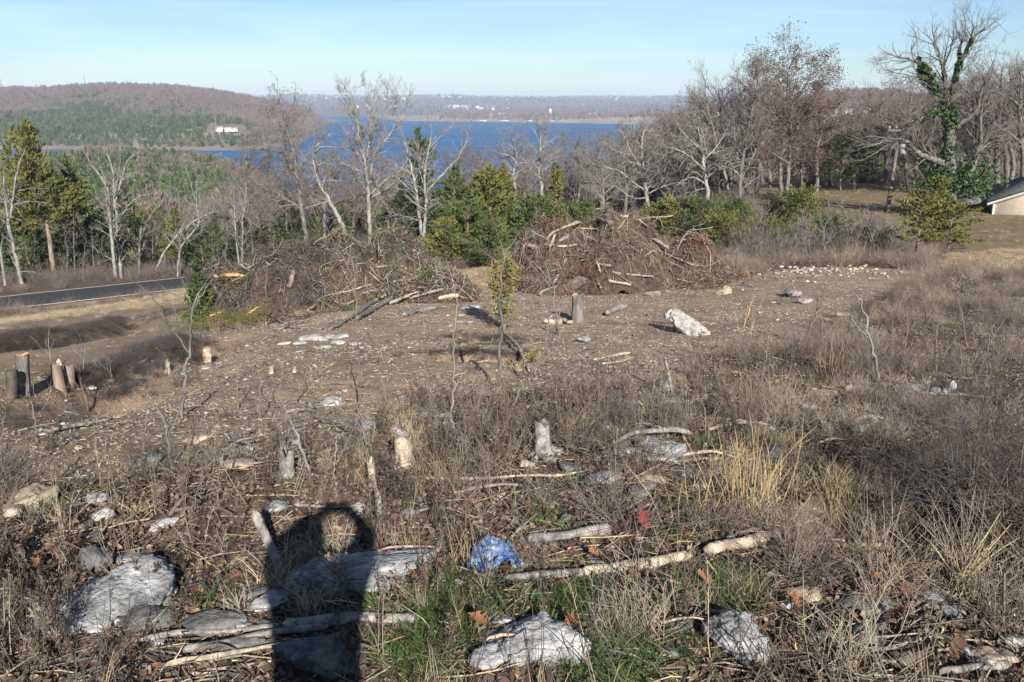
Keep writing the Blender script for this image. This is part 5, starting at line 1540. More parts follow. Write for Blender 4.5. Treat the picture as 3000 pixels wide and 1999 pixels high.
rock(1340, 1276, 46, 'grey stone behind the thin sapling', 'limestone', .8, .6, 31, .1, 3)
rock(2525, 1272, 52, 'white jagged rock in the dry weeds on the right', 'stone_white', .7, .8, 32, .3, 4)
rock(2560, 1265, 26, 'small white point beside the jagged right rock', 'stone_white', .7, 1.2, 33, .3, 3)
rock(2787, 1172, 38, 'pointed white rock beside the dark hollow', 'stone_white', .7, 1.1, 34, .3, 4)
rock(2742, 1168, 32, 'low grey-white rock left of the pointed one', 'limestone', .7, .5, 35, .3, 3)
rock(2388, 1150, 18, 'little pale stone upright in the weeds, left of two', 'stone_tan', .7, 1.1, 36, .3, 3)
rock(2408, 1158, 18, 'little pale stone upright in the weeds, right of two', 'stone_white', .7, 1.0, 37, .3, 3)
rock(1655, 1535, 42, 'round grey stone upright near the log', 'limestone_dark', .5, .9, 38, .3, 4)
rock(1865, 1465, 90, 'blue-grey angular rock by the crossed sticks', 'limestone_dark', .7, .5, 39, .3, 4)
rock(1775, 1420, 130, 'flat pale stone slab in the middle weeds', 'limestone', .7, .2, 40, .1, 4)
rock(1670, 1455, 70, 'flat tan slab left of the blue-grey rock', 'stone_tan', .7, .25, 41, .1, 3)
rock(2060, 1405, 60, 'white broken stone near the golden grass, left', 'stone_white', .7, .4, 42, .1, 4)
rock(2095, 1395, 40, 'white broken stone near the golden grass, right', 'stone_white', .7, .6, 43, .1, 3)
rock(2010, 1400, 90, 'grey ledge behind the golden grass', 'limestone', .7, .25, 44, .1, 4)
rock(1190, 1520, 70, 'grey flat stone hidden in twigs below the pale stump', 'limestone_dark', .7, .5, 45, .1, 4)
rock(985, 1560, 34, 'tan stone inside the lit ring of the shadow', 'stone_tan', .7, .7, 46, .1, 3)
rock(1030, 1608, 60, 'grey stone at the lower rim of the shadow ring', 'limestone_dark', .7, .5, 47, .1, 4)
rock(1055, 1650, 100, 'dark slab corner behind the long grey slab', 'limestone_dark', .7, .35, 48, .3, 4)
rock(1340, 1725, 40, 'small white stone under the blue plastic', 'stone_white', .7, .8, 49, .3, 3)
rock(720, 1760, 110, 'bluish flat rock left of the long slab', 'limestone_dark', .6, .25, 50, .2, 4)
rock(2730, 1772, 90, 'white and grey rock at the foot of the cut stems', 'limestone', .6, .4, 51, .1, 4)
rock(2560, 1800, 150, 'grey slab under leaves at the lower right', 'limestone_dark', .6, .22, 52, .1, 4)
rock(2545, 1905, 130, 'weathered grey rock in the lower right litter', 'limestone_dark', .7, .4, 53, .1, 4)
rock(2410, 1880, 60, 'grey stone beside the dark crooked branch', 'limestone_dark', .7, .5, 54, .1, 3)
rock(2985, 1905, 70, 'white rock at the right edge near the bottom', 'stone_white', .7, .6, 55, .1, 4)
rock(2930, 1955, 110, 'tan broken stone at the lower right edge', 'stone_tan', .7, .4, 56, .1, 4)
rock(600, 1870, 180, 'grey ledge under the dead sticks at the bottom left', 'limestone_dark', .6, .25, 57, .3, 4)
rock(680, 1925, 140, 'pale rock between the dead sticks at the bottom left', 'limestone_dark', .6, .3, 571, .3, 4)
rock(1465, 1905, 60, 'small pale rock above the left side of the bottom boulder', 'limestone', .6, .5, 58, .3, 3)
rock(2310, 1790, 45, 'pale stone right above the upright boulder', 'stone_white', .7, .6, 59, .3, 3)
for k, (px, py, w) in enumerate([(870, 1010, 62), (915, 1000, 90), (940, 1022, 52), (985, 1008, 60), (1000, 990, 66), (905, 985, 46), (830, 1012, 50), (880, 1032, 36), (1040, 1012, 40), (955, 992, 60), (1370, 905, 44), (1395, 902, 40), (1355, 925, 30), (1345, 945, 38), (1375, 945, 28), (1390, 928, 22), (240, 1125, 60), (290, 1112, 70), (320, 1105, 40), (200, 1135, 50), (540, 1072, 50), (590, 1062, 44), (520, 1092, 40), (640, 1055, 32)]):
    rock(px, py, w, 'flat white ledge stone lying at the edge of the bare ground', 'stone_white', .8, .22, 600 + k, (k * .7) % 1.5 - .7, 3, 'flat_stone', sink=.4, group='flat white ledge stones', foot=.9)
r_ = np.random.default_rng(17)
n_ = 0
while n_ < 150:
    px, py = r_.uniform(0, 2700), r_.uniform(840, 1320)
    if not in_poly(np.array([px]), np.array([py]), DIRT)[0]: continue
    w = r_.uniform(9, 26) * (.55 + (py - 830) / 900)
    rock(px, py, w, 'small pale stone scattered on the bare brown ground', ['stone_white', 'limestone', 'stone_tan', 'stone_white'][n_ % 4], r_.uniform(.6, .9), r_.uniform(.3, .6), 700 + n_, r_.uniform(-1, 1), 2, 'stone', sink=.35, group='small pale stones on the bare ground', foot=0)
    n_ += 1
for k in range(140):
    px, py = r_.normal(2440, 120), r_.normal(783, 8) + abs(r_.normal(0, 14))
    rock(px, py, r_.uniform(6, 17), 'pale rubble stone in the low row along the crest', ['stone_white', 'stone_tan', 'stone_tan'][k % 3], .8, .55, 900 + k, r_.uniform(-1, 1), 2, 'stone', sink=.25, group='rubble stones along the crest', foot=0)

def wood_piece(name, label, pts, r0, r1, mt, lift=0.6, cat='log', mound=False, parent=None, k=9, seed=0, group=None, jag=True, sides=True, cracks=.2):
    """fallen wood: pts (px, py[, extra lift m]) on the ground, radii in photo pixels"""
    rng = np.random.default_rng(seed + 5)
    P = []; R = []
    if not mound: lift = lift + .7
    for i, q in enumerate(pts):
        g = at(q[0], q[1], mound); dist = np.linalg.norm(g)
        f = i / (len(pts) - 1)
        r = (r0 + (r1 - r0) * f) * dist / FPX
        P.append(g + np.array([0, 0, r * lift + (q[2] if len(q) > 2 else 0)])); R.append(r)
    n = max(9, len(pts) * 5)
    P2, ln = resample(P, n); R2 = np.interp(np.linspace(0, 1, n), np.linspace(0, 1, len(R)), R)
    P2 = P2 + .5 * np.stack([fbm(np.column_stack([np.linspace(0, ln * 2 + 2, n), np.full(n, seed * 1.7), np.full(n, 3. * j)]), 3) for j in range(3)], -1) * R2[:, None]
    R2 = R2 * (1 + .35 * fbm(np.column_stack([np.linspace(0, ln * 2.2 + 2, n), np.full(n, seed * 1.7), np.zeros(n)]), 3))
    if jag: R2[0] *= .55; R2[-1] *= .45
    org = P2[n // 2].copy()
    tb = Tubes(); tb.add(P2, R2, k)
    if sides:
        for b in range(int(1 + ln * .9)):
            i = rng.integers(1, n - 1); v = rng.normal(size=3); v[2] = abs(v[2]); v = norm(v)
            L = R2[i] * rng.uniform(2, 7)
            tb.add([P2[i], P2[i] + v * L * .5, P2[i] + v * L + rng.normal(0, .1, 3) * L], [R2[i] * .35, R2[i] * .25, R2[i] * .08], 5)
    me = tb.mesh(name, [M[mt]], rough=cracks, org=org, seed=seed)
    o = bpy.data.objects.new(name, me); COL.objects.link(o)
    if parent is not None:
        o.parent = parent; o.location = tuple(org - np.array(parent.location))
    else:
        o.location = tuple(org); o['label'] = label; o['category'] = cat
        if group: o['group'] = group
        if not mound:
            for i in range(0, n, 2):
                for q_ in (0, 2.2, 4.4, 7.): (FRONT if q_ else FOOT).append((P2[i][0], P2[i][1] - R2[i] * q_, R2[i] * 1.1, R2[i] * 1.2, 0))
    return o

W = wood_piece
W('log', 'long pale barkless log lying across the grass, thick right piece', [(2062, 1632), (2120, 1614), (2200, 1600), (2284, 1594)], 15, 17, 'wood_pale', seed=1)
W('log', 'long pale log left of the thick piece, partly under red weeds', [(1700, 1692), (1800, 1678), (1900, 1668), (2030, 1648)], 13, 15, 'wood_pale', seed=2)
W('log', 'greyish left end of the long log below the blue plastic', [(1480, 1706), (1560, 1704), (1640, 1698), (1712, 1690)], 12, 13, 'wood_grey', seed=3)
W('broken_branch', 'splintered orange-tan branch pointing right beside the thick log', [(2297, 1605), (2400, 1602), (2490, 1608), (2584, 1608)], 9, 7, 'wood_orange', seed=4, cat='branch')
W('branch', 'bowed grey branch arching above the thick pale log', [(2125, 1589), (2201, 1562), (2322, 1553), (2420, 1514)], 7, 5, 'wood_grey', seed=5, cat='branch')
W('branch', 'thin dry stick just above the splintered branch', [(2360, 1575), (2420, 1582), (2480, 1588)], 4, 3, 'wood_pale', seed=51, cat='branch')
W('log', 'pinkish grey log above the blue plastic', [(1548, 1592), (1620, 1588), (1700, 1582), (1785, 1572)], 16, 14, 'wood_grey', seed=6)
W('branch', 'thin bent stick under the pinkish grey log', [(1660, 1612), (1740, 1602), (1800, 1606)], 4, 3, 'wood_pale', seed=61, cat='branch')
W('log', 'grey log resting on the pale boulder', [(1798, 1312, .02), (1880, 1300, .07), (1960, 1298, .08), (2022, 1298, .05)], 8, 7, 'wood_grey', seed=7)
W('log', 'short grey log right of the pale boulder', [(1965, 1364), (2040, 1356), (2115, 1352)], 7, 6, 'wood_grey', seed=8)
W('pole', 'long thin pale pole lying across the middle weeds', [(1167, 1415, .03), (1290, 1420, .03), (1403, 1418, .03), (1560, 1412, .03), (1632, 1409, .03), (1715, 1396, .03)], 5, 4, 'wood_pale', seed=9, cat='pole')
W('stick', 'forked pale stick at the right end of the thin pole', [(1715, 1398), (1800, 1402), (1880, 1410), (1940, 1428)], 4, 3, 'wood_grey', seed=10, cat='stick')
W('stick', 'grey stick rising behind the flat pale slab', [(1850, 1405), (1930, 1375), (2010, 1352)], 4, 3, 'wood_grey', seed=101, cat='stick')
for k, (pts, r0, r1, lab) in enumerate([
    ([(408, 1892), (520, 1872), (680, 1858), (816, 1846)], 7, 8, 'upper grey stick of the bundle at the bottom left'),
    ([(535, 1928), (640, 1908), (730, 1888), (830, 1872), (960, 1858)], 9, 9, 'thick grey stick in the bundle at the bottom left'),
    ([(484, 1972), (600, 1945), (720, 1925), (850, 1905), (980, 1890)], 8, 7, 'split pale stick in the bundle at the bottom left'),
    ([(560, 1985), (660, 1965), (760, 1950), (860, 1935)], 5, 4, 'lowest pale stick of the bundle at the bottom left'),
    ([(600, 1955), (700, 1915), (810, 1880)], 5, 4, 'short crossing stick in the bundle at the bottom left'),
    ([(380, 1880), (480, 1885), (600, 1878)], 4, 3, 'thin dark stick at the left end of the bundle')]):
    W('stick', lab, pts, r0, r1, ['wood_grey', 'wood_grey', 'wood_pale', 'wood_pale', 'wood_grey', 'wood_dark'][k], lift=1.2 + .5 * (k % 3), seed=20 + k, cat='stick')
W('log', 'knotty grey log running into the photographer shadow', [(830, 1850), (930, 1838), (1052, 1822), (1140, 1826), (1232, 1826)], 13, 13, 'wood_grey', seed=30)
W('branch', 'pale stripped branch lying on the long grey slab', [(1030, 1668, .04), (1090, 1656, .05), (1140, 1640, .06), (1200, 1630, .05), (1272, 1622, .03)], 5, 4, 'wood_pale', seed=31, cat='branch')
W('branch', 'grey log along the bottom right corner', [(2755, 1990), (2858, 1970), (2925, 1960), (2972, 1952)], 11, 9, 'wood_grey', seed=32, cat='log')
W('branch', 'tan stick running along the bottom edge at the right', [(2423, 1966), (2515, 1980), (2570, 1986), (2637, 1992)], 6, 5, 'wood_pale', seed=33, cat='branch')
W('branch', 'thin straw coloured stick above the corner log', [(2637, 1954), (2683, 1931), (2755, 1910), (2870, 1897)], 5, 3, 'wood_pale', seed=34, cat='branch')
W('branch', 'dark crooked branch below the cut stems', [(2660, 1746), (2700, 1768), (2751, 1797)], 9, 8, 'wood_dark', seed=35, cat='branch')
W('branch', 'bent grey-brown branch right of the dark crooked one', [(2797, 1803), (2828, 1765), (2870, 1738)], 7, 6, 'wood_grey', seed=36, cat='branch')
W('branch', 'dark branch slanting beside the grey stones at the lower right', [(2400, 1812, .03), (2415, 1858, .02), (2457, 1912)], 8, 7, 'wood_dark', seed=37, cat='branch')
W('branch', 'short pale split branch at the right edge litter', [(2910, 1778), (2960, 1800), (2970, 1812)], 7, 5, 'wood_pale', seed=38, cat='branch')
W('branch', 'flat tan stick among leaves right of the upright boulder', [(2423, 1842), (2480, 1838), (2560, 1834), (2620, 1828)], 5, 4, 'wood_pale', seed=39, cat='branch')
W('branch', 'thin yellowish twig above the lower right slab', [(2490, 1775), (2560, 1768), (2620, 1768), (2665, 1760)], 3, 3, 'wood_pale', seed=40, cat='branch')
W('branch', 'curved grey root-like branch beside the leaning stump', [(1528, 1284, .05), (1552, 1318, .03), (1586, 1348), (1628, 1366)], 8, 10, 'wood_grey', seed=41, cat='branch')
W('branch', 'pale yellow split sticks on the bare ground, upper one', [(1740, 1058), (1800, 1046), (1850, 1038)], 4, 4, 'wood_pale', seed=42, cat='stick')
W('branch', 'pale yellow split sticks on the bare ground, lower one', [(1752, 1072), (1810, 1064), (1862, 1048)], 4, 3, 'wood_pale', seed=43, cat='stick')
W('branch', 'short tan log lying above the dark hollows', [(1595, 952), (1640, 952), (1680, 954)], 9, 8, 'wood_pale', seed=44, cat='log')
W('branch', 'white-grey split log below the big brush heap', [(1776, 928), (1808, 912), (1838, 900)], 8, 7, 'wood_grey', seed=45, cat='log')
W('log', 'straight white log lying in front of the left heap', [(1182, 932), (1235, 916), (1290, 904)], 7, 5, 'limestone', seed=46)
W('branch', 'tan plank-like log on the ground at the far right of the bare patch', [(2420, 928), (2450, 929), (2482, 930)], 5, 4, 'wood_pale', seed=47, cat='log')
W('branch', 'pale branch with side twigs reaching down from the dark hollows', [(1472, 985, .05), (1500, 1015, .08), (1523, 1042, .06), (1552, 1092)], 5, 4, 'wood_pale', seed=48, cat='branch')
W('branch', 'dark thin branch across the middle weeds', [(1240, 1240), (1290, 1228), (1330, 1212), (1365, 1204)], 4, 3, 'wood_dark', seed=49, cat='branch')
W('branch', 'grey stick on the right crest below the big heap', [(1890, 868), (1930, 862), (1960, 860)], 5, 4, 'wood_grey', seed=50, cat='branch')
for k in range(26):
    a = r_.uniform(0, 3.14)
    while True:
        px, py = r_.uniform(100, 2500), r_.uniform(880, 1290)
        if in_poly(np.array([px]), np.array([py]), DIRT)[0]: break
    L = r_.uniform(20, 60) * (.5 + (py - 830) / 600)
    W('stick', 'dry tan stick lying loose on the bare brown ground', [(px, py), (px + L * .5 * math.cos(a), py + L * .12 * math.sin(a) + r_.normal(0, 1.5)), (px + L * math.cos(a), py + L * .25 * math.sin(a))], 2.6, 1.8, ['wood_pale', 'wood_grey'][k % 2], seed=60 + k, cat='stick', k=5, sides=False, group='dry sticks on the bare ground')
for k, (pts, m_) in enumerate([([(1790, 1520), (1850, 1490), (1900, 1462)], 'wood_grey'), ([(1800, 1540), (1870, 1500), (1920, 1478)], 'wood_grey'), ([(1830, 1550), (1890, 1512), (1925, 1500)], 'wood_dark'), ([(1760, 1535), (1830, 1515), (1880, 1505)], 'wood_grey'), ([(1700, 1545), (1780, 1525), (1850, 1500)], 'wood_dark'), ([(1900, 1560), (1910, 1520), (1935, 1470)], 'wood_grey')]):
    W('stick', 'dark grey stick in the crossed bunch below the blue-grey rock', pts, 5, 3, m_, lift=1.5 + k * .4, seed=90 + k, cat='stick', group='crossed bunch of dark sticks')

# ------------------------------------------------------------------ stumps and standing dead posts
def stump(px, py, ytop, wpx, label, mt, seed, lean=(0, 0), jag=.25, cut='wood_grey', flare=1.5, cat='stump', name='stump', k=12):
    rng = np.random.default_rng(seed)
    g = at(px, py); dist = np.linalg.norm(g)
    r = wpx * .44 * dist / FPX
    top = at_Y(px + lean[0], ytop, g[1] + lean[1]); h = top[2] - g[2]
    t = thing(name, label, cat, g)
    ax = np.array([top[0] - g[0], lean[1], h])
    rows = 8; V = []
    a = np.arange(k) / k * 2 * np.pi
    ridges = 1 + .10 * np.sin(a * 3 + seed) + .07 * np.sin(a * 7 + seed * 2) + rng.normal(0, .03, k)
    tops = np.full(k, 1.0) - (jag * rng.uniform(0, 1, k) if jag else 0)
    for i in range(rows):
        f = i / (rows - 1)
        fl = 1 + (flare - 1) * (1 - f) ** 3
        for j in range(k):
            ff = f * tops[j] - (.14 / max(h, .1) if i == 0 else 0)
            V.append(ax * ff + np.array([math.cos(a[j]), math.sin(a[j]), 0]) * r * fl * ridges[j] * (1 + rng.normal(0, .03)))
    V = np.array(V); idx = np.arange(rows * k).reshape(rows, k)
    Q = np.stack([idx[:-1], np.roll(idx[:-1], -1, 1), np.roll(idx[1:], -1, 1), idx[1:]], -1).reshape(-1, 4)
    obj('trunk', mesh_np('trunk', V, [Q], True, [M[mt]]), t)
    ring = V[-k:]; c = ring.mean(0) - [0, 0, h * (.10 if jag else .0)]
    Vc = np.concatenate([ring * .999 - [0, 0, .002], [c]])
    T = np.stack([np.arange(k), np.roll(np.arange(k), -1), np.full(k, k)], -1)
    obj('broken_top' if jag else 'cut_face', mesh_np('cut_face', Vc, [T], False, [M[cut]]), t)
    if flare > 1.3:
        for j in range(4):
            an = rng.uniform(0, 6.28); d = np.array([math.cos(an), math.sin(an), 0])
            tb = Tubes(); tb.add([d * r * .8 + [0, 0, h * .12], d * r * 1.7 + [0, 0, .01], d * r * 2.6 + [0, 0, -.05]], [r * .4, r * .3, r * .1], 6)
            obj('root', tb.mesh('root', [M[mt]]), t)
    FOOT.append((g[0], g[1], r * 1.1, r * 1.1, 0))
    return t
stump(1182, 1372, 1266, 52, 'pale bleached stump with a flared foot in the middle weeds', 'wood_pale', 1, (-6, 0), .18, flare=1.6)
stump(1592, 1340, 1216, 50, 'grey rounded stump leaning back in the brown weeds', 'wood_grey', 2, (-8, .1), .30, 'wood_grey', 1.4)
stump(840, 1402, 1298, 44, 'jagged grey splintered stump left of the pale bleached one', 'wood_grey', 3, (0, 0), .55, 'wood_grey', 1.35)
stump(68, 1152, 1034, 34, 'tall sawn stump with an orange-yellow top at the left edge', 'bark_grey', 4, (-2, 0), .06, 'wood_orange', 1.35)
stump(34, 1166, 1082, 30, 'dark stump just left of the tall sawn one', 'wood_dark', 5, (0, 0), .05, 'wood_dark', 1.2)
stump(176, 1140, 1052, 28, 'tan leaning stump beside the shadowed bank', 'bark_brown', 6, (-16, 0), .3, 'wood_pale', 1.3)
stump(202, 1136, 1064, 28, 'short brown stump touching the tan leaning one', 'bark_brown', 7, (0, 0), .2, 'wood_pale', 1.2)
stump(1690, 944, 858, 38, 'tall split stump in front of the big brush heap', 'bark_grey', 8, (2, 0), .15, 'wood_pale', 1.25)
stump(607, 1042, 1018, 24, 'small yellow cut stump near the low green cedar boughs', 'wood_pale', 9, (0, 0), .1, 'wood_pale', 1.2)
stump(493, 1092, 1050, 13, 'thin pale stub standing on the bare ground at the left', 'wood_pale', 10, (-2, 0), .4, 'wood_pale', 1.5)
stump(795, 1096, 1070, 16, 'low whitish stub, left of two on the bare ground', 'wood_pale', 11, (0, 0), .3, 'wood_pale', 1.3)
stump(862, 1092, 1074, 14, 'low whitish stub, right of two on the bare ground', 'wood_pale', 12, (0, 0), .3, 'wood_pale', 1.3)
stump(2422, 1266, 1234, 26, 'yellowish broken stub in the dry grass on the right', 'wood_pale', 13, (0, 0), .3, 'wood_pale', 1.2)
stump(832, 1684, 1492, 28, 'leaning bleached post left of the shadow ring', 'wood_grey', 14, (-92, .1), .12, 'wood_pale', 1.15, 'post', 'dead_post')
stump(1094, 1440, 1328, 24, 'pale splintered upright slab of wood right of the shadow', 'wood_pale', 15, (-10, 0), .45, 'wood_pale', 1.2, 'post', 'dead_post')
stump(1122, 1566, 1430, 18, 'grey weathered post standing at the right rim of the shadow', 'wood_grey', 16, (-18, 0), .2, 'wood_grey', 1.2, 'post', 'dead_post')
stump(1973, 1160, 1044, 11, 'thin bleached post upright among the brown weeds', 'wood_grey', 17, (-26, 0), .3, 'wood_grey', 1.2, 'post', 'dead_post')
stump(2006, 1160, 1122, 14, 'short grey stub right of the thin bleached post', 'wood_grey', 18, (6, 0), .4, 'wood_grey', 1.3)
stump(645, 1365, 1325, 16, 'small grey stub by the low white rock on the left', 'wood_grey', 19, (4, 0), .3, 'wood_grey', 1.3)
stump(2940, 1842, 1656, 7, 'thin reddish thorny cane upright at the lower right', 'bark_brown', 20, (2, 0), .2, 'bark_brown', 1.1, 'cane', 'bramble_cane')
rock(690, 1372, 90, 'low pale stump-like rock beside the small grey stub', 'stone_tan', .7, .35, 63, .2, 4)

# ------------------------------------------------------------------ brush piles
def mound_at(px, Yv, rx, ry, hh, rot, seed):
    p = at_Y(px, 850, Yv); MOUNDS.append((p[0], p[1], rx, ry, hh, rot, seed))
mound_at(1770, 30.3, 3.3, 3.0, 2.45, .1, 1.0)
mound_at(1960, 30.5, 2.8, 2.3, 1.7, .1, 2.0)
mound_at(1620, 29.4, 2.0, 2.0, 1.9, .0, 3.0)
MR = list(MOUNDS)
mound_at(900, 25.6, 2.6, 2.4, 1.85, .2, 4.0)
mound_at(1100, 26.2, 2.5, 2.3, 1.85, .2, 5.0)
mound_at(730, 24.2, 2.0, 1.8, 1.45, .0, 6.0)
mound_at(1240, 24.6, 1.6, 1.5, 1.0, .0, 7.0)
ML = MOUNDS[len(MR):]

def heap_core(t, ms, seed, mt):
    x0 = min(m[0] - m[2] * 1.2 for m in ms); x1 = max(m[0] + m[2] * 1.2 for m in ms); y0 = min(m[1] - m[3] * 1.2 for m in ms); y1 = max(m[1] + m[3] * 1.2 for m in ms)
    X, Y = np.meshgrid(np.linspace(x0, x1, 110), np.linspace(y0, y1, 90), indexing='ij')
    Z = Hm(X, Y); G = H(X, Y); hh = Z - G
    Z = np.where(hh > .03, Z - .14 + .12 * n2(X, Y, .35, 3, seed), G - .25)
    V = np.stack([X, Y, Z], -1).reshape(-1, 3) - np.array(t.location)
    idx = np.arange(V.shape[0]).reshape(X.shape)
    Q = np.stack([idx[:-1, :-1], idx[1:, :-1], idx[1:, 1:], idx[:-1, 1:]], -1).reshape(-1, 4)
    obj('debris_shade', mesh_np('debris_shade', V, [Q], True, [mt]), t)

def heap_sticks(t, name, ms, n, rng, mt, lr, rr, up=.22, lay=.5, where=None, bent=.35):
    P = []
    while len(P) < n:
        m = ms[rng.integers(len(ms))]
        a_ = rng.uniform(0, 6.28); rad_ = rng.uniform() ** (.36 if rng.uniform() < .65 else .5) * 1.42
        c = np.array([math.cos(a_), math.sin(a_)]) * rad_
        u, v = c[0] * m[2], c[1] * m[3]
        cs, sn = math.cos(m[5]), math.sin(m[5])
        P.append((m[0] + u * cs - v * sn, m[1] + u * sn + v * cs))
    P = np.array(P)
    z = Hm(P[:, 0], P[:, 1])
    k_ = z - H(P[:, 0], P[:, 1]) > .04
    P, z = P[k_], z[k_]; n = len(P)
    e = .25
    gx = (Hm(P[:, 0] + e, P[:, 1]) - Hm(P[:, 0] - e, P[:, 1])) / (2 * e); gy = (Hm(P[:, 0], P[:, 1] + e) - Hm(P[:, 0], P[:, 1] - e)) / (2 * e)
    if where is not None:
        px, py = proj(np.column_stack([P, z])); k = where(px, py, rng)
        P, z, gx, gy = P[k], z[k], gx[k], gy[k]
    n = len(P)
    a = rng.uniform(0, 6.28, n)
    d = np.stack([np.cos(a), np.sin(a), np.cos(a) * gx + np.sin(a) * gy], -1)
    d = norm(d + rng.normal(0, lay, (n, 3)) + [0, 0, up])
    L = rng.uniform(*lr, n) * rng.uniform(.5, 1, n); R = rng.uniform(*rr, n)
    c = np.column_stack([P, z + rng.uniform(-.12, .16, n)])
    side = norm(np.cross(d, rng.normal(size=(n, 3))))
    pts = np.stack([c - d * (L * .5)[:, None], c + side * (L * bent * rng.uniform(-.4, .4, n))[:, None], c + d * (L * .5)[:, None]], 1)
    tb = Tubes()
    for i in range(n): tb.add(pts[i], [R[i], R[i] * .8, R[i] * .35], 3)
    o = obj(name, tb.mesh(name, [mt], org=np.array(t.location), smooth=False), t, kind='stuff')
    return o

def needles(t, name, ms, n, rng, mt, where, size=(.08, .2)):
    P = []
    for m in ms:
        c = rng.normal(0, .5, (n // len(ms), 2)); P.append(np.column_stack([m[0] + c[:, 0] * m[2], m[1] + c[:, 1] * m[3]]))
    P = np.concatenate(P); z = Hm(P[:, 0], P[:, 1])
    px, py = proj(np.column_stack([P, z])); k = where(px, py, rng); P, z = P[k], z[k]
    C = np.column_stack([P, z + rng.uniform(-.05, .25, len(P))]) - np.array(t.location)
    V, Q = quads_cloud(C, rng.uniform(*size, len(C)), rng.uniform(.03, .07, len(C)), rng.normal(size=(len(C), 3)) + [0, 0, .3], rng)
    obj(name, mesh_np(name, V, [Q], False, [mt]), t, kind='stuff')

M['shade_dark'] = mat('shade_dark', (.028, .019, .014), (.085, .056, .040), 7, .95, .9, 18)  # near-black heap core, coloured to stand for shade between the sticks
M['stick_brown'] = mat('stick_brown', (.075, .054, .040), (.225, .168, .122), 2.2, .92)
M['stick_rust'] = mat('stick_rust', (.10, .058, .042), (.20, .122, .085), 2.2, .92)
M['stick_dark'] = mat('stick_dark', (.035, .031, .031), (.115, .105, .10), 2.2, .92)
M['needles_rust'] = mat('needles_rust', (.11, .058, .036), (.20, .112, .07), 2.2, .92, trans=.15)

tR = thing('brush_pile', 'big rounded heap of bulldozed branches and roots right of centre', 'brush pile', (MR[0][0], MR[0][1], float(H(np.array([MR[0][0]]), np.array([MR[0][1]]))[0])))
tL = thing('brush_pile', 'long heap of cut cedar tops and logs left of centre', 'brush pile', (ML[0][0], ML[0][1], float(H(np.array([ML[0][0]]), np.array([ML[0][1]]))[0])))
rb = np.random.default_rng(3)
heap_core(tR, MR, 1.5, M['shade_dark']); heap_core(tL, ML, 2.5, M['shade_dark'])
heap_sticks(tR, 'brushwood', MR, 13000, rb, M['stick_brown'], (.15, .75), (.004, .011))
heap_sticks(tR, 'pale_splinters', MR, 3200, rb, M['wood_pale'], (.12, .55), (.004, .012), up=.05)
heap_sticks(tR, 'rusty_twigs', MR, 3600, rb, M['stick_rust'], (.2, .8), (.004, .010), where=lambda px, py, r: (r.uniform(size=len(px)) < .2 + .8 * (px > 1960)))
heap_sticks(tR, 'grey_sticks', MR, 320, rb, M['wood_grey'], (.5, 1.7), (.007, .02), up=.1)
heap_sticks(tR, 'pale_sticks', MR, 260, rb, M['wood_pale'], (.5, 1.6), (.009, .024), up=.08)
needles(tR, 'rusty_needles', MR, 9000, rb, M['needles_rust'], lambda px, py, r: r.uniform(size=len(px)) < np.where((px > 1990) & (py > 690), .9, .12))
heap_sticks(tL, 'grey_twigs', ML, 15000, rb, M['stick_dark'], (.2, .8), (.004, .011), up=.2, where=lambda px, py, r: r.uniform(size=len(px)) < np.where(px < 960, 1, np.where(py < 770, .7, .12)))
heap_sticks(tL, 'brushwood', ML, 6500, rb, M['stick_brown'], (.2, .9), (.004, .013), up=.06, where=lambda px, py, r: r.uniform(size=len(px)) < np.where(px < 940, .35, 1))
heap_sticks(tL, 'pale_splinters', ML, 2000, rb, M['wood_pale'], (.2, .9), (.006, .016), up=.03, where=lambda px, py, r: r.uniform(size=len(px)) < np.where(px < 940, .15, 1))
heap_sticks(tL, 'grey_sticks', ML, 240, rb, M['wood_grey'], (.5, 1.6), (.008, .02), up=.1)
needles(tL, 'rusty_needles', ML, 2600, rb, M['needles_rust'], lambda px, py, r: r.uniform(size=len(px)) < np.where((px > 960) & (py < 740), .8, .15))
needles(tL, 'cedar_sprays', ML, 2600, rb, M['cedar_green'], lambda px, py, r: r.uniform(size=len(px)) < np.where(n2(px / 60., py / 60., 1., 2, 3.) > .25, .9, .05), (.12, .3))

def heap_limbs(t, ms, n, rng, seedm):
    for k in range(n):
        m = ms[rng.integers(len(ms))]; a = rng.uniform(0, 6.28); q = rng.uniform(.15, 1.0)
        x, y = m[0] + math.cos(a) * q * m[2], m[1] - abs(math.sin(a)) * q * m[3] * .9
        z = float(Hm(np.array([x]), np.array([y]))[0]); L = rng.uniform(.6, 2.0); r = rng.uniform(.014, .036)
        d = norm(np.array([rng.normal(), rng.normal() * .5, rng.normal() * .35 + .1])); p = np.array([x, y, z + .05]) - d * L * .5; P = [p]
        for j in range(6):
            d = norm(d + rng.normal(0, .28, 3)); P.append(P[-1] + d * L / 6)
        P = np.array(P); P[:, 2] = np.maximum(P[:, 2], Hm(P[:, 0], P[:, 1]) - .08)
        tb = Tubes(); tb.add(P, r * np.linspace(1, .4, 7), 6)
        for j in range(3):
            b = P[rng.integers(1, 6)]; v = norm(d + rng.normal(0, .8, 3)); tb.add([b, b + v * L * .18, b + v * L * .32 + rng.normal(0, .04, 3)], [r * .5, r * .35, r * .12], 5)
        obj('limb', tb.mesh('limb', [M[['wood_grey', 'stick_brown', 'bark_brown', 'stick_dark', 'wood_grey', 'stick_brown', 'wood_pale'][k % 7]]], rough=.15, org=np.array(t.location)), t)
heap_limbs(tR, MR, 20, rb, 1); heap_limbs(tL, ML, 22, rb, 2)
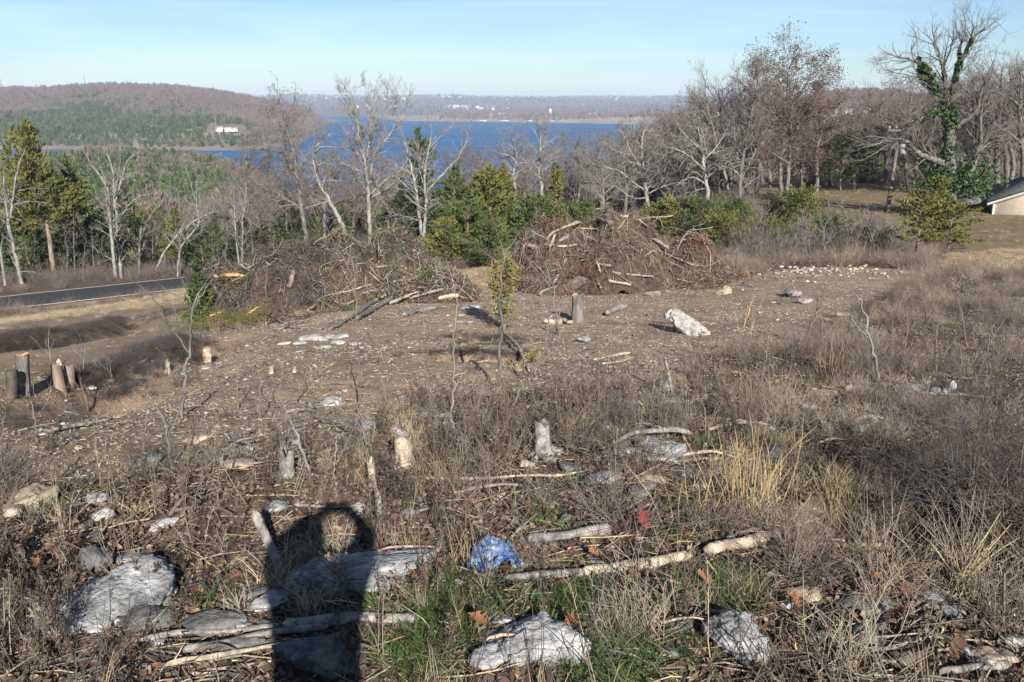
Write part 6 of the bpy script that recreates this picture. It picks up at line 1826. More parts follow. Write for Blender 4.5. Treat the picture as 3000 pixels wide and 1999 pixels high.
RL = [([(1596, 711), (1627, 683), (1668, 667), (1700, 659)], 5, 6, 'wood_pale'), ([(1688, 674), (1756, 677), (1812, 684)], 4, 3, 'wood_orange'), ([(1746, 645), (1783, 660), (1819, 679)], 6, 6, 'wood_grey'), ([(1732, 683), (1766, 713)], 5, 5, 'wood_dark'),
      ([(1754, 683), (1768, 706)], 5, 5, 'wood_grey'), ([(1974, 689), (2010, 689), (2048, 691)], 6, 6, 'wood_pale'), ([(1914, 705), (1957, 737)], 6, 6, 'wood_grey'), ([(1929, 739), (1994, 768), (2028, 781), (2079, 785)], 4, 3, 'wood_grey'),
      ([(1729, 752), (1749, 774), (1759, 805)], 4, 4, 'wood_pale'), ([(1749, 781), (1790, 785)], 5, 5, 'wood_grey'), ([(1617, 842), (1637, 808)], 4, 4, 'wood_pale'), ([(1579, 868), (1606, 853), (1634, 844)], 5, 4, 'wood_grey'), ([(1746, 819), (1761, 849)], 4, 4, 'wood_pale'),
      ([(1780, 827), (1820, 836), (1851, 842)], 5, 5, 'wood_pale'), ([(1790, 802), (1855, 810), (1916, 813)], 4, 3, 'wood_grey'), ([(1634, 729), (1660, 726), (1690, 722)], 5, 4, 'wood_pale'), ([(1613, 729), (1627, 693)], 5, 5, 'wood_pale'), ([(1640, 717), (1668, 694)], 7, 7, 'wood_grey'),
      ([(1530, 689), (1562, 701)], 5, 4, 'wood_grey'), ([(1698, 703), (1702, 744)], 4, 4, 'wood_dark'), ([(1542, 725), (1579, 734)], 6, 5, 'wood_grey'), ([(1763, 637), (1790, 632), (1812, 634)], 4, 3, 'wood_pale'), ([(1815, 641), (1842, 638)], 5, 3, 'wood_pale'),
      ([(1602, 820), (1570, 780), (1545, 760)], 4, 3, 'wood_grey'), ([(1660, 760), (1640, 790), (1610, 800)], 3, 3, 'wood_pale'), ([(1860, 700), (1880, 740)], 4, 3, 'wood_grey'), ([(1870, 650), (1900, 668)], 4, 3, 'wood_grey'), ([(2070, 720), (2088, 708)], 3, 3, 'wood_dark'), ([(2000, 740), (2060, 760)], 3, 3, 'wood_dark'), ([(1690, 640), (1720, 612)], 3, 2, 'wood_pale')]
for k, (pts, r0, r1, m_) in enumerate(RL):
    W('log', '', pts, r0 * .8, r1 * .8, m_, lift=1.6, mound=True, parent=tR, k=7, seed=200 + k, sides=False)
LL = [([(1129, 713), (1180, 693), (1210, 674, .25)], 5, 4, 'wood_pale'), ([(1137, 692), (1140, 676, .3), (1137, 660, .75)], 4, 3, 'wood_pale'), ([(1150, 690), (1160, 670, .4), (1166, 652, .8)], 4, 3, 'wood_pale'), ([(967, 870), (1031, 855), (1091, 838)], 4, 4, 'wood_pale'),
      ([(963, 972), (1023, 940), (1095, 893), (1133, 870)], 5, 7, 'wood_grey'), ([(1044, 944), (1108, 906), (1154, 883)], 8, 7, 'wood_grey'), ([(1244, 804), (1286, 776, .1), (1318, 753, .3)], 7, 5, 'wood_grey'), ([(1252, 808), (1312, 791)], 4, 4, 'wood_pale'), ([(1286, 808), (1299, 846)], 5, 4, 'wood_grey'),
      ([(1282, 885), (1346, 876)], 9, 8, 'wood_pale'), ([(627, 823, .05), (670, 815, .02), (720, 815)], 6, 5, 'wood_orange'), ([(683, 812), (708, 789, .15), (734, 795, .1)], 7, 6, 'wood_orange'), ([(861, 804), (855, 830), (848, 858)], 9, 11, 'bark_brown'), ([(755, 778), (752, 752, .3)], 5, 3, 'wood_pale'),
      ([(899, 917), (925, 900)], 5, 5, 'wood_pale'), ([(1078, 800), (1116, 834), (1142, 868)], 4, 4, 'wood_grey'), ([(1200, 880), (1260, 862), (1300, 852)], 5, 4, 'wood_grey'), ([(1060, 870), (1100, 860), (1170, 858)], 6, 5, 'wood_grey'), ([(1150, 830), (1210, 820)], 4, 3, 'wood_pale'), ([(1100, 790), (1170, 780)], 5, 4, 'wood_grey'),
      ([(1000, 900), (1060, 880)], 5, 4, 'bark_brown'), ([(1140, 895), (1200, 870), (1230, 860)], 5, 4, 'wood_pale'), ([(1170, 735), (1240, 740), (1265, 752)], 3, 2, 'wood_pale'), ([(940, 660, .3), (965, 680), (1000, 690)], 5, 4, 'wood_pale'), ([(720, 930), (760, 900)], 4, 3, 'wood_orange'), ([(600, 935), (650, 920)], 5, 4, 'wood_orange'), ([(745, 960), (820, 968), (850, 950)], 4, 3, 'wood_grey'), ([(800, 930), (840, 960), (900, 965)], 3, 3, 'wood_grey')]
for k, (pts, r0, r1, m_) in enumerate(LL):
    W('log', '', pts, r0 * .8, r1 * .8, m_, lift=1.6, mound=True, parent=tL, k=7, seed=260 + k, sides=False)
# torn root mass on the big heap; dark lump for its hollow's shade
def root_mass():
    c = at(1700, 836, True); rng = np.random.default_rng(8)
    tb = Tubes()
    for i in range(900):
        a = rng.uniform(0, 6.28); rad = .34 + .2 * rng.normal() ** 2
        p = c + np.array([math.cos(a) * rad * 1.25, -.15 + rng.normal(0, .1), math.sin(a) * rad * .85 + .1])
        d = np.array([math.cos(a), -.5, math.sin(a)]) + rng.normal(0, .5, 3)
        tb.add([p, p + d * .12, p + d * .24 + rng.normal(0, .04, 3)], [.008, .006, .002], 3)
    obj('root_mass', tb.mesh('root_mass', [M['stick_rust']], org=np.array(tR.location)), tR)
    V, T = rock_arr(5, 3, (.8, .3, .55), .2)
    obj('hollow_shade', mesh_np('hollow_shade', V + c + np.array([-.15, .0, .08]) - np.array(tR.location), [T], True, [M['wood_dark']]), tR)
root_mass()
cedar('cut_cedar', 'low pile of green cedar boughs at the foot of the left heap, left bunch', 600, 1012, 19.6, 962, .75, M['cedar_olive'], 401, 'round', 1800, low=0, leaf_l=(.1, .2), tilt=.3)
cedar('cut_cedar', 'low pile of green cedar boughs at the foot of the left heap, right bunch', 715, 1000, 19.6, 945, .85, M['cedar_olive'], 402, 'round', 2200, low=0, leaf_l=(.1, .2), tilt=.3)
cedar('cedar_sapling', 'small dark cedar standing at the left end of the left heap', 585, 905, 22.5, 805, .55, M['cedar_green'], 403, 'cone', 1500, low=.02, leaf_l=(.1, .2))
cedar('cedar_sapling', 'tiny bright cedar sprig beside the sticks of the left heap', 1015, 960, 21.5, 905, .28, M['cedar_green'], 404, 'cone', 500, low=.02, leaf_l=(.08, .16))

# broken ledges and dead branches lying half hidden among the weeds
rc = np.random.default_rng(31)
CLUT = [(1150, 1250, 260, 60), (1800, 1400, 260, 90), (600, 1330, 300, 60), (2100, 1250, 250, 80), (1250, 1500, 350, 90), (350, 1560, 260, 80), (2550, 1200, 250, 90), (1650, 1820, 350, 90), (2500, 1830, 300, 110), (700, 1850, 300, 90), (2800, 1950, 160, 40), (1850, 1170, 200, 50)]
for k in range(72):
    cx, cy, sx, sy = CLUT[k % len(CLUT)]
    px, py = cx + rc.normal(0, .7) * sx, cy + rc.normal(0, .7) * sy
    if not (10 < px < 2990 and 1120 < py < 1985): continue
    rock(px, py, rc.uniform(34, 112), 'broken pale ledge stone half buried among the dead weeds', ['limestone', 'limestone_dark', 'limestone', 'stone_tan', 'stone_white'][k % 5], rc.uniform(.5, .9), rc.uniform(.2, .45), 1300 + k, rc.uniform(-1, 1), 3, 'stone', (rc.normal(0, .15), rc.normal(0, .15)), .3, group='broken ledge stones among the weeds', foot=.7)
for k in range(64):
    cx, cy, sx, sy = CLUT[(k * 5) % len(CLUT)]
    px, py = cx + rc.normal(0, .9) * sx, cy + rc.normal(0, .8) * sy
    L = rc.uniform(70, 240); a = rc.normal(0, .5)
    x1, y1 = px + L * math.cos(a), py - L * .35 * math.sin(a)
    if not (10 < px < 2990 and 10 < x1 < 2990 and 1150 < py < 1985 and 1150 < y1 < 1985): continue
    W('dead_branch', 'dead grey branch lying loose among the weeds', [(px, py, .01), ((px + x1) / 2 + rc.normal(0, 8), (py + y1) / 2 + rc.normal(0, 9), rc.uniform(.02, .07)), (x1, y1, rc.uniform(.0, .08))], rc.uniform(3, 7), rc.uniform(1.5, 3.5), ['wood_grey', 'wood_dark', 'wood_grey', 'wood_pale'][k % 4], seed=1400 + k, cat='branch', k=6, group='dead branches among the weeds')

# ------------------------------------------------------------------ saplings in front
def sapl(label, limbs, base, seed, mt=BG, mtw=TG, kids=1.2, sub=.9, mx=2, blen=.24, name='sapling', group=None, start=.3, rmin=None):
    g = at(*base)
    L2 = []
    for L in limbs: L2.append([(a, b, r * .9 * np.linalg.norm(g) / FPX) for a, b, r in L])
    return traced_tree(name, label, g[1], L2, seed, mt, mtw, group, 'sapling', kids=kids, sub=sub, mx=mx, blen=blen, fan=.25, start=start, twig_r=.75, up=.08, wig=.10, foot=False, rmin=rmin or .0006 + .00016 * np.linalg.norm(g))
sapl('bare grey sapling with one long arm reaching to the upper left', [[(530, 1225, 6), (545, 1110, 5.5), (552, 1030, 5), (560, 950, 4), (572, 880, 3), (600, 830, 1.2)], [(552, 1035, 3.5), (500, 960, 3), (455, 880, 2), (400, 832, 1.5), (350, 770, .6)], [(566, 905, 2), (600, 850, 1.5), (640, 795, .6)], [(556, 985, 1.6), (520, 930, 1.2), (505, 890, .6)], [(565, 930, 1.6), (555, 880, 1.2), (548, 850, .5)]], (530, 1225), 901, BG, TG, kids=.6, sub=.45)
sapl('very thin upright sapling in front of the left heap logs', [[(1058, 1215, 4), (1054, 1100, 3.5), (1048, 1000, 3), (1036, 800, 2), (1010, 720, .8)], [(1036, 810, 1.6), (1000, 745, 1.2), (975, 715, .5)]], (1058, 1215), 902)
sapl('straight pale thin sapling right of the bleached stump', [[(1320, 1315, 4.5), (1323, 1180, 4), (1328, 1050, 3.5), (1334, 950, 2.5), (1342, 865, 1)]], (1320, 1315), 903, BP, TP, sub=.7)
sapl('thin grey wand between the pale stump and the straight sapling', [[(1264, 1308, 3.5), (1258, 1180, 3), (1254, 1040, 2), (1248, 960, .8)]], (1264, 1308), 904, sub=.7)
sapl('main dark grey sapling in the centre with a Y shaped top', [[(1462, 1140, 8), (1464, 1050, 7.5), (1468, 960, 7), (1466, 890, 6), (1470, 800, 4.5), (1474, 750, 3.5), (1462, 700, 1)], [(1474, 752, 3), (1510, 700, 2), (1545, 655, .7)], [(1466, 885, 3), (1510, 860, 2.5), (1560, 840, 1)], [(1470, 900, 3.2), (1530, 870, 2), (1590, 800, .8)], [(1468, 780, 2), (1420, 740, 1.5), (1370, 705, .7)]], (1462, 1140), 905)
sapl('leaning dark sapling crossing right of the central one', [[(1489, 1240, 6.5), (1510, 1178, 6), (1531, 1127, 5.5), (1595, 1038, 4.5), (1633, 949, 3), (1650, 880, 1)], [(1612, 1000, 2.5), (1605, 930, 2), (1590, 870, 1), (1570, 790, .6)], [(1632, 950, 2), (1610, 900, 1.4), (1612, 850, .6)]], (1489, 1240), 906)
sapl('dark leaning stick-like sapling beside the pale split sticks', [[(1800, 1170, 5), (1769, 1131, 5), (1739, 1089, 5), (1690, 1030, 4), (1640, 975, 1.5)]], (1800, 1170), 907, sub=.5)
sapl('tall pale sapling with one fork in the right weeds', [[(2571, 1118, 5), (2567, 1075, 4.5), (2545, 986, 4), (2536, 941, 3.2), (2518, 879, 2.2), (2487, 845, 1)], [(2545, 990, 2.5), (2509, 954, 2), (2493, 921, .8)]], (2571, 1118), 908, BP, TP, sub=.6)
sapl('curving brown sapling left of the tall pale one', [[(2357, 1010, 4), (2379, 950, 3.5), (2406, 892, 2.5), (2412, 858, 1)], [(2385, 940, 2), (2395, 890, 1.4), (2385, 850, .6)]], (2357, 1010), 909, BB, TR)
sapl('short straight sapling in the far right weeds', [[(2737, 1096, 3.5), (2742, 1020, 3), (2746, 950, 1)]], (2737, 1096), 910, BB, TR)
sapl('small upright sapling stub in the right weeds', [[(2412, 1040, 4), (2410, 1000, 3.5), (2408, 975, 2)]], (2412, 1040), 911, BP, TP, sub=.4)
sapl('grey crooked sapling in the left weeds', [[(506, 1368, 5), (493, 1301, 4.5), (485, 1242, 4), (446, 1172, 1.5)], [(490, 1280, 2), (520, 1220, 1.5), (530, 1160, .6)]], (506, 1368), 912)
sapl('long arched grey branch bending over the left weeds', [[(637, 1325, 3), (700, 1292, 3.5), (786, 1259, 4), (850, 1216, 4), (918, 1172, 3)], [(786, 1259, 2), (810, 1200, 1.5), (825, 1120, .7)]], (637, 1325), 913, BG, TG, sub=.8)
sapl('bent dark grey sapling drooping toward the splintered slab', [[(1096, 1340, 6), (1070, 1285, 6), (1045, 1240, 6), (1000, 1200, 5), (940, 1170, 3)], [(1000, 1200, 2.5), (960, 1190, 2), (900, 1190, 1)]], (1096, 1340), 914, BG, TG, sub=.7)
sapl('pale leaning stick behind the shadow, tilted left', [[(930, 1465, 5), (910, 1395, 4.8), (875, 1289, 4.2), (852, 1235, 3)]], (930, 1465), 915, BP, TP, sub=.3)
sapl('thin pale stick upright just right of the leaning one', [[(975, 1440, 3), (978, 1380, 3), (985, 1290, 1.6)]], (975, 1440), 916, BP, TP, sub=.4)
sapl('dark leafless shrub with fine twigs on the right foreground', [[(2850, 1700, 6), (2830, 1600, 5), (2815, 1480, 4), (2790, 1350, 1.5)], [(2845, 1680, 5), (2880, 1560, 4), (2900, 1430, 2), (2905, 1330, .8)], [(2840, 1640, 4), (2780, 1540, 3), (2720, 1440, 1)], [(2850, 1690, 5), (2930, 1600, 4), (2990, 1480, 2), (3030, 1400, 1)], [(2815, 1480, 3), (2850, 1400, 2), (2870, 1330, .8)]], (2850, 1700), 917, BG, M['stick_dark'], kids=5.5, sub=7.0, mx=3, blen=.45, name='shrub', start=.1, rmin=.0012)
sapl('second dark twiggy shrub at the right edge', [[(2970, 1640, 6), (2960, 1540, 5), (2975, 1400, 2)], [(2970, 1620, 4), (2920, 1540, 3), (2890, 1450, 1)], [(2970, 1610, 4), (3030, 1530, 3), (3060, 1430, 1)]], (2970, 1640), 918, BB, M['stick_dark'], kids=5.5, sub=7.0, mx=3, blen=.45, name='shrub', start=.1, rmin=.0012)
sapl('dark cane arching across the right weeds', [[(2990, 1440, 4), (2930, 1390, 4), (2850, 1355, 3.5), (2760, 1350, 2), (2700, 1362, 1)]], (2990, 1440), 919, M['wood_dark'], TR, sub=.7)
sapl('thin brown sapling before the right end of the big heap', [[(1640, 985, 4), (1625, 900, 3.5), (1612, 820, 2.5), (1560, 690, 1)], [(1618, 850, 2), (1580, 800, 1.6), (1540, 750, .7)]], (1640, 985), 920, BG, TG, sub=1.0)
for k, (px, py, h) in enumerate([(150, 1080, 90), (245, 1090, 70), (110, 1300, 150), (420, 1330, 160), (255, 1190, 60), (330, 1130, 55), (700, 1200, 150), (760, 1230, 200), (870, 1180, 160), (1130, 1300, 150), (1400, 1260, 140), (1820, 1200, 170), (1905, 1210, 200), (1700, 1180, 130), (2240, 1090, 120), (2310, 1140, 150), (2650, 1040, 110), (2830, 1010, 140), (2900, 1080, 150), (2480, 1010, 90), (2200, 960, 100), (2120, 1030, 120), (1890, 1120, 110), (3, 1370, 180), (640, 1470, 190), (560, 1520, 180), (1440, 1480, 200), (1530, 1460, 170)]):
    rr_ = np.random.default_rng(950 + k); dx = rr_.normal(0, .16) * h
    sapl('thin leafless sapling whip standing among the weeds', [[(px, py, 3), (px + dx * .4, py - h * .5, 2.4), (px + dx, py - h, .8)], [(px + dx * .35, py - h * .45, 1.6), (px + dx * .2 + rr_.normal(0, .2) * h, py - h * .8, .6)]], (px, py), 950 + k, BG if k % 2 else BB, TG if k % 2 else TR, sub=.8, group='sapling whips among the weeds')
cedar('cedar_sapling', 'slim yellow-green young cedar in the centre of the clearing', 1478, 968, 17.0, 735, .42, M['cedar_yellow'], 405, 'col', 2200, low=.05, leaf_l=(.05, .10), nbr=110, tilt=.8)
cedar('cedar_sapling', 'small yellow-green cedar seedling right of the central sapling', 1555, 1075, 11.9, 1025, .16, M['cedar_yellow'], 406, 'col', 420, low=.02, leaf_l=(.04, .08), nbr=40, tilt=.8)

# ------------------------------------------------------------------ blue plastic, big leaves, golden grass
def blue_plastic():
    g = at(1442, 1680); dist = np.linalg.norm(g)
    w, d = 168 * dist / FPX, .30
    nx, ny = 46, 34
    X, Y = np.meshgrid(np.linspace(-.5, .5, nx), np.linspace(-.5, .5, ny), indexing='ij')
    Xr = X * w * (1 + .12 * n2(X * 3, Y * 3, 1., 2, 1.)) ; Yr = Y * d * (1 + .25 * n2(X * 3, Y * 3, 1., 2, 6.))
    fold = 1 - np.abs(n2(X * w * 1., Y * d * 1.6, .085, 3, 4.)) * 1.6
    Z = .030 * np.exp(-(X ** 2 + Y ** 2) * 5) + .030 * fold + .010 * n2(X * w, Y * d, .03, 2, 8.)
    Z += .05 * (Y + .5)
    x, y = g[0] + Xr, g[1] + Yr + d * .4
    Zg = H(x, y)
    edge = np.minimum(np.minimum(X + .5, .5 - X), np.minimum(Y + .5, .5 - Y))
    Z = Z * sstep(0, .16, edge) + .008
    V = np.stack([x, y, Zg + Z], -1).reshape(-1, 3)
    idx = np.arange(nx * ny).reshape(nx, ny)
    Q = np.stack([idx[:-1, :-1], idx[1:, :-1], idx[1:, 1:], idx[:-1, 1:]], -1).reshape(-1, 4)
    cen_ = (edge + .17 * n2(X * 5, Y * 5, 1., 3, 2.2) - .07 * (n2(X * 14, Y * 14, 1., 2, 4.) > .55)).ravel()
    Q = Q[cen_[Q].min(1) > .05]
    m = mat('blue_plastic', (.03, .075, .22), (.08, .16, .36), 22, .35, .5, 60, c3=(.27, .36, .47), lo=.3, hi=.5, spec=.5, trans=.15)
    o = obj('plastic_sheet', mesh_np('plastic_sheet', V - g, [Q], True, [m]), loc=g, label='crumpled blue plastic sheet lying in the weeds above the pale log', cat='plastic sheet')
    FOOT.append((g[0], g[1] + d * .5, w * .22, d * .2, 0))
blue_plastic()

def oak_leaf_mesh(seed, m, L=.13):
    rng = np.random.default_rng(seed)
    ts = np.linspace(0, 1, 15)
    wd = np.array([.03, .05, .16, .30, .14, .22, .42, .20, .26, .46, .22, .22, .30, .16, .0]) * rng.uniform(.85, 1.15, 15) * L
    cu = rng.uniform(.05, .22) * L; tw = rng.uniform(-.5, .5)
    V = []
    for t, w_ in zip(ts, wd):
        y = (t - .5) * L; z = cu * (2 * t - 1) ** 2
        V += [[-w_, y + w_ * .25, z + abs(w_) * .5 + tw * w_ * .3], [0, y, z], [w_, y + w_ * .25, z + abs(w_) * .4 - tw * w_ * .3]]
    V = np.array(V); Q = []
    for i in range(14):
        b = i * 3
        Q += [[b, b + 1, b + 4, b + 3], [b + 1, b + 2, b + 5, b + 4]]
    return mesh_np('oak_leaf', V, [np.array(Q)], False, [m])
for k, (px, py, m_, lab, L, up) in enumerate([
    (1885, 1572, 'leaf_red', 'red-brown oak leaf standing upright above the long pale log', .15, 1.1), (2062, 1735, 'leaf_orange', 'orange oak leaf on the grass left of the dark hollow', .14, .5), (1405, 1878, 'leaf_orange', 'tan lobed oak leaf near the bottom centre boulder', .17, .9), (1120, 1870, 'leaf_orange', 'orange leaf at the right rim of the body shadow', .10, .7),
    (1675, 1875, 'leaf_orange', 'russet leaf beside the pale angular rock', .12, .8), (2325, 1805, 'leaf_orange', 'orange brown curled leaf above the upright boulder', .12, .6), (2315, 1955, 'dry_gold', 'yellow leaf hanging low right of the upright boulder', .10, 1.2), (2562, 1745, 'leaf_orange', 'reddish upright leaf above the lower right slab', .11, 1.0),
    (585, 1825, 'leaf_orange', 'orange-brown leaf right of the bottom left slab', .11, .6), (140, 1650, 'leaf_orange', 'orange oak leaf in the litter left of the round rock', .12, .5), (110, 1688, 'leaf_orange', 'second orange oak leaf lower in the left litter', .10, .4), (2960, 1640, 'dead_leaf', 'brown oak leaf cluster at the right edge, upper leaf', .13, 1.0),
    (2985, 1650, 'dead_leaf', 'brown oak leaf cluster at the right edge, lower leaf', .12, .8), (2690, 1940, 'dead_leaf', 'large curled brown leaf near the corner log', .14, .6), (2790, 1945, 'dead_leaf', 'curled brown leaf directly above the corner log', .13, .7), (1740, 1655, 'leaf_orange', 'small tawny leaf on the grass under the long log', .09, .5),
    (1130, 1905, 'leaf_orange', 'yellow-orange leaf low beside the shadow', .09, .4), (1750, 1230, 'leaf_orange', 'orange leaf high in the brown weeds', .11, 1.2), (2620, 1830, 'leaf_orange', 'tan leaf on the lower right litter', .12, .4), (2650, 1770, 'dead_leaf', 'dark red leaf near the cut stems', .12, .5)]):
    g = at(px, py)
    o = obj('oak_leaf', oak_leaf_mesh(k, M[m_], L * .72), loc=g + np.array([0, 0, .05 + .05 * up]), label=lab, cat='leaf')
    o.rotation_euler = (up, .3 * ((k % 3) - 1), k * 1.3)

def golden_grass(label, cx, py, n, hpx, seed, spread=60, mt='dry_gold', wr=(.0016, .0027), lean=.22, cat='grass clump', name='grass_clump', k=4):
    rng = np.random.default_rng(seed)
    tb = Tubes(); tb2 = Tubes()
    g0 = at(cx, py)
    for i in range(n):
        px = cx + rng.normal(0, .45) * spread; g = at(px, py + rng.normal(0, 16)); dist = np.linalg.norm(g)
        h = hpx * rng.uniform(.45, 1.05) * dist / FPX
        d = np.array([(px - cx) / spread * lean + rng.normal(0, .12), rng.normal(0, .16), 1.0])
        bend = rng.normal(0, .08, 3) * h
        r = rng.uniform(*wr)
        tb.add([g - [0, 0, .02], g + d * h * .5 + bend * .4, g + d * h * .8 + bend, g + d * h + bend * 1.6], [r * 1.3, r, r * .8, r * .4], k)
        if rng.uniform() < .6:
            q = g + d * h * rng.uniform(.2, .7); e = q + np.array([rng.normal(0, .12), rng.normal(0, .1), .05]); tb2.add([q, (q + e) / 2 + [0, 0, .05], e - [0, 0, .05]], [r * .8, r * .7, r * .2], 3)
    t = thing(name, label, cat, g0)
    obj('stalks', tb.mesh('stalks', [M[mt]], org=g0), t)
    if tb2.count(): obj('blades', tb2.mesh('blades', [M[mt]], org=g0), t)
golden_grass('tall golden grass stalks standing right of centre', 2180, 1500, 24, 330, 1, 75)
golden_grass('thin golden stems scattered left of the tall golden grass', 2020, 1540, 12, 200, 2, 90)
golden_grass('cut straw coloured stems fanning out above the white and grey rock', 2800, 1735, 16, 210, 3, 45, 'dry_grass', (.003, .0045), -.9)
golden_grass('short broken straw stems left of the fanning cut stems', 2690, 1690, 14, 100, 4, 60, 'dry_grass', (.0022, .0035), .5)
golden_grass('sparse golden stems beside the tall pale sapling', 2450, 1110, 9, 120, 5, 90, 'dry_gold')
golden_grass('few yellow stems left of the white boulder on the right slope', 2185, 960, 8, 70, 6, 30, 'dry_gold', (.004, .006))
def dense_bush(px, py, h, seed, label):
    g = at(px, py); rng = np.random.default_rng(seed); tb = Tubes(); tb2 = Tubes()
    for k in range(26):
        a = rng.uniform(0, 6.28); el = rng.uniform(.5, 1.45)
        d = np.array([math.cos(a) * math.cos(el), math.sin(a) * math.cos(el), math.sin(el)])
        L = h * rng.uniform(.7, 1.1); p = np.array([rng.normal(0, .05), rng.normal(0, .05), -.03]); m_ = p + d * L * .5 + rng.normal(0, .04, 3); e = m_ + (d + rng.normal(0, .35, 3)) * L * .5
        tb.add([p, m_, e], [.007, .005, .002], 5)
        for j in range(26):
            f = rng.uniform(.15, 1); q = p + (m_ - p) * f * 2 if f < .5 else m_ + (e - m_) * (f - .5) * 2
            v = norm(d * .6 + rng.normal(0, .7, 3)); l = L * rng.uniform(.08, .28)
            tb2.add([q, q + v * l * .5 + rng.normal(0, .012, 3), q + v * l], [.0022, .0016, .0007], 3)
    t = thing('bush', label, 'bush', g)
    obj('stems', tb.mesh('stems', [M['weed_brown']]), t); obj('twigs', tb2.mesh('twigs', [M['weed_brown']], smooth=False), t, kind='stuff')
for k, (px, py, h, lab) in enumerate([(2985, 1730, .75, 'dense dark brown bush at the right edge above the litter'), (3120, 1760, 1.0, 'tall dark bush just outside the right edge'), (2890, 1640, .55, 'low dark bush behind the thorny cane'), (2760, 1560, .42, 'low dark bush left of the twiggy shrub'), (3060, 1600, .9, 'dark bush at the right edge behind the dense one'), (2640, 1590, .34, 'small dark bush above the cut stems')]):
    dense_bush(px, py, h, 40 + k, lab)
# ------------------------------------------------------------------ ground cover nobody could count
def blades(rng, n, h, spread, w, lean, segs=3, curl=.5):
    """n grass blades as tapering strips"""
    a = rng.uniform(0, 6.28, n); hh = h * rng.uniform(.45, 1.1, n)
    base = np.column_stack([rng.normal(0, spread, n), rng.normal(0, spread, n), np.full(n, -.01)])
    d = np.column_stack([np.cos(a), np.sin(a)]) * (lean * rng.uniform(.2, 1.5, n))[:, None]
    side = np.column_stack([-np.sin(a), np.cos(a), np.zeros(n)])
    fa = rng.uniform(0, 6.28, n)
    side = np.column_stack([np.cos(fa), np.sin(fa), np.zeros(n)])
    rows = []
    for s in range(segs + 1):
        t = s / segs
        x = base[:, :2] + d * (hh * (t + curl * t * t))[:, None]
        z = hh * (t - curl * .55 * lean * 2 * t ** 3)
        c = np.column_stack([x, base[:, 2] + z]); ww = w * (1 - t ** 1.6) * .5
        rows.append((c - side * ww, c + side * ww))
    V = np.stack([np.stack(r, 1) for r in rows], 1).reshape(n, -1, 3)
    k = V.shape[1]
    o = (np.arange(n) * k)[:, None, None]
    q = np.array([[2 * s, 2 * s + 1, 2 * s + 3, 2 * s + 2] for s in range(segs)])[None]
    return V.reshape(-1, 3), (q + o).reshape(-1, 4)

def src_grass(seed, m, n=46, h=.26, spread=.05, w=.005, lean=.55, curl=.5):
    rng = np.random.default_rng(seed)
    V, Q = blades(rng, n, h, spread, w, lean, 3, curl)
    return mesh_np('grass_tuft', V, [Q], False, [m])

def src_weed(seed, m, h=.55, stems=3):
    """dead forb: upright stems with short ascending side stems carrying withered leaves and seed heads"""
    rng = np.random.default_rng(seed); tb = Tubes(); C = []; D = []; S = []
    for s in range(stems):
        p = np.array([rng.normal(0, .03), rng.normal(0, .03), -.02]); d = norm(np.array([rng.normal(0, .18), rng.normal(0, .18), 1.0])); L = h * rng.uniform(.6, 1.1)
        mid = p + d * L * .55 + rng.normal(0, .012, 3); e = p + d * L + rng.normal(0, .03, 3)
        tb.add([p, mid, e], [.0032, .0025, .0012], 3)
        for b in range(int(10 + 10 * rng.uniform())):
            t = rng.uniform(.25, 1); q = (p + (mid - p) * t / .55) if t < .55 else mid + (e - mid) * (t - .55) / .45
            a = rng.uniform(0, 6.28); l = L * rng.uniform(.08, .24) * (1.2 - t * .6)
            v = np.array([math.cos(a) * .6, math.sin(a) * .6, .9]); r = q + v * l
            tb.add([q, (q + r) / 2 + rng.normal(0, .006, 3), r], [.0016, .0013, .0007], 3)
            for c in range(rng.integers(2, 6)):
                C.append(q + v * l * rng.uniform(.3, 1.05) + rng.normal(0, .008, 3)); D.append(rng.normal(size=3) + [0, 0, -.6]); S.append(rng.uniform(.012, .038))
    V, Q, _ = tb.arrays(); S = np.array(S)
    V2, Q2 = quads_cloud(np.array(C), S, S * .42, np.array(D), rng)
    return mesh_np('weed', np.concatenate([V, V2]), [Q, Q2 + len(V)], False, [m])

def src_stalk(seed, m, h):
    rng = np.random.default_rng(seed + 70); tb = Tubes()
    for s in range(rng.integers(1, 4)):
        p = np.array([rng.normal(0, .04), rng.normal(0, .04), -.02]); d = norm(np.array([rng.normal(0, .2), rng.normal(0, .2), 1.0])); L = h * rng.uniform(.6, 1.1)
        P = [p]
        for j in range(4):
            d = norm(d + rng.normal(0, .09, 3)); P.append(P[-1] + d * L / 4)
        tb.add(P, [.0034, .003, .0026, .002, .001], 3)
        for j in range(rng.integers(2, 6)):
            b = P[rng.integers(1, 4)] + d * rng.uniform(0, L / 5); v = norm(d + rng.normal(0, .55, 3)); l = L * rng.uniform(.1, .3)
            tb.add([b, b + v * l * .5 + rng.normal(0, .008, 3), b + v * l], [.0018, .0014, .0006], 3)
    return tb.mesh('stalk', [m], smooth=False)

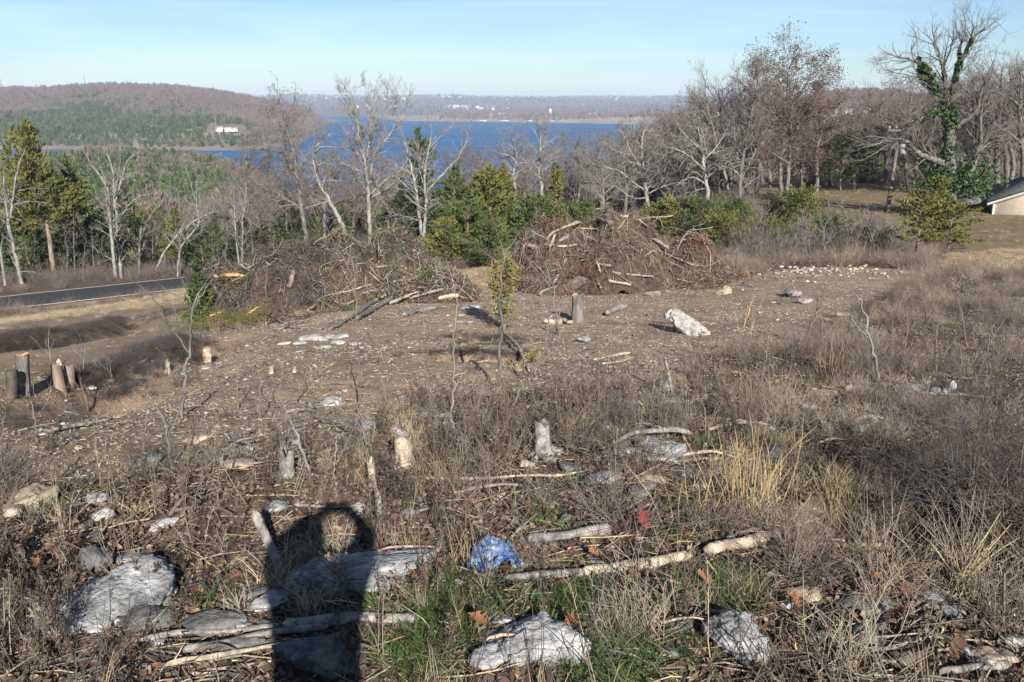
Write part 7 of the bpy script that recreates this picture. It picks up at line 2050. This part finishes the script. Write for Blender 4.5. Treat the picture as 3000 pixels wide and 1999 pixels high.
def src_fuzz(seed, m, n=70, h=.42, w=.30):
    rng = np.random.default_rng(seed); tb = Tubes()
    for k in range(n):
        a = rng.uniform(0, 6.28); el = rng.uniform(.2, 1.5)
        p = np.array([rng.normal(0, w * .25), rng.normal(0, w * .25), -.01]); d = np.array([math.cos(a) * math.cos(el), math.sin(a) * math.cos(el), math.sin(el)])
        L = h * rng.uniform(.5, 1.1); mid = p + d * L * .5 + rng.normal(0, .03, 3)
        e = mid + (d + rng.normal(0, .5, 3)) * L * .45
        tb.add([p, mid, e], [.0024, .0018, .0008], 3)
        for j in range(2):
            q = p + (mid - p) * rng.uniform(.4, 1) if j else mid + (e - mid) * rng.uniform(0, .6); v = norm(d + rng.normal(0, .7, 3)); l = L * rng.uniform(.15, .35)
            tb.add([q, q + v * l], [.0014, .0006], 3)
    return tb.mesh('fuzz', [m], smooth=False)

def src_leaf(seed, m, L=.06):
    rng = np.random.default_rng(seed)
    X, Y = np.meshgrid([-1, 0, 1], np.linspace(-1, 1, 5), indexing='ij')
    wd = np.array([.15, .8, 1.0, .7, .02]) * rng.uniform(.8, 1.2, 5)
    c = rng.uniform(.3, 1.1); tw = rng.normal(0, .45)
    V = np.stack([X * wd[None] * L * .30, Y * L * .5, (np.abs(X) * c * L * .4 * wd[None] + Y ** 2 * L * rng.uniform(-.1, .25) + tw * X * Y * L * .3)], -1).reshape(-1, 3)
    idx = np.arange(15).reshape(3, 5)
    Q = np.stack([idx[:-1, :-1], idx[1:, :-1], idx[1:, 1:], idx[:-1, 1:]], -1).reshape(-1, 4)
    return mesh_np('leaf', V, [Q], False, [m])

def src_stone(seed, m):
    V, T = rock_arr(seed, 1, (1, .75, .5), .12, 9)
    return mesh_np('pebble', V, [T], False, [m])
def src_chip(seed, m):
    rng = np.random.default_rng(seed); tb = Tubes()
    tb.add([[-.5, 0, 0], [rng.normal(0, .05), rng.normal(0, .06), .02], [.5, 0, rng.normal(0, .03)]], [.05, .075, .03], 4)
    return tb.mesh('chip', [m], rough=.3, smooth=False)
def src_stick(seed, m):
    rng = np.random.default_rng(seed); tb = Tubes()
    p = np.array([[-.5, 0, 0], [-.15, rng.normal(0, .06), .03], [.2, rng.normal(0, .08), .04], [.5, rng.normal(0, .05), .01]])
    tb.add(p, [.012, .011, .009, .004], 4)
    for j in range(rng.integers(0, 3)):
        q = p[1] + (p[2] - p[1]) * rng.uniform(); tb.add([q, q + [rng.uniform(.05, .2), rng.normal(0, .12), rng.uniform(.0, .1)]], [.007, .002], 3)
    return tb.mesh('twig', [m], smooth=False)
def src_sprig(seed, m, h=.22):
    rng = np.random.default_rng(seed); tb = Tubes(); C = []; D = []
    tb.add([[0, 0, -.01], [rng.normal(0, .02), rng.normal(0, .02), h * .5], [rng.normal(0, .04), rng.normal(0, .04), h]], [.002, .0016, .001], 3)
    for k in range(9):
        C.append([rng.normal(0, .03), rng.normal(0, .03), h * rng.uniform(.3, 1.05)]); D.append(rng.normal(size=3) + [0, 0, .2])
    V, Q, _ = tb.arrays(); V2, Q2 = quads_cloud(np.array(C), rng.uniform(.022, .04, 9), rng.uniform(.014, .022, 9), np.array(D), rng)
    return mesh_np('sprig', np.concatenate([V, V2]), [Q, Q2 + len(V)], False, [m])

source('drygrass', [src_grass(1, M['dry_grass']), src_grass(2, M['dry_grass'], 50, .22, .06), src_grass(3, M['dry_grey'], 46, .24, .06), src_grass(4, M['dry_grey'], 40, .30, .05, .004, .4), src_grass(5, M['dry_grass'], 36, .36, .04, .004, .32, .3), src_grass(6, M['dry_grey'], 54, .18, .09, .004, .8)])
source('weed', [src_weed(k, M['weed_brown'], h, s) for k, h, s in ((1, .5, 3), (2, .6, 2), (3, .42, 4), (4, .7, 2), (5, .36, 4))])
source('fuzz', [src_fuzz(1, M['weed_fuzz']), src_fuzz(2, M['weed_fuzz'], 80, .36, .36), src_fuzz(3, M['twig_red'], 64, .46, .3), src_fuzz(4, M['dry_grey'], 70, .3, .34)])
source('greengrass', [src_grass(11, M['green_grass'], 60, .13, .05, .0045, .6), src_grass(12, M['green_grass'], 70, .10, .07, .004, .7), src_grass(13, M['green_leaf'], 40, .10, .05, .008, .8)])
source('leaf', [src_leaf(k, M['leaf_litter'], .030 + .006 * k) for k in range(5)] + [src_leaf(7, M['leaf_orange'], .045), src_leaf(8, M['dead_leaf'], .06)])
source('stone', [src_stone(k, M[m_]) for k, m_ in enumerate(('stone_tan', 'stone_tan', 'limestone', 'stone_white', 'stone_tan'))])
source('chip', [src_chip(k, M[m_]) for k, m_ in enumerate(('wood_chip', 'wood_chip', 'wood_grey', 'stick_brown'))])
source('stick', [src_stick(k, M[m_]) for k, m_ in enumerate(('wood_grey', 'stick_brown', 'wood_pale', 'stick_dark', 'dry_grass'))])
source('sprig', [src_sprig(1, M['leaf_red']), src_sprig(2, M['leaf_red'], .3), src_sprig(3, M['leaf_red'], .16)])

FT = np.array([(a, b, c, d) for a, b, c, d, _ in FOOT])
FF = np.array([(a, b, c, d) for a, b, c, d, _ in FOOT + FRONT])
def free_of_stones(x, y, f=1.0, tall=True):
    ok = np.ones(len(x), bool)
    for a, b, c, d in (FF if tall else FT):
        ok &= ((x - a) / (c * f + .01)) ** 2 + ((y - b) / (d * f + .01)) ** 2 > 1
    return ok
def sample(n, rng, r0=2.1, r1=36., th=.92, pw=1.0):
    u = rng.uniform(0, 1, n)
    r = (r0 ** pw + (r1 ** pw - r0 ** pw) * u) ** (1 / pw) if pw > 0 else r0 * (r1 / r0) ** u
    t = rng.uniform(-th, th, n)
    return r * np.sin(t), r * np.cos(t), r
def blob(px, py, L):
    w = np.zeros(len(px))
    for cx, cy, sx, sy, a in L: w = w + a * np.exp(-(((px - cx) / sx) ** 2 + ((py - cy) / sy) ** 2))
    return w
COVER = []
def cover(name, src, n, seed, wfun, size, label, lift=0.0, tiltv=.12, flat=False, r0=2.1, r1=36., pw=1.0, avoid=1.0, pick=None, grow_r=0.02, zs=(.8, 1.25)):
    rng = np.random.default_rng(seed)
    n = int(n * 1.2)
    x, y, r = sample(n * 3, rng, r0, r1, pw=pw)
    P0 = np.column_stack([x, y, h_base(x, y)])
    px, py = proj(P0)
    z = zone(P0)
    w = wfun(px, py, z, r, x, y)
    k = rng.uniform(0, 1, len(x)) < w
    x, y, r, px, py = x[k][:n * 2], y[k][:n * 2], r[k][:n * 2], px[k][:n * 2], py[k][:n * 2]
    if avoid:
        k = free_of_stones(x, y, avoid, not flat); x, y, r, px, py = x[k], y[k], r[k], px[k], py[k]
    zz = H(x, y); m = len(x)
    s = rng.uniform(*size, m) * (1 + grow_r * r)
    if flat:
        e = .06
        gx = (H(x + e, y) - zz) / e; gy = (H(x, y + e) - zz) / e
        rot = np.column_stack([np.arctan(gy) + rng.normal(0, tiltv, m), -np.arctan(gx) + rng.normal(0, tiltv, m), rng.uniform(0, 6.28, m)])
    else:
        rot = np.column_stack([rng.normal(0, tiltv, m), rng.normal(0, tiltv, m), rng.uniform(0, 6.28, m)])
    nv = SRC[src][1]
    idx = pick(rng, m, px, py) if pick else rng.integers(0, nv, m)
    scatter(name, src, np.column_stack([x, y, zz + lift * s]), rot, np.column_stack([s, s, s * rng.uniform(*zs, m)]), idx, label)
    COVER.append((name, m))

WEEDB = [(1500, 1220, 330, 90, 1.0), (1850, 1200, 220, 90, .9), (760, 1330, 240, 70, .45), (1330, 1420, 260, 110, .7), (1050, 1450, 260, 110, .6), (500, 1440, 240, 90, .35), (2100, 1180, 200, 80, .7), (2650, 1050, 300, 100, .35), (1750, 1330, 200, 70, .6), (200, 1350, 240, 60, .5), (1250, 1600, 200, 90, .35), (1900, 1750, 300, 100, .3), (150, 1820, 200, 120, .45), (1300, 1800, 220, 90, .3), (30, 1850, 95, 160, .9), (2600, 1860, 350, 110, .3), (2700, 1250, 380, 260, .4), (2500, 900, 300, 80, .25), (1000, 1950, 500, 60, .25), (1900, 1900, 250, 90, .4), (400, 1760, 120, 80, .3)]
TANB = [(830, 1560, 190, 130, 1.0), (600, 1600, 200, 150, .8), (2420, 1340, 180, 110, .5), (2480, 1500, 150, 90, .5), (2180, 1520, 110, 60, .55), (300, 1420, 220, 70, .6), (2650, 1130, 220, 100, .6), (2300, 1230, 180, 90, .6), (1950, 1560, 200, 70, .5), (1500, 1800, 250, 120, .2), (2300, 1700, 220, 110, .6), (2780, 1550, 220, 130, .5), (650, 1780, 200, 100, .5), (1100, 1300, 200, 60, .4), (2700, 1850, 300, 110, .35), (400, 1800, 250, 120, .3), (1400, 1700, 250, 60, .12)]
FUZZB = [(2800, 1350, 380, 230, .9), (2650, 1080, 380, 140, .5), (2880, 900, 340, 110, .65), (2450, 880, 260, 60, .3), (2300, 1050, 260, 90, .25), (2100, 1250, 260, 100, .4), (120, 1750, 180, 170, .6), (2900, 1550, 220, 160, .9), (1700, 1450, 250, 80, .1), (350, 1500, 250, 100, .35), (1000, 1350, 350, 80, .35), (2250, 1700, 160, 30, .2)]
GREENB = [(1780, 1740, 240, 130, .8), (2080, 1780, 200, 90, .9), (2480, 1650, 180, 80, .7), (1400, 1850, 170, 110, .8), (1200, 1920, 160, 90, .8), (1780, 1950, 150, 70, .9), (2600, 1560, 200, 90, .4), (610, 1490, 90, 50, .7), (240, 1450, 90, 40, .6), (2000, 1520, 160, 50, .5), (1550, 1360, 120, 40, .5), (1680, 1390, 60, 25, .5), (2350, 1640, 150, 60, .5), (1200, 1790, 160, 60, .6), (2600, 1450, 160, 60, .3), (2700, 1260, 60, 24, .5), (60, 1440, 100, 60, .5), (1250, 1180, 40, 20, .4), (1900, 1640, 200, 40, .5)]
LEAFB = [(180, 1570, 230, 100, 1.0), (2700, 1850, 330, 150, .9), (2950, 1900, 200, 120, .8), (2400, 1930, 200, 90, .7), (1300, 1470, 260, 120, .5), (1400, 1640, 300, 90, .4), (350, 1650, 200, 90, .7), (960, 1540, 120, 70, .8), (750, 1900, 200, 100, .5)]

inw = lambda z: z['weeds']
patch = lambda x, y, s, sd, lo=-.15, hi=.35: sstep(lo, hi, n2(x, y, s, 3, sd))
cover('leaf_litter', 'leaf', 34000, 1, lambda px, py, z, r, x, y: inw(z) * np.clip(.42 + blob(px, py, LEAFB), 0, 1) * (r < 16) + .02 * z['dirt'], (.45, 1.1), 'brown fallen leaves on the ground', lift=.012, tiltv=.6, flat=True, r1=17, pw=.6, avoid=.9, pick=lambda rng, m, px, py: np.where(rng.uniform(size=m) < .012, 5, np.where(rng.uniform(size=m) < .07, 6, rng.integers(0, 5, m))))
cover('fallen_twigs', 'stick', 11000, 2, lambda px, py, z, r, x, y: inw(z) * .6 + z['dirt'] * .14, (.10, .38), 'small dry twigs strewn on the ground', lift=.03, tiltv=.16, flat=True, r1=30, pw=.6, avoid=.8, grow_r=.0)
cover('wood_chips', 'chip', 34000, 3, lambda px, py, z, r, x, y: z['dirt'] * (.3 + .7 * patch(x, y, 1.1, 2.)) + z['field'] * .06 + inw(z) * .26, (.012, .062), 'pale wood chips and splinters on the bare soil', lift=.1, tiltv=.25, flat=True, r0=2.5, r1=38, pw=1.0, avoid=0, grow_r=.018)
cover('gravel', 'stone', 36000, 4, lambda px, py, z, r, x, y: z['dirt'] * (.28 + .72 * patch(x, y, .9, 7.)) + z['field'] * .05 + inw(z) * .28, (.010, .045), 'pale gravel and grit on the bare soil', lift=.12, tiltv=.5, flat=True, r0=2.5, r1=38, pw=1.0, avoid=0, grow_r=.014)
cover('dry_grass', 'drygrass', 6300, 5, lambda px, py, z, r, x, y: inw(z) * np.clip(.08 + blob(px, py, TANB), 0, .85) * (.06 + .94 * patch(x, y, .9, 1., -.02, .32)) + z['dirt'] * .004, (.45, .95), 'dry tan grass tufts', r1=34, pw=.8, avoid=1.0)
cover('dead_weeds', 'weed', 5600, 6, lambda px, py, z, r, x, y: inw(z) * np.clip(.05 + blob(px, py, WEEDB), 0, .8) * (.08 + .92 * patch(x, y, .9, 5., -.05, .4)) + z['dirt'] * .006, (.35, .82), 'dead brown weeds standing in the clearing', r1=30, pw=.85, avoid=1.05, grow_r=.006)
cover('fine_brush', 'fuzz', 3300, 7, lambda px, py, z, r, x, y: inw(z) * np.clip(.03 + blob(px, py, FUZZB), 0, .8) * (.02 + .98 * patch(x, y, 1.2, 9., .06, .26)) , (.45, 1.05), 'fine tangled dead stems covering the slope', r1=36, pw=.9, avoid=1.0, grow_r=.010)
cover('green_grass', 'greengrass', 6500, 8, lambda px, py, z, r, x, y: inw(z) * np.clip(.015 + .6 * blob(px, py, GREENB), 0, 1) * (.15 + .85 * patch(x, y, .5, 3., 0, .35)), (.6, 1.2), 'short green grass growing between the dead weeds', r1=13, pw=.6, avoid=.95)
source('stalk', [src_stalk(k, M[m_], h) for k, (m_, h) in enumerate((('weed_brown', .6), ('dry_grey', .7), ('weed_brown', .5), ('stick_dark', .65), ('dry_grass', .55)))])
cover('weed_stalks', 'stalk', 1700, 21, lambda px, py, z, r, x, y: inw(z) * np.clip(.30 + .5 * blob(px, py, WEEDB), 0, .9) + z['dirt'] * .015, (.35, .9), 'thin upright dead weed stalks', r1=24, pw=.75, tiltv=.2, avoid=.9, grow_r=.004)
cover('red_sprigs', 'sprig', 300, 9, lambda px, py, z, r, x, y: inw(z) * np.clip(blob(px, py, [(1350, 1600, 300, 130, .9), (1700, 1680, 250, 60, .7), (1550, 1300, 120, 60, .5), (250, 1850, 150, 100, .5), (1200, 1690, 120, 80, .8), (560, 1810, 60, 40, .5), (1900, 1600, 120, 50, .3)]), 0, 1), (.4, .8), 'small sprigs with dark red leaves', r1=9, pw=.6, avoid=0)
# low dark twigs added to stand for shade along the banks and hollows
source('shadetwigs', [src_fuzz(31, M['stick_dark'], 90, .30, .5), src_fuzz(32, M['stick_dark'], 80, .24, .55), src_fuzz(33, M['shade_dark'], 90, .26, .5)])
def shade_rows():
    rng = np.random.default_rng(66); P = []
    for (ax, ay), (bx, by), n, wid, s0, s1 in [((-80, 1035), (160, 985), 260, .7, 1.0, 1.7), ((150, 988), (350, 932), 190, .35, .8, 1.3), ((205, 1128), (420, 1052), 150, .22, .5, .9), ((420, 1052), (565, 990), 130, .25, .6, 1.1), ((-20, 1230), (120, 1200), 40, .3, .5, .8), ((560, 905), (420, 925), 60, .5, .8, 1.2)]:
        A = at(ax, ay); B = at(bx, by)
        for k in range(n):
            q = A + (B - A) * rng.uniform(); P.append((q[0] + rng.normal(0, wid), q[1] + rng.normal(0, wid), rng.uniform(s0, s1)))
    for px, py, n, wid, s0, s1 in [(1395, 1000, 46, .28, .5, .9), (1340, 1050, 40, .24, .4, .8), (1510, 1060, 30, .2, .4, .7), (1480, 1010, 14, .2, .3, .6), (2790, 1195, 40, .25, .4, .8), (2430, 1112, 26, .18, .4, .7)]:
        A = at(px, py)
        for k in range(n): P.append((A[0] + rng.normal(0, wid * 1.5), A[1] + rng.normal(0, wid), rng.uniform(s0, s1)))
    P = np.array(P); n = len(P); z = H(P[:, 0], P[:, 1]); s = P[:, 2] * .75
    scatter('dark_brush', 'shadetwigs', np.column_stack([P[:, :2], z]), np.column_stack([np.zeros(n), np.zeros(n), rng.uniform(0, 6.28, n)]), np.column_stack([s, s, s * .62]), rng.integers(0, 3, n), 'low dark twig clumps standing for shade along the cut banks and hollows')  # dark_brush: added twigs standing for shade
shade_rows()
# short grass along the road, on the field, the lawn and the tan strips
cover('roadside_grass', 'drygrass', 9000, 10, lambda px, py, z, r, x, y: np.clip(z['roadside'] * .9 + z['tan'] * .9 + z['field'] * .10 * patch(x, y, 3., 2.), 0, 1) * ((road_near(x, y)[0] > 4.7)), (.7, 1.2), 'short tan grass beside the road and on the crest', r0=22, r1=95, pw=1.2, avoid=0, grow_r=.012, pick=lambda rng, m, px, py: rng.integers(0, 3, m), zs=(.4, .75))
cover('lawn_grass', 'drygrass', 5000, 11, lambda px, py, z, r, x, y: z['lawn'] * (.3 + .5 * patch(x, y, 6., 2.)), (.5, .9), 'thin dry lawn grass below the house', r0=38, r1=100, pw=1.2, avoid=0, grow_r=.010, pick=lambda rng, m, px, py: rng.integers(0, 4, m), zs=(.35, .6))
cover('slope_weeds', 'fuzz', 4200, 12, lambda px, py, z, r, x, y: z['wood'] * (.25 + .75 * patch(x, y, 3., 4.)) * (road_near(x, y)[0] > 4.2) * (1 - z['lawn']), (.8, 1.6), 'dead stems below the edge of the wood', r0=33, r1=85, pw=1.1, avoid=0, grow_r=.012)

# ------------------------------------------------------------------ the photographer, whose shadow falls into the picture
def photographer():
    gz = float(H(np.array([-.12]), np.array([-.25]))[0]) + .30
    rv, rt = rock_arr(77, 4, (1.0, .9, .62), .05)
    rv[:, 2] = np.minimum(rv[:, 2], .10)
    obj('flat_stone', mesh_np('flat_stone', rv, [rt], True, [M['limestone']]), loc=(-.12, -.25, gz - .10), label='flat grey stone the photographer stands on', cat='rock')
    t = thing('person', 'standing person in a dark jacket holding a small camera overhead, casting the ringed shadow', 'person', (-.12, -.10, gz))
    top = -gz                                      # camera height above the feet
    skin = mat('skin', (.42, .26, .19), (.52, .34, .26), 8, .55); jack = mat('jacket', (.03, .035, .05), (.06, .07, .09), 12, .85); jean = mat('jeans', (.04, .06, .11), (.08, .11, .18), 14, .85)
    hair = mat('hair', (.05, .035, .025), (.10, .07, .05), 30, .7); shoe = mat('shoe', (.05, .04, .035), (.10, .08, .07), 14, .7)
    hd = top - .175                                # head centre height
    def skinned(name, joints, edges, m, sub=2, root=0):
        me = bpy.data.meshes.new(name)
        me.from_pydata([j[:3] for j in joints], edges, [])
        me.materials.append(m)
        o = obj(name, me, t)
        sk = o.modifiers.new('skin', 'SKIN'); me.skin_vertices.new() if not me.skin_vertices else None
        for i, j in enumerate(joints):
            r = j[3] if isinstance(j[3], tuple) else (j[3], j[3])
            me.skin_vertices[0].data[i].radius = r; me.skin_vertices[0].data[i].use_root = (i == root)
        sb = o.modifiers.new('smooth', 'SUBSURF'); sb.levels = sub; sb.render_levels = sub
        sk.use_smooth_shade = True
        return o
    sh = hd - .125                                  # shoulder height
    J = []; E = []
    def add(p, r, prev=None):
        J.append((*p, r))
        if prev is not None: E.append((prev, len(J) - 1))
        return len(J) - 1
    pel = add((0, 0, .93), (.155, .11)); ab = add((0, 0, 1.10), (.135, .10), pel); ch = add((0, 0, sh - .10), (.16, .11), ab); nb = add((0, .01, sh + .05), .06, ch); nk = add((-.02, .02, hd - .11), .06, nb)
    jaw = add((-.04, .045, hd - .05), (.065, .075), nk); cr = add((-.04, .01, hd + .05), (.078, .092), jaw); add((-.04, .0, hd + .10), (.05, .06), cr)
    hx = .12                                       # camera sits above and to the right of the body axis
    hands = []
    for s in (-1, 1):
        a = add((s * .18, 0, sh), .075, ch); ex, ez = (.29, .16) if s > 0 else (-.215, .25); el = add((ex, -.02, top - ez), .055, a); fm = add((ex - .02 if s > 0 else -.13, .0, top - (.09 if s > 0 else .11)), .045, el); wr = add((hx + s * .125, .0, top - .045), .034, fm)
        pa = add((hx + s * .085, .035, top - .015), (.036, .02), wr)
        for f, (dz, ln) in enumerate(((.030, .034), (.012, .040), (-.006, .037), (-.022, .028))):
            k1 = add((hx + s * .066, .052, top + dz), .0095, pa); k2 = add((hx + s * (.066 - ln * .55), .065, top + dz + .004), .0085, k1); add((hx + s * (.066 - ln), .063, top + dz + .002), .0075, k2)
        th = add((hx + s * .070, .025, top - .035), .011, pa); add((hx + s * .045, .028, top - .030), .0095, th)
    for s in (-1, 1):
        hp = add((s * .095, 0, .86), .085, pel); kn = add((s * .105, .02, .50), .058, hp); an = add((s * .11, -.01, .09), .042, kn); add((s * .115, .10, .035), (.042, .03), an)
    body = skinned('body', J, E, skin)
    # clothing a little proud of the body
    cj = [(0, 0, .86, (.20, .14)), (0, 0, 1.10, (.20, .135)), (0, 0, sh - .10, (.215, .14)), (0, .01, sh + .04, .08)]; ce = [(0, 1), (1, 2), (2, 3)]
    for s in (-1, 1):
        b = len(cj); cj += [(s * .19, 0, sh, .105), ((.29, -.02, top - .16, .07) if s > 0 else (-.215, -.02, top - .25, .095)), ((.265, .0, top - .06, .055) if s > 0 else (-.12, .0, top - .11, .085))]; ce += [(2, b), (b, b + 1), (b + 1, b + 2)]
    skinned('jacket', cj, ce, jack)
    tj = [(0, 0, .95, (.165, .12))]; te = []
    for s in (-1, 1):
        b = len(tj); tj += [(s * .095, 0, .84, .10), (s * .105, .02, .50, .073), (s * .11, -.005, .11, .062)]; te += [(0, b), (b, b + 1), (b + 1, b + 2)]
    skinned('trousers', tj, te, jean)
    for s in (-1, 1):
        skinned('shoe', [(s * .112, -.05, .05, (.045, .05)), (s * .115, .06, .045, (.047, .042)), (s * .118, .16, .035, (.04, .03))], [(0, 1), (1, 2)], shoe, root=1)
    V, T = ICO[4]
    V = norm(V); k = V * np.array([.088, .104, .115]) * (1 + .05 * fbm(V * 6, 3)[:, None]) + np.array([-.04, -.005, hd + .05])
    keep = (k[T].mean(1)[:, 1] < .045) & (k[T].mean(1)[:, 2] > hd - .05) | (k[T].mean(1)[:, 2] > hd + .105)
    obj('hair', mesh_np('hair', k, [T[keep]], True, [hair]), t)
    for s in (-1, 1):
        V3 = norm(ICO[2][0]); obj('ear', mesh_np('ear', V3 * [.012, .02, .032] + [s * .083 - .04, .0, hd + .01], [ICO[2][1]], True, [skin]), t)
        obj('eye', mesh_np('eye', V3 * .013 + [s * .032 - .04, .096, hd + .035], [ICO[2][1]], True, [wall_w]), t)
    obj('nose', mesh_np('nose', norm(ICO[2][0]) * [.014, .022, .024] + [-.04, .112, hd + .005], [ICO[2][1]], True, [skin]), t)
    obj('mouth', mesh_np('mouth', norm(ICO[2][0]) * [.026, .008, .006] + [-.04, .108, hd - .045], [ICO[2][1]], True, [M['leaf_red']]), t)
    # the pocket camera between the hands, just behind the viewpoint
    blk = mat('camera_black', (.02, .02, .02), (.04, .04, .04), 20, .5)
    c = thing('pocket_camera', 'small dark pocket camera held overhead between two hands', 'camera', (0, -.045, 0))
    V, Q = box_arr(-.052, -.012, -.031, .052, .012, .031); obj('case', mesh_np('case', V, [Q], False, [blk]), c)
    tb = Tubes(); tb.add([[0, .012, 0], [0, .022, 0]], [.02, .018], 16); obj('lens', tb.mesh('lens', [glass_d]), c)
    V, Q = box_arr(.018, -.006, .031, .034, .006, .036); obj('shutter_button', mesh_np('shutter_button', V, [Q], False, [M['limestone']]), c)
photographer()
# ------------------------------------------------------------------ air
def haze():
    V, Q = box_arr(-9500, -1000, -92, 9500, 8400, 95)
    m = bpy.data.materials.new('haze_air')
    m.use_nodes = True
    n, l = m.node_tree.nodes, m.node_tree.links
    n.clear()
    out = n.new('ShaderNodeOutputMaterial')
    v = n.new('ShaderNodeVolumePrincipled')
    v.inputs['Color'].default_value = (.62, .76, 1.0, 1)
    v.inputs['Density'].default_value = 1.2e-4
    v.inputs['Anisotropy'].default_value = 0.0
    l.new(v.outputs['Volume'], out.inputs['Volume'])
    m.cycles.homogeneous_volume = True
    me = mesh_np('haze', V, [Q], False, [m])
    obj('haze', me, kind='stuff', label='thin blue haze in the distance')
haze()
